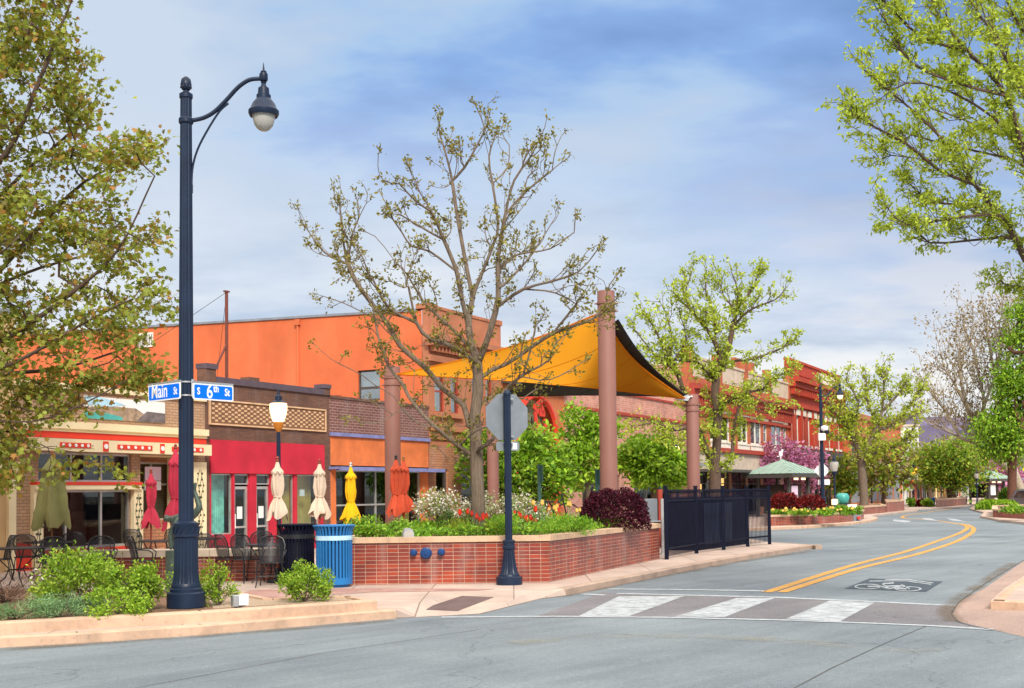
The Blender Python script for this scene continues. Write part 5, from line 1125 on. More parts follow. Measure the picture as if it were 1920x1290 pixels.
# ---- floodlights
p = onwall(764, 1000, -0.25); p.z = PL_Z; t = thing('floodlight', 'grey domed floodlight on the planter coping', 'floodlight', p, 0.3)
b = B(); b.xz([(-.11,0),(.11,0),(.11,.08),(.08,.15),(.03,.18),(-.03,.18),(-.08,.15),(-.11,.08)], -0.13, 0.07); b.build('housing', 'galv', t); b = B(); b.box(-.08,.08,-.135,-.131,.02,.12); b.build('lens', 'lamp_glass', t)
p = G(447, 1140, 0.27); t = thing('spotlight', 'white box spotlight on the gravel beside the lamp base', 'spotlight', p, 0.5)
b = B(); b.bbox(-.10,.09,-.07,.08,.03,.20,0.012); b.build('housing', 'galv', t); b = B(); b.bbox(-.015,.135,-.12,-.072,.05,.215,0.02); b.build('lens', 'sign_white', t); b = B(); b.box(-.05,.05,-.05,.05,0,.03); b.build('foot', 'black', t)
# ---- globe lamps
def globe_lamp(label, px, yc, hw, Y, mat, zb=SW, R=0.23, finial=True):
    p = D(px, yc, Y); s_ = hw*Y/FPX/0.23; H = p.z-zb
    r = thing('globe_lamp', label, 'street lamp', (p.x, p.y, zb), 0, 'globe street lamps')
    b = B(); b.lathe([(.16,0),(.16,.25),(.1,.35),(.08,.7),(.06,.75),(.055,H-.55*s_-.25)], 16); b.lathe([(.05,H-.55*s_-.25),(.05,H-.5*s_)], 12); b.build('pole', 'navy_paint', r)
    b = B(); b.lathe([(x*s_, H+z*s_) for x, z in [(.05,-.55),(.08,-.50),(.13,-.40),(.14,-.28)]], 20); b.build('cup', 'lamp_amber_cap' if mat == 'lamp_lit' else 'navy_paint', r)
    b = B(); b.lathe([(x*s_, H+z*s_) for x, z in [(.14,-.28),(.19,-.15),(.225,0),(.235,.12),(.225,.22),(.13,.26)]], 24); b.build('globe', mat, r)
    b = B(); b.lathe([(x*s_, H+z*s_) for x, z in [(.22,.225),(.15,.28),(.10,.31),(.09,.42),(.05,.45),(.03,.52),(.035,.56),(.005,.64)]], 20); b.build('crown_cap', 'navy_paint', r)
    return r
globe_lamp('lit globe lamp on a dark post above the white umbrella', 522, 772, 16, 31, 'lamp_lit')
globe_lamp('lit globe lamp above the bright green tree left of the right column', 1268, 845, 8, 62, 'lamp_lit')
globe_lamp('unlit globe lamp beside the diamond sign', 1564, 874, 8, 74, 'lamp_glass')
globe_lamp('lit globe lamp behind the second locust tree trunk', 1633, 873, 4.5, 105, 'lamp_lit')
globe_lamp('orange glowing lamp by the far traffic signal', 1712.5, 884, 6.5, 122, 'lamp_amber')
globe_lamp('pale unlit globe lamp left of the far kiosk roof', 1831, 892, 4, 120, 'lamp_glass')
globe_lamp('lit globe lamp just above the far kiosk roof', 1851, 892, 5, 128, 'lamp_lit')
globe_lamp('small lit lamp among the far trees left of the lit shop', 1765, 886, 3.2, 135, 'lamp_lit')
# ---- patio furniture
def tree_of(root): return root
S_ = 1.12
def make_chair(label, loc, rz):
    r = thing('patio_chair', label, 'chair', loc, rz, 'black wire patio chairs')
    def sc(l): return [tuple(x*S_ for x in p) for p in l]
    b = B(); n = 18; rim = [(0.24*math.copysign(abs(math.cos(t))**.6, math.cos(t)), 0.23*math.copysign(abs(math.sin(t))**.6, math.sin(t)), .44) for t in np.linspace(0, 2*PI, n+1)[:-1]]
    b.add(sc(rim+[(0,0,.425)]), [(i, (i+1) % n, n) for i in range(n)]); b.build('seat', 'iron_mesh', r)
    b = B(); b.tube(sc(rim+rim[:1]), .012, 6); b.build('seat_rim', 'black_iron', r)
    b = B(); rows = []
    for z, tl, w_ in ((.44,.20,.19), (.6,.235,.225), (.75,.27,.24), (.86,.30,.20), (.91,.315,.10)):
        rows.append([(w_*u, tl+.0-.10*(u*u), z) for u in np.linspace(-1, 1, 9)])
    b.add(sc([p for row in rows for p in row]), [(i*9+j, i*9+j+1, i*9+10+j, i*9+9+j) for i in range(4) for j in range(8)]); b.build('backrest', 'iron_mesh', r)
    b = B(); fr = [rows[i][0] for i in range(5)]+[rows[4][4]]+[rows[i][8] for i in range(4, -1, -1)]
    b.tube(sc(fr), .014, 6); b.tube(sc([(x*.72, y+.005, .44+(z-.44)*.86) for x, y, z in fr]), .007, 5); b.build('back_frame', 'black_iron', r)
    for s_ in (-1, 1):
        b = B(); b.tube(sc([(s_*.235,.13,.66),(s_*.275,.0,.665),(s_*.285,-.14,.655),(s_*.27,-.21,.60),(s_*.235,-.2,.52),(s_*.22,-.18,.44)]), .013, 6); b.build('armrest', 'black_iron', r)
        b = B(); b.tube(sc([(s_*.21,-.19,.44),(s_*.23,-.21,.3),(s_*.225,-.2,.12),(s_*.25,-.24,.0)]), .012, 6); b.build('leg', 'black_iron', r)
        b = B(); b.tube(sc([(s_*.19,.17,.44),(s_*.2,.2,.3),(s_*.2,.22,.12),(s_*.22,.27,.0)]), .012, 6); b.build('leg', 'black_iron', r)
    b = B(); b.tube(sc([(-.225,-.2,.2),(0,-.14,.2),(.225,-.2,.2)]), .008, 5); b.tube(sc([(-.2,.2,.2),(0,.1,.2),(.2,.2,.2)]), .008, 5); b.build('stretcher', 'black_iron', r)
    return r
ch = [(462,1092,0.9,'mesh backed patio chair nearest the black bin, turned toward it'), (430,1090,2.3,'patio chair in side view between the lamp base and the bin chairs'), (388,1086,3.0,'patio chair just right of the tall lamp base'),
      (268,1096,1.75,'large patio chair in side view behind the round green shrub'), (190,1096,0.35,'patio chair with its back rising behind the big green shrub'), (488,1078,3.5,'patio chair behind the table under the white umbrella'),
      (102,1098,0.5,'patio chair right of the round table at far left of patio'), (52,1084,3.2,'patio chair behind the round table at the left'), (-2,1090,5.2,'patio chair cut by the left edge of the photo'), (140,1076,3.4,'patio chair behind the olive umbrella table'),
      (256,1066,2.9,'patio chair by the low wall near the red umbrella'), (330,1062,3.3,'patio chair by the bronze figure'), (508,1100,0.1,'patio chair tucked close against the black bin')]
c0 = None
for px, py, rz_, lab in ch:
    loc = G(px, py, SW)
    if c0 is None: c0 = make_chair(lab, loc, rz_)
    else: dup(c0, loc, rz_, lab)
t0 = None
for px, py, lab in ((512,1092,'round iron table under the first white umbrella'), (30,1100,'round iron table at the left end of patio'), (90,1080,'round iron table under the olive umbrella'), (305,1078,'round iron table under the second red umbrella'), (372,1072,'round iron table behind the tall lamp base'), (618,1066,'round iron table under the second white umbrella')):
    loc = G(px, py, SW)
    if t0 is None:
        t0 = thing('patio_table', lab, 'table', loc, 0, 'round iron patio tables')
        b = B(); b.lathe([(.54,.79),(.56,.80),(.56,.815),(.54,.82),(.04,.82)], 32); b.build('table_top', 'iron_mesh', t0); b = B(); b.tube([(.555*math.cos(a), .555*math.sin(a), .808) for a in np.linspace(0, 2*PI, 33)], .014, 6); b.build('rim', 'black_iron', t0)
        for q in range(4):
            a = q*PI/2+.4; b = B(); b.tube([(x*math.cos(a), x*math.sin(a), z) for x, z in ((.48,.80),(.36,.6),(.14,.38),(.22,.2),(.42,.04),(.46,0))], .015, 6); b.build('leg', 'black_iron', t0)
        b = B(); b.tube([(.16*math.cos(a), .16*math.sin(a), .36) for a in np.linspace(0, 2*PI, 17)], .01, 5); b.build('ring', 'black_iron', t0)
    else: dup(t0, loc, 0.3, lab)
def umbrella(label, px, pyb, ytop, ybot, hwtop, hwbot, mat, pole='pole_red', tie=True, seed=0, lean=0.0):
    rg = random.Random(seed); p = G(px, pyb, SW); k_ = p.y/FPX; H = D(px, ytop, p.y).z-SW; hb = D(px, ybot, p.y).z-SW
    r = thing('closed_umbrella', label, 'umbrella', p, 0, 'closed patio umbrellas')
    b = B(); b.tube([(0,0,0.0),(lean*.5,0,H*.6),(lean,0,H-.02)], .022, 10); b.build('pole', pole, r)
    b = B(); b.lathe([(.24,0),(.24,.05),(.06,.10),(.05,.3),(.03,.31)], 20); b.build('foot', 'black_iron', r)
    b = B(); b.lathe([(.03,H-.03),(.045,H),(.03,H+.03),(.045,H+.06),(.01,H+.10)], 12, (lean,0,0)); b.build('finial', pole, r)
    L_ = H-hb; wt, wb = hwtop*k_, hwbot*k_; n = 48
    if tie: prof = [(0,.03),(.10,.45*wt),(.17,.95*wt),(.20,1.0*wt),(.215,.72*wt),(.30,.80*wt),(.45,.85*wt),(.58,.70*wt),(.64,.52*wt),(.68,.58*wt),(.78,.66*wb),(.9,.86*wb),(.97,.98*wb),(1.0,1.0*wb)]
    else: prof = [(0,.03),(.10,.5*wt),(.20,1.0*wt),(.22,1.02*wt),(.235,.80*wt),(.4,.62*wb),(.6,.78*wb),(.8,.92*wb),(.95,1.0*wb),(1.0,.9*wb)]
    vs = []; ph = rg.random()*6
    for i, (f, R) in enumerate(prof):
        for j in range(n):
            t = 2*PI*j/n; dp = (0.40 if f > .21 else .12)*(1 if f > .05 else .1)
            m_ = 1+dp*(0.5*math.cos(6*t+ph+1.2*f)+.45*math.cos(4*t+ph*2-f*3)+.25*math.cos(11*t+ph*3))+.05*rg.uniform(-1, 1)*(f > .2)
            z = H-.02-L_*f
            if f >= .9: z += (.05 if f < .95 else .13)*(math.cos(4*t+ph)+.5*math.cos(7*t+ph))*L_*.5
            if .19 < f < .21: z -= .05*math.cos(8*t+ph)*.8
            vs.append((R*m_*math.cos(t)+lean*(1-f*.5), R*m_*math.sin(t), z))
    fs = [(i*n+j, i*n+(j+1) % n, (i+1)*n+(j+1) % n, (i+1)*n+j) for i in range(len(prof)-1) for j in range(n)]
    b = B(); b.add(vs, fs); b.build('canopy', mat, r, smooth=70)
    if tie: b = B(); zt = H-.02-L_*.64; b.tube([(.60*wt*math.cos(t)+lean*.7, .60*wt*math.sin(t), zt+.01*math.cos(3*t)) for t in np.linspace(0, 2*PI, 17)], .014, 5); b.build('tie', mat, r)
umbrella('olive green closed umbrella on a wooden pole at the left of the patio', 97, 1080, 852, 983, 19, 29, 'cloth_olive', 'wood', False, 1)
umbrella('dusty red closed umbrella left of the tall lamp, in front of the pale notices', 283, 1060, 886, 983, 10, 16, 'cloth_red', 'pole_red', True, 2)
umbrella('red closed umbrella half hidden behind the tall lamp pole', 329, 1078, 840, 984, 14, 22, 'cloth_red', 'pole_red', True, 3)
umbrella('cream white closed umbrella under the lit globe lamp', 521, 1092, 864, 967, 12, 18, 'cloth_white', 'pole_red', True, 4)
umbrella('cream white closed umbrella in front of the crimson shop, right one', 600, 1072, 868, 964, 11, 16, 'cloth_white', 'pole_red', True, 5)
umbrella('yellow closed umbrella beside the orange shopfront post', 659, 1068, 874, 974, 11, 15, 'cloth_yellow', 'alu', True, 6)
umbrella('orange red closed umbrella in front of the left shade column', 744, 1064, 860, 962, 12, 16, 'cloth_orange', 'black_iron', True, 7)
umbrella('darker orange red closed umbrella leaning behind its twin', 754, 1056, 862, 957, 11, 21, 'cloth_orange', 'wood', True, 8, 0.06)
# ---- bronze acrobat figure on the patio wall
FY = 23.0
def fp_(px, py, dy=0): return D(px, py, FY+dy)
fo = fp_(326, 1032); fo.z = SW
sk = thing('bronze_sculpture', 'green bronze acrobat figure balancing on its hands behind the tall lamp', 'sculpture', fo)
J = {'pel': (fp_(352,962), .105), 'wst': (fp_(342,968), .085), 'chest': (fp_(329,977), .115), 'neck': (fp_(319,974), .055), 'hd1': (fp_(313,972), .075), 'hd2': (fp_(307,972), .085),
     'shl': (fp_(327,985,-.12), .06), 'ell': (fp_(318,1000,-.12), .042), 'hal': (fp_(321,1022,-.12), .036), 'fil': (fp_(320,1031,-.14), .03), 'shr': (fp_(330,985,.12), .06), 'elr': (fp_(325,1003,.14), .042), 'har': (fp_(327,1022,.12), .036), 'fir': (fp_(326,1031,.1), .03),
     'hip1': (fp_(360,970,-.08), .09), 'kn1': (fp_(375,951,-.08), .068), 'an1': (fp_(364,920,-.06), .04), 'to1': (fp_(367,904,-.06), .03), 'hip2': (fp_(357,960,.1), .09), 'kn2': (fp_(352,930,.12), .066), 'an2': (fp_(345,902,.1), .04), 'to2': (fp_(350,892,.1), .028)}
ks = list(J); ed = [('pel','wst'),('wst','chest'),('chest','neck'),('neck','hd1'),('hd1','hd2'),('chest','shl'),('shl','ell'),('ell','hal'),('hal','fil'),('chest','shr'),('shr','elr'),('elr','har'),('har','fir'),('pel','hip1'),('hip1','kn1'),('kn1','an1'),('an1','to1'),('pel','hip2'),('hip2','kn2'),('kn2','an2'),('an2','to2')]
me = bpy.data.meshes.new('figure'); me.from_pydata([tuple(J[q][0]-fo) for q in ks], [(ks.index(a), ks.index(c)) for a, c in ed], [])
o = emit('figure', me, 'bronze', sk); md = o.modifiers.new('skin', 'SKIN'); sv = me.skin_vertices[0].data
for i, q in enumerate(ks): sv[i].radius = (J[q][1], J[q][1])
sv[0].use_root = True; sb = o.modifiers.new('sub', 'SUBSURF'); sb.levels = 2; sb.render_levels = 2; md.use_smooth_shade = True
b = B(); b.lathe([(.22,0),(.22,.04),(.16,.06),(.16,fp_(326,1032).z-SW-.0),(.05,fp_(326,1032).z-SW)], 20); b.build('plinth', 'bronze', sk)
# ---- behind the planter: bicycle sculpture, green posts
p = D(1043, 980, 34.5); p.z = SW+.55; t = thing('bicycle_sculpture', 'black old style bicycle with a large wheel standing behind the tulips', 'bicycle', p, 0.15)
def ring_(b, cx, cz, R, r_): b.tube([(cx+R*math.cos(a), 0, cz+R*math.sin(a)) for a in np.linspace(0, 2*PI, 28)], r_, 6, cap=False)
b = B(); ring_(b, .33, .55, .42, .02)
for i in range(12): a = i*PI/6; b.tube([(.33,0,.55),(.33+.41*math.cos(a),0,.55+.41*math.sin(a))], .006, 4)
b.build('wheel', 'black_iron', t); b = B(); ring_(b, -.42, .42, .26, .02); b.build('wheel', 'black_iron', t)
b = B()
for q in ([(-.42,0,.42),(-.1,0,.85),(.2,0,1.1)], [(.33,0,.55),(.2,0,1.1),(.16,0,1.22)], [(-.12,0,.8),(.05,0,.45),(.33,0,.55)], [(-.2,0,1.0),(-.1,0,.85)]): b.tube(q, .022, 6)
b.build('frame', 'black_iron', t); b = B(); b.tube([(.16,-.25,1.25),(.16,0,1.22),(.16,.25,1.25)], .018, 6); b.tube([(.16,0,1.24),(.28,0,1.2)], .015, 5); b.build('handlebar', 'black_iron', t); b = B(); b.obox((-.22,0,1.02), (.28,.14,.05)); b.build('saddle', 'black_iron', t)
for px, yt, Y, lab in ((1012, 871, 37, 'dark green square sign post in front of the dense green tree'), (1120, 880, 40, 'dark green square sign post left of the tallest column')):
    p = D(px, 960, Y); p.z = SW; h = D(px, yt, Y).z-SW; t = thing('green_sign_post', lab, 'sign post', p, 0.2); b = B(); b.box(-.05, .05, -.05, .05, 0, h); b.build('post', 'green_post', t); b = B(); b.box(.051, .07, -.25, .1, h-.55, h-.02); b.build('plate', 'green_post', t)
# ---- kiosk
def kiosk(label, px, yb, Y, hw, zap, zeave, lit):
    p = D(px, yb, Y); p.z = SW; r = thing('kiosk', label, 'kiosk', p, 0.50 if lit else 0.78); e = hw
    b = B(); b.add([(-e,-e,zeave),(e,-e,zeave),(e,e,zeave),(-e,e,zeave),(0,0,zap)], [(0,1,4),(1,2,4),(2,3,4),(3,0,4),(3,2,1,0)])
    for q in range(4):
        M = Matrix.Rotation(q*PI/2, 4, 'Z')
        for k_ in np.linspace(-.8, .8, 7): f = 1-abs(k_); b.bar(M @ Vector((k_*e, -e, zeave+.02)), M @ Vector((k_*e*0.999, -e*(1-f), zeave+(zap-zeave)*f+.02)), .04, .04)
    b.build('roof', 'copper_green', r, smooth=0)
    b = B(); b.box(-e*.98, e*.98, -e*.98, e*.98, zeave-.28, zeave-.005); b.build('fascia', 'dark_trim', r)
    for x in (-1, 1):
        for y in (-1, 1): b = B(); b.bbox(x*e*.6-.1, x*e*.6+.1, y*e*.6-.1, y*e*.6+.1, 0, zeave-.285, .02); b.build('post', 'dark_trim', r)
    b = B(); b.box(-e*.55, e*.15, -e*.62, -e*.58, .7, 2.2); b.box(-e*.62, -e*.58, -e*.4, e*.5, .7, 2.2); b.build('notice_board', 'interior', r)
    b = B(); b.box(-e*.48, -e*.1, -e*.64, -e*.625, 1.0, 2.1); b.build('poster', 'pink_board' if not lit else 'white_board', r)
    b = B()
    for x in (-.35, .1): b.box(x*e-.22, x*e+.22, -e*.75, -e*.72, zeave-.44, zeave-.31)
    b.build('downlight', 'lamp_lit', r); return r
kiosk('open kiosk with a pale green pyramid roof among pink blossom', 1469, 962, 82, 2.05, 3.95, 2.95, False)
kiosk('small far kiosk with green roof and lit posters', 1851, 935, 128, 2.0, 3.9, 2.75, True)
p = D(1464, 868, 82); t = thing('weather_station', 'white weather instrument mast on the kiosk roof', 'weather station', (p.x, p.y, 4.05)); b = B(); b.tube([(0,0,0),(0,0,.6)], .03, 6); b.build('pole', 'sign_white', t); b = B(); b.obox((0,0,.45), (.22,.18,.3)); b.obox((.12,0,.66), (.12,.1,.14)); b.tube([(-.25,0,.25),(.1,0,.25)], .03, 5); b.build('sensor', 'sign_white', t)
def dia(label, px, py, Y, half, mat, post=False, name='warning_sign'):
    c = D(px, py, Y); h = half*Y/FPX; r = thing(name, label, 'road sign', c, 0.1)
    b = B(); b.xz([(h,0),(0,h),(-h,0),(0,-h)], -.01, .01); b.build('plate', mat, r)
    return r, h
t, h = dia('grey back of a diamond road sign on the far street lamp', 1541, 882, 74.25, 16, 'sign_white')
p = D(1545, 904, 74.25); t = thing('sign_plate', 'small pale plate below the diamond sign', 'road sign', p); b = B(); b.xz(rrect(.74, .34, .04), -.01, .01); b.build('plate', 'sign_white', t)
p = D(1546, 806, 73.75); t = thing('security_camera', 'white dome camera on the far street lamp pole', 'camera', p); b = B(); b.lathe([(.02,-.1),(.2,-.02),(.24,.1),(.2,.22),(.05,.28)], 16); b.build('housing', 'sign_white', t); b = B(); b.lathe([(.02,-.28),(.14,-.22),(.18,-.08),(.16,-.03)], 16, (.12,0,0)); b.build('dome', 'black', t)
p = D(1541, 819, 73.75); t = thing('control_box', 'white control box on the far street lamp pole', 'control box', p); b = B(); b.bbox(-.22, .22, -.1, .1, -.22, .22, .02); b.build('box', 'sign_white', t); b = B(); b.box(-.16, .16, -.115, -.102, -.16, .16); b.build('lid', 'white_board', t)
p = D(1565, 940, 72); t = thing('bollard_light', 'lit square bollard light by the teal sculpture', 'bollard', (p.x, p.y, SW)); b = B(); b.bbox(-.14,.14,-.14,.14,0,p.z-SW-.2,.02); b.build('post', 'navy_paint', t); b = B(); b.bbox(-.15,.15,-.15,.15,p.z-SW-.2,p.z-SW+.14,.03); b.build('lamp', 'lamp_lit', t); b = B(); b.box(-.18,.18,-.18,.18,p.z-SW+.143,p.z-SW+.2); b.build('cap', 'navy_paint', t)
p = D(1580, 950, 72); t = thing('apple_sculpture', 'teal glazed round fruit sculpture on a dark base', 'sculpture', (p.x, p.y, SW)); hh = D(1580, 934, 72).z-SW
b = B(); b.lathe([(R*.42, hh+z*.42-.02) for R, z in [(.02,-.82),(.45,-.86),(.8,-.55),(.98,-.05),(.95,.4),(.7,.72),(.35,.78),(.06,.55)]], 28, flute=(1,6,.97)); b.build('fruit', 'teal_glaze', t, smooth=60); b = B(); b.tube([(0,0,hh+.2),(.03,0,hh+.4),(.1,0,hh+.5)], [.03,.025,.02], 6); b.build('stem', 'wood', t); b = B(); b.lathe([(.5,0),(.5,hh-.42),(.3,hh-.36),(.05,hh-.36)], 20); b.build('base', 'dark_trim', t)
p = D(1597, 945, 70); t = thing('cafe_sign_board', 'small white folding board beside the teal sculpture', 'sign board', (p.x, p.y, SW)); b = B(); b.obox((0,-.2,.45), (.55,.03,.95), rx=-.25); b.build('front_board', 'sign_white', t); b = B(); b.obox((0,.2,.45), (.55,.03,.95), rx=.25); b.build('back_board', 'black', t)
# ---- far traffic signal, signs, bins
p = D(1706, 950, 118); t = thing('traffic_signal', 'far traffic signal showing red on a tan post', 'traffic light', (p.x, p.y, SW)); hz_ = D(1701, 903, 118).z-SW
b = B(); b.tube([(0,0,0),(0,0,hz_+.6)], .09, 8); b.build('pole', 'far_ochre', t); b = B(); b.bbox(-.45,-.1,-.15,.12,hz_-.55,hz_+.5,.02); b.bbox(.1,.42,-.15,.12,hz_-.2,hz_+.5,.02); b.build('housing', 'red_trim', t)
b = B(); b.lathe([(.001,-.03),(.16,-.02),(.17,0)], 14); b.v = [(x-.28, z-.17, hz_+.25+y) for x, y, z in b.v]; b.build('lens', 'signal_red', t); b = B(); b.lathe([(.001,-.03),(.14,-.02),(.15,0)], 14); b.v = [(x+.26, z-.17, hz_+.2+y) for x, y, z in b.v]; b.build('lens', 'signal_red', t)
p = D(1712, 895, 117); t = thing('one_way_sign', 'black and white arrow sign above the far traffic signal', 'road sign', p); b = B(); b.xz(rrect(.95,.6,.04), -.01, .01); b.build('plate', 'sign_white', t); b = B(); b.xz([(-.4,-.06),(.1,-.06),(.1,-.16),(.4,0),(.1,.16),(.1,.06),(-.4,.06)], -.016, -.011); b.build('arrow', 'black', t)
p = D(1708, 914, 117); t = thing('signal_notice', 'white notice plate below the far traffic signal', 'road sign', p); b = B(); b.xz(rrect(.42,.6,.03), -.01, .01); b.build('plate', 'sign_white', t); b = B(); b.box(-.14,.14,-.014,-.011,-.2,.2); b.build('print', 'steel', t)
for px, yb, yt, Y, m_, lab, hw in ((1748, 950, 934, 118, 'blue_paint', 'far blue litter bin beside the street trees', 6), (1808, 945.5, 932, 135, 'navy_fence', 'far black litter bin left of the kiosk', 6)):
    p = D(px, yb, Y); h = (yb-yt)*Y/FPX; R = hw*Y/FPX; t = thing('far_bin', lab, 'litter bin', (p.x, p.y, SW)); b = B(); b.lathe([(R*.85,0),(R*.95,h*.85)], 16, flute=(0,1,.96)); b.build('body', m_, t); b = B(); b.lathe([(R*.97,h*.85),(R*1.08,h*.88),(R*1.08,h),(R*.8,h)], 16); b.build('rim', m_, t)
p = D(1609, 971, 61.3); t = thing('hose_cap', 'red hose connection on the curved planter wall', 'hose connection', p); b = B(); b.tube([(0,0,0),(0,-.16,0)], .085, 12); b.build('cap', 'red_paint', t); b = B(); b.box(-.24,.14,0.0,.05,-.16,.16); b.build('plate', 'steel', t)
# yellow pedestrian crossing sign at the right edge
p = D(1948, 1000, 44); p.z = SW; k_ = 44/FPX; t = thing('sign_pole', 'thin steel pole of the yellow crossing sign', 'sign post', p); b = B(); b.tube([(0,0,0),(0,0,D(1948,846,44).z-SW)], .03, 8); b.build('pole', 'galv', t); b = B(); b.lathe([(.12,0),(.12,.02),(.04,.05)], 12); b.build('foot', 'galv', t)
t, h = dia('yellow diamond pedestrian crossing sign at the right edge', 1948, 880, 43.95, 33, 'yellow_sign', name='crossing_sign')
b = B(); b.xz([(h*.92,0),(0,h*.92),(-h*.92,0),(0,-h*.92)], -.0125, -.0105); o = b.build('border', 'black', t); b = B(); b.xz([(h*.87,0),(0,h*.87),(-h*.87,0),(0,-h*.87)], -.0155, -.013); b.build('field', 'yellow_sign', t)
b = B()
b.tube([(-.02,-.018,.27),(-.02,-.022,.27)], .055, 12)
for q, w_ in (([(-.02,.2),(.0,.0)], .12), ([(.0,.0),(-.12,-.15),(-.2,-.32)], .06), ([(.0,.0),(.1,-.14),(.14,-.32)], .06), ([(-.02,.17),(-.15,.08),(-.24,-.02)], .045), ([(-.02,.17),(.1,.06),(.18,.02)], .045)):
    for a, c in zip(q[:-1], q[1:]): b.bar((a[0],-.02,a[1]), (c[0],-.02,c[1]), w_ if abs(a[0]-c[0]) < 2 else w_, .006)
b.build('walking_figure', 'black', t)
p = D(1948, 912, 43.95); t = thing('crossing_arrow_plate', 'small yellow plate below the pedestrian crossing sign', 'road sign', p); b = B(); b.xz(rrect(46*44/FPX, 18*44/FPX, .03), -.01, .01); b.build('plate', 'yellow_sign', t); b = B(); b.bar((-.3,-.014,.1), (.3,-.014,-.1), .06, .006); b.build('arrow', 'black', t)
# ---- silver van at the right edge
pm('car_paint', (0.22, 0.25, 0.30), 0.25, 0.6, var=0.05, bs=0); pm('car_glass', (0.03, 0.035, 0.04), 0.05, var=0.02, bs=0, spec=0.6); pm('tyre', (0.015, 0.015, 0.015), 0.85); em('tail_lamp', (0.9, 0.16, 0.03), 1.2)
p = G(1925, 957, 0.0); t = thing('minivan', 'silver minivan cut by the right edge of the photo', 'van', (p.x+0.9, p.y+1.5, 0), 0.06)
def loft(b, secs):
    n = len(secs[0]); vs = [q for s_ in secs for q in s_]; b.add(vs, [(i*n+j, i*n+(j+1) % n, (i+1)*n+(j+1) % n, (i+1)*n+j) for i in range(len(secs)-1) for j in range(n)]+[tuple(range(n-1,-1,-1)), tuple(range((len(secs)-1)*n, len(secs)*n))])
def sec(y, w_, zb, zs, wt, zt): return [(-w_,y,zb),(w_,y,zb),(w_*1.02,y,(zb+zs)/2),(w_,y,zs),(wt,y,zt-.08),(wt*.85,y,zt),(-wt*.85,y,zt),(-wt,y,zt-.08),(-w_,y,zs),(-w_*1.02,y,(zb+zs)/2)]
b = B(); loft(b, [sec(-2.4,.86,.4,.95,.66,1.0), sec(-2.35,.92,.32,1.02,.70,1.55), sec(-2.1,.95,.28,1.05,.74,1.74), sec(0,.97,.28,1.05,.76,1.80), sec(1.0,.96,.28,1.02,.72,1.72), sec(1.7,.95,.28,.98,.62,1.15), sec(2.4,.86,.32,.82,.6,.86)]); b.build('body', 'car_paint', t, smooth=50)
b = B(); b.add([(-.66,-2.385,1.08),(.66,-2.385,1.08),(.62,-2.28,1.6),(-.62,-2.28,1.6)], [(0,1,2,3)]); b.v = [(x,y-.03,z) for x,y,z in b.v]; b.build('rear_window', 'car_glass', t)
for s_ in (-1, 1):
    b = B(); b.add([(s_*.985,-2.0,1.08),(s_*.985,.7,1.08),(s_*.79,.5,1.66),(s_*.79,-1.9,1.66)], [(0,1,2,3) if s_ > 0 else (3,2,1,0)]); b.build('side_window', 'car_glass', t)
    b = B(); b.obox((s_*.80,-2.40,1.05), (.2,.08,.5)); b.build('tail_light', 'tail_lamp', t)
    for y in (-1.5, 1.5):
        b = B(); b.tube([(s_*.80,y,.33),(s_*.99,y,.33)], .33, 20); w_ = b.build('wheel', 'tyre', t); b = B(); b.tube([(s_*.985,y,.33),(s_*1.0,y,.33)], .2, 14); b.build('rim', 'galv', t, None and w_) if False else b.build('rim', 'galv', w_)
b = B(); b.bbox(-.88,.88,-2.5,-2.38,.34,.62,.04); b.build('bumper', 'car_paint', t)
# ================================================================== TREES, SHRUBS, FLOWERS
def barkmat(name, c):
    m, nt, b = newmat(name); tc = nt.nodes.new('ShaderNodeTexCoord').outputs['Object']
    mp = nt.nodes.new('ShaderNodeMapping'); mp.inputs['Scale'].default_value = (1, 1, 0.18); nt.links.new(tc, mp.inputs[0])
    n = noise(nt, mp.outputs[0], 22, 5, 0.7); nt.links.new(ramp(nt, n, [(0.3, tuple(x*0.45 for x in c)), (0.6, c), (0.8, tuple(x*1.35 for x in c))]), b.inputs['Base Color'])
    b.inputs['Roughness'].default_value = 0.95; bump(nt, b, n, 0.9, 0.03); return m
barkmat('bark_grey', (0.21, 0.155, 0.11)); barkmat('bark_brown', (0.13, 0.08, 0.055)); barkmat('bark_pale', (0.48, 0.40, 0.30)); barkmat('bark_red', (0.16, 0.065, 0.04)); barkmat('twig', (0.10, 0.07, 0.05))
leafmat('leaf_maple', (0.297, 0.257, 0.041), (0.446, 0.203, 0.061), 0.5); leafmat('leaf_maple_green', (0.266, 0.322, 0.049), (0.420, 0.462, 0.084), 0.4); leafmat('leaf_olive', (0.230, 0.216, 0.041), (0.378, 0.324, 0.068), 0.45)
leafmat('leaf_locust', (0.40, 0.50, 0.05), (0.58, 0.68, 0.10), 0.4); leafmat('leaf_green', (0.135, 0.297, 0.024), (0.351, 0.567, 0.054), 0.6); leafmat('leaf_bright', (0.253, 0.483, 0.023), (0.460, 0.690, 0.057), 0.45)
leafmat('leaf_mid', (0.234, 0.416, 0.039), (0.442, 0.546, 0.078), 0.55); leafmat('leaf_dark', (0.05, 0.13, 0.018), (0.14, 0.26, 0.03), 0.6); leafmat('leaf_burgundy', (0.065, 0.009, 0.022), (0.13, 0.016, 0.04), 0.6, 0.2)
leafmat('leaf_darkred', (0.15, 0.008, 0.010), (0.28, 0.02, 0.015), 0.6, 0.2); leafmat('leaf_tan', (0.26, 0.19, 0.08), (0.36, 0.28, 0.10), 0.4); leafmat('leaf_bloom_pink', (0.50, 0.17, 0.36), (0.66, 0.32, 0.52), 0.4)
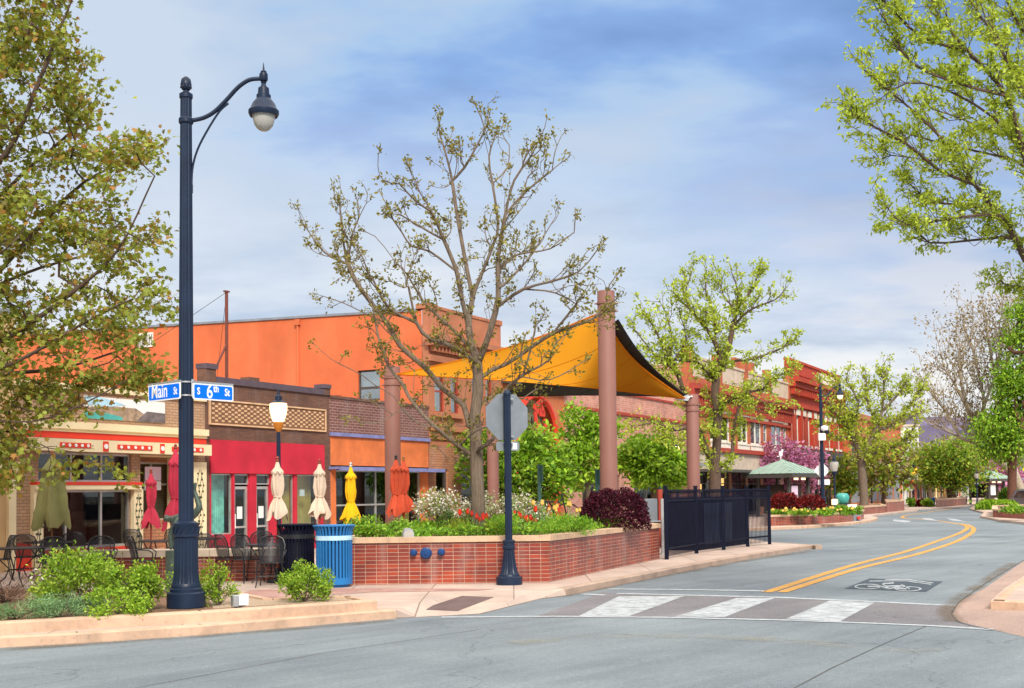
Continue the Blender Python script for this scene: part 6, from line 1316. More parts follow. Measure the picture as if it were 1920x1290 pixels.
leafmat('leaf_bloom_white', (0.62, 0.58, 0.50), (0.80, 0.78, 0.74), 0.3, 0.2); leafmat('leaf_juniper', (0.176, 0.320, 0.136), (0.320, 0.496, 0.224), 0.5, 0.2); leafmat('leaf_heather', (0.20, 0.10, 0.075), (0.27, 0.17, 0.10), 0.5, 0.2)
leafmat('leaf_shrub', (0.253, 0.437, 0.029), (0.483, 0.644, 0.081), 0.5); leafmat('leaf_yellowgreen', (0.33, 0.36, 0.04), (0.48, 0.48, 0.07), 0.5); leafmat('leaf_cover', (0.180, 0.408, 0.030), (0.384, 0.600, 0.060), 0.55)
pm('tulip_red', (0.70, 0.03, 0.01), 0.5, bs=0); pm('tulip_yellow', (0.80, 0.50, 0.10), 0.5, bs=0); pm('flower_white', (0.8, 0.76, 0.6), 0.5, bs=0); pm('stem_green', (0.10, 0.22, 0.04), 0.6, bs=0)
SHAPES = {'rhomb': [(0,0),(.45,.22),(1,0),(.45,-.22)], 'oval': [(0,0),(.25,.2),(.6,.24),(1,0),(.6,-.24),(.25,-.2)], 'thin': [(0,0),(.4,.09),(1,0),(.4,-.09)],
          'maple': [(0,0),(.16,.42),(.34,.26),(.55,.48),(.60,.17),(1,0),(.60,-.17),(.55,-.48),(.34,-.26),(.16,-.42)], 'round': [(0,0),(.2,.36),(.6,.45),(.95,.2),(.95,-.2),(.6,-.45),(.2,-.36)]}
def unit(a): return a/np.maximum(1e-9, np.linalg.norm(a, axis=1, keepdims=True))
def leaves(name, pts, size, shape, mat, parent, org, rng, outdir=None, droop=0.3, up=0.8, var=0.4, fold=0.12):
    pts = np.asarray(pts, float); n = len(pts); sh = np.array(SHAPES[shape]); k = len(sh)
    a = rng.normal(size=(n, 3)); 
    if outdir is not None: a = a*0.7+np.asarray(outdir)*0.9
    a[:, 2] -= droop; a = unit(a); nn = rng.normal(size=(n, 3)); nn[:, 2] += up*1.5
    b = unit(np.cross(nn, a)); c = np.cross(a, b); s = size*(1+var*rng.uniform(-1, 1, n))[:, None, None]
    V = pts[:, None, :]+s*(a[:, None, :]*sh[None, :, 0:1]+b[:, None, :]*sh[None, :, 1:2]+c[:, None, :]*(fold*np.abs(sh[None, :, 1:2])*2-0.25*fold*sh[None, :, 0:1]**2))
    return fastmesh(name, V.reshape(-1, 3), k, mat, parent, org)
class Skel:
    def __init__(s, root): s.p = [np.array(root, float)]; s.par = [-1]
    def path(s, frm, pts):
        for q in pts: s.p.append(np.array(q, float)); s.par.append(frm); frm = len(s.p)-1
        return frm
    def near(s, t, up=0.5, lim=None):
        A = np.array(s.p[:lim] if lim else s.p); d = np.linalg.norm(A-t, axis=1)+up*np.maximum(0, A[:, 2]-t[2]); return int(np.argmin(d))
    def limb(s, pts, step=0.35):
        pts = [np.array(p, float) for p in pts]; f = s.near(pts[0], 0.0) if len(s.p) > 1 else 0
        if np.linalg.norm(s.p[f]-pts[0]) < 1e-6: pts = pts[1:]
        P = [s.p[f]]+pts; P = [2*P[0]-P[1]]+P+[2*P[-1]-P[-2]]; out = []
        for i in range(1, len(P)-2):
            a, b_, c, d = P[i-1:i+3]; m = max(2, int(np.linalg.norm(c-b_)/step))
            for j in range(1, m+1):
                t = j/m; out.append(0.5*((2*b_)+(c-a)*t+(2*a-5*b_+4*c-d)*t*t+(3*b_-a-3*c+d)*t**3))
        return s.path(f, out)
    def grow(s, targets, rng, step=0.35, bend=0.12, up=0.6, wob=0.04):
        T = np.array(targets); A = np.array(s.p); d = np.array([np.min(np.linalg.norm(A-t, axis=1)) for t in T])
        for t in T[np.argsort(d)]:
            f = s.near(t, up); q = s.p[f]; L = np.linalg.norm(t-q)
            if L < 0.05: continue
            m = max(2, int(L/step)); bd = rng.normal(size=3)*bend*L; bd[2] = -abs(bd[2])*0.6
            s.path(f, [q+(t-q)*j/m+bd*math.sin(PI*j/m)+rng.normal(size=3)*wob*(j < m) for j in range(1, m+1)])
    def twigs(s, n, rng, lo, hi, upb=0.5, start=0, outc=None, bias=1.0, step=0.2):
        k = len(s.p); idx = start+((k-start)*rng.uniform(0, 1, n)**bias).astype(int); T = []
        for i in np.clip(idx, 0, k-1):
            d = rng.normal(size=3); p = s.p[i]
            if s.par[i] >= 0: v_ = p-s.p[s.par[i]]; d = d*0.75+1.1*v_/max(1e-6, np.linalg.norm(v_))
            if outc is not None: o = p-outc; d += 0.35*o/max(.1, np.linalg.norm(o))
            d[2] += upb; L = rng.uniform(lo, hi); d = d/np.linalg.norm(d)*L; m = max(2, int(L/step)); c = rng.normal(size=3)*0.13*L
            s.path(int(i), [p+d*j/m+c*math.sin(PI*j/m)+np.array((0,0,.15*L*(j/m)**2)) for j in range(1, m+1)])
    def finish(s, rt, r0):
        n = len(s.p); cnt = np.zeros(n); ch = [[] for _ in range(n)]
        for i in range(1, n): ch[s.par[i]].append(i)
        for i in range(n-1, -1, -1):
            if not ch[i]: cnt[i] = 1
            if s.par[i] >= 0: cnt[s.par[i]] += cnt[i]
        ex = math.log(r0/rt)/math.log(max(2, cnt[0])); s.r = rt*cnt**ex; s.ch = ch; s.cnt = cnt
        s.tips = [i for i in range(n) if not ch[i]]; return s
    def mesh(s, name, mat, parent, org, sides=6, flare=1.35):
        b = B(); P = s.p; done = [0]; stack = [0]
        while stack:
            st = stack.pop(); chain = [st] if s.par[st] < 0 else [s.par[st], st]; i = st
            while s.ch[i]:
                big = max(s.ch[i], key=lambda q: s.cnt[q]); stack += [q for q in s.ch[i] if q != big]; chain.append(big); i = big
            if len(chain) < 2: continue
            rr = [s.r[q] for q in chain]
            if s.par[st] >= 0: rr[0] = min(rr[0], rr[1]*1.2)
            else:
                rr[0] *= flare
                if len(rr) > 2: rr[1] *= 1+(flare-1)*.3
            b.tube([tuple(P[q]) for q in chain], rr, sides if rr[0] > 0.03 else 4, cap=False)
        return b.build(name, mat, parent, org, smooth=80)
def W3(l, Y0):                                                             # pixels with depth offsets -> points
    return [tuple(D(q[0], q[1], Y0+(q[2] if len(q) > 2 else 0))) for q in l]
# ---- the bare-looking tree in the planter
def planter_tree():
    rng = np.random.default_rng(11); Y = 27.2; base = D(897, 968, Y); base.z = PL_Z-0.1
    r = thing('young_tree', 'sparse leafed tree with grey trunk growing from the planter flower bed', 'tree', base); s = Skel(base)
    s.limb(W3([(896,930),(894,885),(893,852),(892,804),(891,775),(896,733),(894,674),(883,646),(879,614)], Y))
    Ls = [[(889,856),(880,851),(836,818,-.3),(812,797,-.5),(778,789,-.7),(747,760,-.9),(729,734,-1.0),(692,711,-1.2),(668,692,-1.4),(638,676,-1.5),(605,658,-1.7),(566,622,-1.8)],
     [(812,797,-.5),(785,769,-.3),(759,734,0),(747,709,.2),(720,674,.4),(706,637,.6),(696,597,.8),(690,560,1),(672,520,1.1)],
     [(891,800),(878,793,.2),(868,753,.4),(831,723,.6),(808,695,.7),(787,672,.8),(743,632,1.0),(718,588,1.2),(658,506,1.4),(636,452,1.6),(629,402,1.7),(622,331,1.8)],
     [(640,460,1.6),(650,400,1.3),(672,350,1.2)], [(636,465,1.6),(593,442,1.9),(561,399,2.2)], [(718,588,1.2),(680,570,1.5),(630,545,1.7),(570,525,1.9)],
     [(878,595),(864,534,-.2),(854,481,-.3),(829,417,-.4),(804,360,-.6),(772,303,-.8),(754,253,-.9)], [(804,360,-.6),(770,335,-.9),(727,287,-1.2)], [(829,417,-.4),(790,395,.2),(712,347,.5)],
     [(878,595),(886,534,.3),(925,431,.4),(936,388,.5),(925,303,.6),(918,249,.6),(934,196,.7)], [(886,534,.3),(872,463,.5),(854,360,.7),(843,285,.8),(825,215,1.0)], [(854,481,-.3),(800,440,-.5),(765,430,-.7),(745,400,-.8),(712,352,-.9)],
     [(843,300,.8),(870,270,.6),(905,205,.5)], [(925,303,.6),(955,270,.8),(958,225,.8)],
     [(898,665),(915,618,-.3),(924,588,-.4),(936,534,-.5),(936,456,-.6),(950,367,-.7),(968,296,-.8),(1000,249,-.9),(1028,190,-1)], [(936,552,-.5),(986,517,-.8),(1039,502,-1),(1096,481,-1.2),(1130,440,-1.4)],
     [(938,481,-.5),(968,449,-.2),(1039,435,.2),(1086,402,.4)], [(955,360,-.7),(990,320,-.6),(1043,276,-.5)], [(945,400,-.6),(985,350,0),(1020,300,.3)], [(945,510,-.5),(1000,450,.6),(1050,370,.9)], [(986,517,-.8),(1050,525,-.6),(1110,560,-.4)],
     [(894,708),(905,695,.3),(924,681,.4),(952,669,.4),(982,649,.3),(1044,607,.1),(1123,577,-.2),(1180,528,-.4)], [(1044,607,.1),(1080,560,.2),(1110,520,.2)], [(1123,577,-.2),(1150,545,0),(1148,510,0)],
     [(893,852),(901,839,-.3),(925,822,-.5),(934,780,-.5),(937,748,-.5),(945,729,-.5),(980,694,-.6),(1039,659,-.7),(1074,602,-.8)], [(980,694,-.6),(1040,700,-.8),(1120,655,-1)], [(985,692,-.6),(1000,640,-.5),(1010,590,-.5)],
     [(896,670),(868,646,-.5),(829,627,-.7),(800,616,-.8),(775,585,-.9),(754,492,-1),(729,456,-1.1),(693,410,-1.2),(660,398,-1.4)], [(754,505,-1),(770,450,-.7),(760,415,-.6)], [(775,585,-.9),(720,555,-1.1),(690,500,-1.2),(668,470,-1.3)],
     [(884,640),(854,607,.4),(826,579,.7),(790,545,1),(770,510,1.2),(745,470,1.3)], [(891,769),(912,740,.5),(960,735,.8),(1010,745,1)], [(747,760,-.9),(690,790,-1.2),(630,775,-1.4)], [(878,860),(850,830,.3),(835,800,.5),(800,780,.7)], [(860,836,-.1),(900,800,-.8),(960,790,-1)]]
    for l in Ls: s.limb(W3([(895+(q[0]-895)*.95, 850+(q[1]-850)*(.925 if q[1] < 850 else 1))+tuple(q[2:]) for q in l], Y), 0.22)
    n0 = 40; cen = np.array(D(890, 600, Y))
    s.twigs(300, rng, 0.25, 0.75, 0.35, n0, cen, step=.12); s.twigs(520, rng, 0.12, 0.34, 0.25, n0, cen, step=.14)
    s.finish(0.0085, 0.155); s.mesh('trunk', 'bark_grey', r, base, 8)
    pts = []; od = []
    for i in s.tips:
        p = s.p[i]; d = p-s.p[s.par[i]]; d = d/max(1e-6, np.linalg.norm(d)); m = rng.integers(9, 20)
        pts += [p-d*abs(rng.normal())*0.10+rng.normal(size=3)*0.05 for _ in range(m)]; od += [d]*m
    k = len(pts)//2; leaves('crown', pts, 0.082, 'oval', 'leaf_olive', r, base, rng, np.array(od), 0.25)
planter_tree()
def crown_pts(s, rng, per, rad, along=0.3, flat=0.7):
    pts = []; od = []
    for i in s.tips:
        p = s.p[i]; d = p-s.p[s.par[i]]; d = d/max(1e-6, np.linalg.norm(d)); m = int(per*rng.uniform(.5, 1.5))
        q = p-np.outer(np.abs(rng.normal(size=m))*along, d)+rng.normal(size=(m, 3))*rad*np.array((1, 1, flat)); pts.append(q); od.append(np.tile(d, (m, 1)))
    return np.concatenate(pts), np.concatenate(od)
# ---- maple filling the left edge
def maple():
    rng = np.random.default_rng(5); Y = 20.5; base = Vector((D(-260, 1100, Y).x, Y, SW))
    r = thing('maple_tree', 'maple with olive and reddish leaves filling the left edge', 'tree', base); s = Skel(base)
    s.limb(W3([(-260,1000),(-255,800),(-250,600),(-225,400),(-200,200),(-190,0),(-180,-150)], Y))
    for l in ([(-255,800),(-150,700,-.3),(0,640,-.6),(120,560,-.8),(220,470,-1),(290,330,-1.1)], [(-252,700),(-120,600,.5),(40,515,.8),(190,470,1),(300,430,1.2)], [(-255,850),(-100,790,-.5),(60,790,-.8),(150,760,-1),(255,705,-1.2),(305,690,-1.3)], [(-255,830),(-100,800,.3),(20,810,.6),(90,840,.7),(150,850,.8),(240,900,.9)],
              [(-240,500),(-100,380,-.4),(10,290,-.7),(70,160,-.9),(110,60,-1),(135,0,-1)], [(-245,560),(-80,440,.6),(60,310,.9),(130,250,1),(195,165,1.1)], [(-210,260),(-100,120,.3),(-20,10,.5),(30,-60,.6)], [(-250,640),(-60,560,0),(70,430,.2),(160,340,.3),(280,285,.4)], [(-200,250),(-260,60,0),(-300,-80,0)], [(-240,500),(-360,350,0),(-430,200,0)], [(-250,700),(-380,600,0),(-480,480,0)],
              [(-150,700,-.3),(0,690,-1.2),(150,610,-1.4),(250,560,-1.5),(318,555,-1.5)], [(-100,790,-.5),(0,860,-1),(40,905,-1.1)], [(-255,780),(-120,720,1),(20,700,1.4),(120,690,1.6),(230,655,1.7)]): s.limb(W3(l, Y), .3)
    bx = np.array([(-150,150),(0,142),(90,165),(130,140),(160,205),(215,180),(255,215),(275,290),(370,305),(430,325),(490,325),(560,322),(605,300),(640,245),(690,300),(720,280),(760,225),(800,205),(835,165),(870,190),(905,70),(930,20)], float)
    T = []
    while len(T) < 820:
        py = rng.uniform(-150, 915); px = rng.uniform(-480, 330)
        if px < np.interp(py, bx[:, 0], bx[:, 1])-rng.exponential(14) and not (py > 780 and px > 250): T.append(tuple(D(px, py, Y+rng.normal()*1.0)))
    cen = np.array(D(-150, 500, Y)); s.grow(T, rng, .3, .1, .35); s.twigs(520, rng, .2, .45, .25, 120, cen)
    s.finish(0.007, 0.2); s.mesh('trunk', 'bark_brown', r, base, 6)
    pts, od = crown_pts(s, rng, 60, .16, .28, .6); k = rng.uniform(size=len(pts)) < .36
    leaves('crown', pts[k], .10, 'maple', 'leaf_maple', r, base, rng, od[k], .45, .9); leaves('crown', pts[~k], .10, 'maple', 'leaf_maple_green', r, base, rng, od[~k], .45, .9)
maple()
# ---- honey locust trees
def shrink(limbs, c, k): return [[(c[0]+(q[0]-c[0])*k, c[1]+(q[1]-c[1])*k)+tuple(q[2:]) for q in l] for l in limbs]
def locust(name, label, base, trunk, limbs, Y, tw, r0, rt, per, rad, size, mat, bark, seed, grp=None, shape='oval', step=.35, extra=(), droop=.3, lo=.5, hi=1.2, ctr=(0,0), kk=1.0):
    rng = np.random.default_rng(seed); r = thing(name, label, 'tree', base, 0, grp); s = Skel(base); s.limb(W3(trunk, Y), step); k0 = len(s.p)
    for l in shrink(limbs, ctr, kk): s.limb(W3(l, Y), step)
    cen = np.array(D(trunk[-1][0], trunk[-1][1], Y))
    s.twigs(tw, rng, lo, hi, .35, k0, cen, step=step*.7); s.twigs(int(tw*1.3), rng, lo*.4, hi*.5, .3, k0, cen, step=step*.5)
    s.finish(rt, r0); s.mesh('trunk', bark, r, base, 7)
    pts, od = crown_pts(s, rng, per, rad, rad*1.6, .6); leaves('crown', pts, size, shape, mat, r, base, rng, od, droop, .8); return r
b3 = D(1342, 945, 50); b3.z = SW
locust('locust_tree', 'honey locust with three dark stems and light green leaves beside the right column', b3, [(1341,905),(1340,880),(1344,827),(1346,771),(1340,743),(1342,715),(1341,690)],
  [[(1341,702),(1333,700),(1307,670,-.5),(1281,666,-.8),(1245,661,-1),(1190,655,-1.2)], [(1341,695),(1368,668,.4),(1402,664,.8),(1432,657,1),(1483,637,1.2),(1491,629,1.3)], [(1341,690),(1350,661),(1342,631,-.3),(1325,601,-.6),(1311,581,-.8),(1285,555,-1),(1253,522,-1.2)], [(1345,680),(1362,657,.4),(1372,627,.6),(1378,589,.8),(1384,561,1),(1358,530,1.1),(1350,490,1.2)], [(1378,595,.8),(1400,569,.5),(1430,551,.2),(1467,537,0),(1486,516,-.2)],
   [(1342,631,-.3),(1340,601,.4),(1338,565,.8),(1321,520,1),(1323,482,1.2)], [(1384,561,1),(1388,520,.8),(1374,480,.6)], [(1384,561,1),(1415,520,1.4),(1430,488,1.6)], [(1325,601,-.6),(1300,570,.3),(1278,528,.7),(1290,490,.9)],
   [(1340,885),(1322,850,-.4),(1300,795,-.8),(1276,734,-1),(1262,690,-1.1),(1247,664,-1.2),(1221,611,-1.4),(1200,573,-1.5)], [(1247,664,-1.2),(1250,610,-.6),(1235,560,-.4)], [(1262,690,-1.1),(1215,650,-1.6),(1172,600,-1.8)], [(1250,670,-1.2),(1280,620,-.8),(1268,570,-.6)], [(1276,734,-1),(1230,700,-1.6),(1185,690,-1.9)],
   [(1342,890),(1374,870,.5),(1377,824,.8),(1383,790,1),(1392,756,1.1),(1405,730,1.3)], [(1345,775),(1349,760),(1379,745,-.5),(1407,730,-.8),(1441,724,-1),(1454,704,-1.1),(1469,698,-1.2),(1505,681,-1.3)], [(1407,730,-.8),(1440,750,-1.2),(1490,755,-1.4)], [(1405,735,1.2),(1430,770,1.5),(1465,775,1.8)], [(1300,795,-.8),(1260,810,-1.4),(1215,795,-1.8),(1180,800,-2)], [(1310,815,-.7),(1275,830,-1.5),(1240,825,-1.8)], [(1346,771),(1320,760,.8),(1290,765,1.2)]],
  50, 560, .25, .009, 14, .10, .14, 'leaf_locust', 'bark_brown', 21, 'honey locusts along the street', step=.4, lo=.3, hi=.75, ctr=(1342,780), kk=.90)
b4 = D(1620, 962, 95); b4.z = SW
locust('locust_tree', 'second honey locust with single grey trunk in front of the orange brick building', b4, [(1620,930),(1617,890),(1614,851)],
  [[(1614,851),(1594,809,-.5),(1599,779,-.8),(1609,739,-1),(1582,690,-1.4)], [(1596,800,-.5),(1579,785,-.8),(1550,749,-1.5),(1527,707,-2)], [(1614,855),(1634,826,.5),(1649,789,.8),(1659,759,1),(1664,702,1.2),(1660,680,1.3)], [(1616,858),(1640,850,-.8),(1674,838,-1.5),(1706,828,-2),(1725,800,-2.4)], [(1649,799,.8),(1686,784,1.4),(1711,757,1.8),(1738,719,2.2)], [(1649,789,.8),(1630,740,1.5),(1625,690,2)], [(1659,759,1),(1695,720,.5),(1715,690,.2)], [(1599,779,-.8),(1570,740,.6),(1560,690,1)], [(1686,784,1.4),(1715,775,1),(1730,765,.7)], [(1594,809,-.5),(1565,815,-1),(1540,800,-1.5)]],
  95, 420, .34, .016, 9, .2, .26, 'leaf_locust', 'bark_grey', 22, 'honey locusts along the street', step=.8, lo=.5, hi=1.3, ctr=(1616,860), kk=.86)
b5 = Vector((D(2180, 1000, 17).x, 17, SW))
locust('locust_tree', 'near honey locust hanging bright leaves in from the top right corner', b5, [(2170,900),(2140,760),(2100,640)],
  [[(2100,640),(2010,570),(1955,530),(1920,490),(1887,425,.2),(1839,369,.3),(1792,299,.4),(1757,256,.5),(1714,213,.6),(1657,165,.7),(1605,121,.8)], [(1990,558),(1950,400,.6),(1920,312,.7),(1844,286,.8),(1783,273,.9),(1700,250,1)], [(2020,578),(1960,420,-.5),(1918,286,-.6),(1883,174,-.8),(1809,87,-.9),(1757,26,-1),(1730,-30,-1)], [(1839,369,.3),(1822,347,0),(1757,321,-.2),(1692,269,-.4),(1627,234,-.6),(1588,208,-.7)], [(1900,450,.1),(1874,408,-.3),(1783,412,-.6),(1692,425,-.8),(1655,395,-.9)], [(1920,490),(1900,451,.5),(1809,456,.8),(1735,460,1),(1705,430,1.1)],
   [(2060,610),(2000,450,-.3),(1960,300,-.5),(1950,120,-.6),(1900,20,-.7),(1860,-60,-.7)], [(1955,300,-.5),(1930,200,.3),(1860,60,.6),(1800,-30,.8)], [(1918,286,-.6),(1850,210,.4),(1760,160,.6),(1690,150,.7),(1640,180,.7)], [(1883,174,-.8),(1790,150,-1),(1700,110,-1.2),(1650,30,-1.3)], [(1809,87,-.9),(1720,60,-1.2),(1650,-5,-1.3)], [(2080,640),(2000,620,.4),(1940,560,.6),(1880,540,.8)], [(2090,650),(2050,500,.6),(2100,300,.8),(2080,100,1)], [(1792,299,.4),(1730,300,.9),(1660,290,1.1),(1620,310,1.2)], [(1887,425,.2),(1820,390,.9),(1740,380,1.1),(1700,350,1.2)],
   [(2040,600),(1990,420,.9),(1940,240,1),(1900,120,1.1),(1850,30,1.1)], [(1940,240,1),(1870,250,1.2),(1800,220,1.3),(1740,200,1.4)], [(1900,120,1.1),(1830,110,1.3),(1770,70,1.4)]],
  17, 820, .085, .004, 24, .045, .07, 'leaf_locust', 'bark_brown', 23, 'honey locusts along the street', shape='rhomb', step=.2, droop=.55, lo=.18, hi=.42, ctr=(1960,320), kk=.965)
# ---- leafy trees made of foliage masses
def cloud_tree(name, label, base, blobs, ntip, per, rad, size, mats, bark, seed, r0=.2, rt=.02, shape='oval', grp=None, cat='tree', droop=.35, trunk_top=None, step=.5, flat=.7):
    rng = np.random.default_rng(seed); base = Vector(base); r = thing(name, label, cat, base, 0, grp); s = Skel(base); T = []
    Bs = [(np.array(D(px, py, Y)), rx*Y/FPX, ry*Y/FPX) for px, py, rx, ry, Y in blobs]; wts = np.array([b[1]**2*b[2] for b in Bs])**.6; wts /= wts.sum()
    tt = trunk_top or tuple(Bs[0][0]-np.array((0, 0, Bs[0][2]*.6)))
    s.limb([tuple(np.array(base)*.5+np.array(tt)*.5+np.array((.05, 0, 0))), tt], step)
    for _ in range(ntip):
        c, a, h = Bs[rng.choice(len(Bs), p=wts)]; d = unit(rng.normal(size=(1, 3)))[0]; R = rng.uniform(.25, 1)**.45*(1+.16*rng.normal())
        T.append(c+d*R*np.array((a, a, h))*.92)
    s.grow(T, rng, step, .12, .5); s.finish(rt, r0); s.mesh('trunk' if cat == 'tree' else 'stems', bark, r, base, 6)
    pts, od = crown_pts(s, rng, per, rad, rad*.8, flat); out = unit(pts-np.array(Bs[0][0]))
    sel = rng.integers(0, len(mats), len(pts))
    for i, m_ in enumerate(mats): leaves('crown' if cat == 'tree' else 'foliage', pts[sel == i], size, shape, m_, r, base, rng, (od+out)[sel == i]*.6, droop)
    return r
def gb(px, py, z=SW): p = G(px, py, z); return p
def yb(px, Y, z=SW): p = D(px, 900, Y); return Vector((p.x, p.y, z))
cloud_tree('leafy_tree', 'dense dark green tree hanging low behind the stop sign post', yb(985, 49), [(985,885,72,62,49),(905,860,48,55,49),(1010,835,38,38,49),(960,905,65,35,49),(1040,905,30,40,49)], 330, 60, .26, .23, ['leaf_green','leaf_mid','leaf_bright'], 'bark_brown', 31, .16, .012, grp='leafy trees behind the planter')
cloud_tree('leafy_tree', 'loose mid green tree just left of the tallest column', yb(1100, 51), [(1100,860,50,55,51),(1085,800,28,45,51),(1125,810,28,35,51)], 220, 50, .24, .21, ['leaf_mid','leaf_bright'], 'bark_grey', 32, .12, .012, grp='leafy trees behind the planter')
cloud_tree('leafy_tree', 'bright lime green rounded tree between the two right columns', yb(1222, 53), [(1225,865,60,48,53),(1195,855,36,38,53),(1262,880,34,38,53)], 280, 66, .25, .21, ['leaf_bright','leaf_mid'], 'bark_brown', 33, .15, .012, grp='leafy trees behind the planter')
cloud_tree('redbud_tree', 'pink flowering tree behind the kiosk roof', yb(1462, 90), [(1462,850,45,32,90),(1430,880,35,28,90),(1505,868,42,28,90)], 300, 24, .28, .24, ['leaf_bloom_pink'], 'bark_brown', 34, .2, .02, grp='pink redbud trees')
cloud_tree('redbud_tree', 'pink flowering tree right of the kiosk by the lamp post', yb(1522, 92), [(1520,888,30,34,92),(1500,905,30,30,92)], 150, 22, .28, .24, ['leaf_bloom_pink'], 'bark_brown', 35, .16, .02, grp='pink redbud trees')
cloud_tree('redbud_tree', 'faint mauve flowering tree beyond the far kiosk', yb(1885, 150), [(1880,893,34,30,150)], 130, 24, .5, .5, ['leaf_bloom_pink'], 'bark_brown', 36, .2, .03, grp='pink redbud trees')
cloud_tree('street_tree', 'yellow green young tree left of the second locust trunk', yb(1590, 104), [(1588,885,26,38,104),(1578,905,18,20,104)], 120, 26, .4, .38, ['leaf_yellowgreen','leaf_mid'], 'bark_grey', 37, .18, .03, grp='trees down the far street')
cloud_tree('street_tree', 'thin olive tree with yellow leaves right of the second locust trunk', yb(1655, 112), [(1655,870,38,40,104),(1690,880,28,38,104),(1640,905,22,26,104)], 170, 22, .5, .40, ['leaf_yellowgreen','leaf_tan','leaf_mid'], 'bark_brown', 38, .22, .03, grp='trees down the far street')
cloud_tree('street_tree', 'full green street tree above the blue bin', yb(1786, 125), [(1775,866,48,36,125),(1800,882,44,34,125),(1748,884,26,24,125)], 330, 60, .7, .36, ['leaf_mid','leaf_green','leaf_yellowgreen'], 'bark_brown', 39, .45, .04, grp='trees down the far street')
cloud_tree('street_tree', 'pale yellow green tree above the far kiosk', yb(1855, 165), [(1850,865,55,40,165),(1815,850,45,35,165),(1880,850,40,45,165)], 300, 60, .9, .45, ['leaf_yellowgreen','leaf_mid'], 'bark_brown', 40, .5, .05, grp='trees down the far street')
cloud_tree('street_tree', 'olive tree against the foot of the mesa', yb(1745, 150), [(1735,862,42,28,150),(1700,872,30,24,150),(1775,858,36,24,150)], 220, 40, .8, .42, ['leaf_tan','leaf_mid','leaf_yellowgreen'], 'bark_brown', 41, .4, .04, grp='trees down the far street')
cloud_tree('street_tree', 'tree with vivid green crown and red brown trunk at the right edge', yb(1895, 104, 0.12), [(1908,690,40,85,104),(1945,610,60,70,104),(1895,790,42,50,104),(1866,812,36,28,104),(1915,735,45,60,104),(1890,845,40,22,104)], 560, 66, .55, .30, ['leaf_mid','leaf_green','leaf_bright'], 'bark_red', 42, .38, .04, trunk_top=tuple(D(1897, 800, 104)), grp='trees down the far street')
def sycamore():
    rng = np.random.default_rng(8); Y = 110; base = yb(1925, Y, .1); r = thing('sycamore_tree', 'pale barked nearly bare tree leaning left beyond the right edge tree', 'tree', base); s = Skel(base)
    s.limb(W3([(1915,920),(1903,890)], Y), 1)
    for l in ([(1903,890),(1860,852),(1845,838),(1800,820),(1770,805),(1735,785)], [(1850,842),(1830,800),(1815,770),(1790,720),(1770,690)], [(1835,815),(1845,760),(1835,700),(1820,640)], [(1903,890),(1890,800),(1870,720),(1855,650),(1850,600)], [(1870,720),(1895,660),(1890,600)], [(1800,820),(1780,780),(1755,750)], [(1815,770),(1800,700),(1800,650)], [(1845,760),(1870,690),(1875,620)]): s.limb(W3(l, Y), 1.0)
    s.twigs(300, rng, 1.5, 3.6, .8, 6, None, step=.9); s.twigs(480, rng, .7, 1.7, .6, 6, None, step=.5); s.finish(.022, .4); s.mesh('trunk', 'bark_pale', r, base, 6)
    pts, od = crown_pts(s, rng, 8, .35, .5, .9); leaves('crown', pts, .26, 'oval', 'leaf_tan', r, base, rng, od, .2)
sycamore()
# ---- shrubs
def shrub(label, px, py, wpx, hpx, n, size, mats, seed, z=.26, shape='oval', name='leafy_shrub', cat='shrub', grp=None, rag=.3, stems=26, depth=1.0, bloom=None, stemmat='twig', droop=.1, Y=None, lumps=9, dense=.6, lo=.2, dome=False):
    rng = np.random.default_rng(seed); base = G(px, py, z) if Y is None else Vector((D(px, 935, Y).x, Y, z)); k_ = base.y/FPX; a = wpx/2*k_; h = hpx*k_
    r = thing(name, label, cat, base, 0, grp); o = np.array(base)
    L_ = [(np.array((rng.uniform(-.75, .75)*a, rng.uniform(-.75, .75)*a*depth, h*rng.uniform(lo, .78))), rng.uniform(.28, .5)) for _ in range(lumps)]
    pts = []
    if dome:
        d = unit(rng.normal(size=(n, 3))); d[:, 2] = np.abs(d[:, 2]); bump_ = 1+.05*np.sin(d[:, 0]*9+seed)*np.cos(d[:, 1]*8)+.035*np.sin(d[:, 2]*17+d[:, 0]*13)
        R = (rng.uniform(0, 1, n)**.25*.35+.67)*bump_; sg = d.copy(); sg[:, 2] = d[:, 2]**.75; sg[:, :2] *= (np.maximum(.05, 1-d[:, 2:]**2))**-.12; pts = list(o+sg*R[:, None]*np.array((a, a*depth, h)))
    while len(pts) < n:
        c, q = L_[rng.integers(lumps)]; d = unit(rng.normal(size=(1, 3)))[0]; R = q*rng.uniform(0.1, 1)**dense*(1+rag*rng.normal()*.5); p = c+d*R*np.array((a, a*depth, h*.7))
        if p[2] > .01*h and abs(p[0]) < a*1.08: pts.append(o+p)
    pts = np.array(pts); out = unit(pts-o+np.array((0, 0, -.2*h))); sel = rng.integers(0, len(mats), n)
    for i, m_ in enumerate(mats): leaves('foliage', pts[sel == i], size, shape, m_, r, base, rng, out[sel == i]*.8, droop)
    if bloom: q = pts[pts[:, 2] > o[2]+h*.3]; q = q[rng.integers(0, len(q), bloom[1])]+rng.normal(size=(bloom[1], 3))*.03; q += unit(q-o)*.05; leaves('blossom', q, bloom[2], 'round', bloom[0], r, base, rng, None, 0, 1.5)
    if stems:
        s = Skel(base); T = pts[rng.integers(0, n, stems)]; 
        for t in T: c = rng.normal(size=3)*.04; s.path(0, [o+(t-o)*.35+c+np.array((0, 0, .06*h)), o+(t-o)*.7+c, t])
        s.finish(.005, .022); s.r = np.minimum(s.r, .012); s.mesh('stems', stemmat, r, base, 4)
    return r
GS = 'green shrubs in the roadside bed'
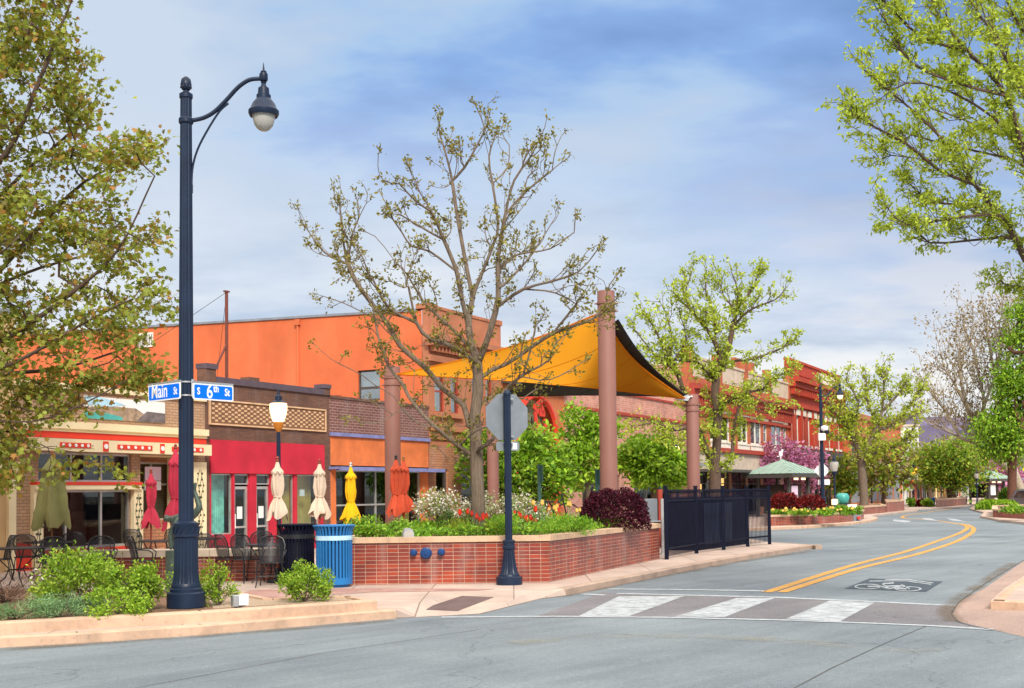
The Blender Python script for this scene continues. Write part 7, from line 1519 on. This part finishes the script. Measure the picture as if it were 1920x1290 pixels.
shrub('tall bushy green shrub in the middle of the roadside bed', 158, 1140, 190, 112, 4600, .055, ['leaf_shrub','leaf_mid'], 51, rag=.5, grp=GS, stems=40)
shrub('green shrub touching the left side of the tall lamp base', 268, 1146, 130, 92, 3000, .055, ['leaf_shrub','leaf_mid'], 52, rag=.5, grp=GS, stems=34)
shrub('low spreading green shrub in front of the tall one', 215, 1156, 120, 60, 2000, .052, ['leaf_shrub'], 53, rag=.5, grp=GS, stems=24)
shrub('thin green sprig rising by the lamp pole', 300, 1120, 46, 78, 260, .055, ['leaf_shrub'], 54, rag=.6, grp=GS, stems=8)
shrub('airy green shrub just right of the tall lamp base', 410, 1136, 82, 78, 1500, .047, ['leaf_shrub','leaf_mid'], 55, rag=.5, grp=GS, stems=22)
shrub('small green sprig behind the shrub right of the lamp base', 384, 1116, 44, 72, 300, .05, ['leaf_shrub'], 56, rag=.6, grp=GS, stems=8)
shrub('compact round green bush in front of the black bin', 571, 1129, 96, 76, 3200, .047, ['leaf_shrub','leaf_mid'], 57, rag=.25, grp=GS)
shrub('pale green flowering shrub in front of the round patio table', 100, 1132, 90, 62, 800, .06, ['leaf_shrub','leaf_yellowgreen'], 58, rag=.4, grp=GS, bloom=('leaf_bloom_white', 60, .05))
shrub('wispy reddish brown shrub at the left edge', 10, 1130, 120, 62, 1500, .07, ['leaf_heather'], 59, shape='thin', rag=.5, name='heather_shrub', stems=60, droop=-.6)
for i, (px, py, w_, h, lab) in enumerate(((30, 1163, 150, 42, 'blue green juniper mat at the left edge of the bed'), (130, 1160, 130, 36, 'blue green juniper mat along the kerb below the shrubs'), (-120, 1168, 190, 46, 'blue green juniper mat mostly beyond the left edge'))):
    shrub(lab, px, py, w_, h, 2600, .06, ['leaf_juniper'], 60+i, shape='thin', rag=.35, name='juniper_shrub', grp='juniper ground mats', stems=20, droop=-.4, lumps=14)
# ---- planting in the big planter
rng = np.random.default_rng(77)
PP = [Vector((*tuple(G(x, y, PL_Z))[:2], 0)) for x, y in PLpx]
def inpoly(p, poly):
    c = False; j = len(poly)-1
    for i in range(len(poly)):
        a, b_ = poly[i], poly[j]
        if (a.y > p[1]) != (b_.y > p[1]) and p[0] < (b_.x-a.x)*(p[1]-a.y)/(b_.y-a.y)+a.x: c = not c
        j = i
    return c
PC = [Vector((*tuple(G(x, y, SW))[:2], 0)) for x, y in PLpx]
cc = sum(PC, Vector((0,0,0)))/len(PC); PCi = [p.lerp(cc, .07) for p in PC]
xs = [p.x for p in PCi]; ys = [p.y for p in PCi]; P_ = []
while len(P_) < 9000:
    p = np.array((rng.uniform(min(xs), max(xs)), rng.uniform(min(ys), min(ys)+6), 0))
    if inpoly(p, PCi):
        hmax = .12+.16*(.5+.5*math.sin(p[0]*2.1)*math.cos(p[1]*1.7+p[0]))
        P_.append((p[0], p[1], PL_Z-.05+rng.uniform(0, 1)**.7*hmax))
o = leaves('ground_cover', P_, .085, 'oval', 'leaf_cover', None, (0,0,0), rng, None, -.3, .5); tag(o, 'green ground cover filling the front of the planter', 'ground cover', None, 'stuff')
def pshrub(label, px, Y, wpx, hpx, z, *a, **k): return shrub(label, px, 0, wpx, hpx, *a, z=z, Y=Y, **k)
pshrub('white flowering shrub left of the planter tree', 835, 27.6, 150, 88, PL_Z-.05, 2200, .06, ['leaf_mid','leaf_tan'], 71, name='white_flower_shrub', grp='white flowering shrubs in the planter', bloom=('leaf_bloom_white', 1700, .045), rag=.3)
pshrub('white flowering shrub right behind the planter tree trunk', 930, 28.6, 130, 82, PL_Z-.05, 1800, .06, ['leaf_mid','leaf_tan'], 72, name='white_flower_shrub', grp='white flowering shrubs in the planter', bloom=('leaf_bloom_white', 1500, .045), rag=.3)
pshrub('low white flowering shrub beside the stop sign post', 985, 28.2, 110, 62, PL_Z-.05, 1200, .06, ['leaf_mid'], 73, name='white_flower_shrub', grp='white flowering shrubs in the planter', bloom=('leaf_bloom_white', 900, .045), rag=.3)
pshrub('thin dark green upright plant among the white flowers', 832, 26.2, 34, 62, PL_Z-.05, 420, .08, ['leaf_dark'], 74, shape='thin', name='upright_plant', rag=.3, droop=-.7, dense=.8)
pshrub('round burgundy barberry bush at the right end of the planter', 1150, 29.6, 128, 74, PL_Z-.08, 12000, .06, ['leaf_burgundy'], 75, name='barberry_bush', dome=True, stems=30, depth=.75)
pshrub('green leafy clump at the left end of the planter', 715, 25.2, 120, 44, PL_Z-.08, 1500, .07, ['leaf_cover','leaf_mid'], 76, name='leafy_clump', rag=.3, grp='green clumps in the planter')
pshrub('feathery green clump in front of the tulips', 1000, 25.4, 170, 42, PL_Z-.08, 1900, .10, ['leaf_cover'], 79, shape='thin', name='leafy_clump', rag=.3, droop=-.8, grp='green clumps in the planter')
pshrub('feathery green clump near the right corner of the planter', 1075, 26.4, 110, 36, PL_Z-.08, 1200, .10, ['leaf_cover'], 80, shape='thin', name='leafy_clump', rag=.3, droop=-.8, grp='green clumps in the planter')
pshrub('low yellowish green clump below the white flowers', 880, 25.6, 150, 34, PL_Z-.08, 1400, .08, ['leaf_yellowgreen','leaf_cover'], 81, shape='thin', name='leafy_clump', rag=.3, droop=-.6, grp='green clumps in the planter')
def tulip(label, loc, mat, h=.5, sz=1.0, grp=None, name='tulip'):
    r = thing(name, label, 'flower', loc, 0, grp); b = B(); b.tube([(0,0,0),(.01,.01,h*.6),(.02,0,h)], .008, 5); b.build('stem', 'stem_green', r)
    b = B(); b.lathe([(.012*sz,h-.01),(.04*sz,h+.02),(.045*sz,h+.06),(.03*sz,h+.10),(.035*sz,h+.115)], 9, (.02,0,0), flute=(2,4,.72)); b.build('bloom', mat, r)
    b = B(); b.add([(0,0,.02),(.05,.03,h*.4),(.10,.0,h*.62),(.03,-.02,h*.35)], [(0,1,2,3)]); b.add([(0,0,.02),(-.06,.0,h*.35),(-.11,.03,h*.52),(-.02,.03,h*.3)], [(0,1,2,3)]); b.build('leaf', 'stem_green', r); return r
t1 = t2 = t3 = None
rr = random.Random(4)
for i in range(24):
    px, Y, = rr.choice([(rr.gauss(895, 14), 25.8), (rr.gauss(1000, 22), 26.2), (rr.gauss(955, 24), 26.0), (rr.gauss(905, 20), 25.6), (rr.gauss(990, 14), 26.2)]); hh = rr.uniform(.36, .60); p = D(px, 960, Y+rr.uniform(-.4, .5)); loc = (p.x, p.y, PL_Z-.05+rr.uniform(-.12, .06))
    lab = 'red tulip in bloom among the planter greenery'
    if t1 is None: t1 = tulip(lab, loc, 'tulip_red', .40, .8, 'red tulips in the planter')
    else: dup(t1, loc, rr.uniform(0, 6), lab, sc=rr.uniform(.8, 1.2))
for i in range(13):
    p = D(rr.gauss(1060, 24) if i % 3 else rr.gauss(1000, 12), 960, 28+rr.uniform(-.6, .6)); loc = (p.x, p.y, PL_Z-.05+rr.uniform(0, .14)); lab = 'pale yellow tulip by the bicycle sculpture'
    if t2 is None: t2 = tulip(lab, loc, 'tulip_yellow', .45, 1.0, 'yellow tulips in the planter')
    else: dup(t2, loc, rr.uniform(0, 6), lab, sc=rr.uniform(.8, 1.2))
# ---- planting by the kiosk and on the far side
q = dict(z=.6, shape='oval')
def fsh(label, px, Y, w_, h, n, size, mats, seed, name, z=.6, grp=None, **k): return shrub(label, px, 0, w_, h, n, size, mats, seed, z=z, Y=Y, name=name, grp=grp, **k)
fsh('dark red bush left of the kiosk front, just past the black fence', 1471, 63, 60, 40, 2600, .13, ['leaf_darkred'], 91, 'dark_red_bush', grp='dark red bushes in the curved planter', dome=True)
fsh('dark red bush in front of the kiosk right half', 1520, 64, 54, 35, 2200, .13, ['leaf_darkred'], 92, 'dark_red_bush', grp='dark red bushes in the curved planter', dome=True)
for i, (px, w_, h, lab) in enumerate(((1458, 36, 9, 'daffodil leaf clump at the left of the curved planter'), (1500, 60, 9, 'daffodil leaf clump below the dark red bushes'), (1545, 50, 13, 'grassy clump below the far lamp post'), (1588, 56, 17, 'grassy mound at the right end of the curved planter'))):
    fsh(lab, px, 61.5, w_, h, 600, .16, ['leaf_cover','leaf_mid'], 93+i, 'grassy_clump', grp='grassy clumps in the curved planter', stems=0, droop=-.9)
    o = [c for c in COL.objects if c.type == 'MESH' and c.parent and c.parent.name.startswith('grassy_clump')]
for i in range(30):
    p = D(rr.uniform(1448, 1605), 960, 60.6+rr.uniform(0, 1.2)); loc = (p.x, p.y, .58); lab = 'small yellow daffodil along the curved planter edge'
    if t3 is None: t3 = tulip(lab, loc, 'tulip_yellow', .30, 1.6, 'daffodils in the curved planter', 'daffodil')
    else: dup(t3, loc, rr.uniform(0, 6), lab, sc=rr.uniform(.8, 1.25))
fsh('clipped yellow green hedge on the traffic island', 1870, 98, 78, 16, 2600, .22, ['leaf_bright','leaf_mid'], 97, 'clipped_hedge', z=.12, dome=True, depth=.4, stems=0)
fsh('round dark green clipped bush behind the island hedge', 1893, 106, 38, 32, 2200, .2, ['leaf_dark','leaf_green'], 98, 'round_bush', z=.3, dome=True)
fsh('low green plants on the island planter', 1905, 66, 70, 12, 700, .2, ['leaf_green','leaf_mid'], 99, 'leafy_clump', z=.55, stems=0)
fsh('far dark red hedge beside the blue bin', 1722, 117, 34, 12, 900, .3, ['leaf_darkred'], 100, 'dark_red_bush', z=.14)
fsh('far small green bush left of the dark red hedge', 1706, 116, 12, 14, 400, .3, ['leaf_green'], 101, 'round_bush', z=.14)
fsh('far small green bush right of the dark red hedge', 1737, 115, 16, 12, 400, .3, ['leaf_mid'], 102, 'round_bush', z=.14)
fsh('brown grasses in front of the far kiosk', 1850, 122, 34, 10, 500, .4, ['leaf_tan','leaf_mid'], 103, 'grassy_clump', z=.14, shape='thin', stems=0)
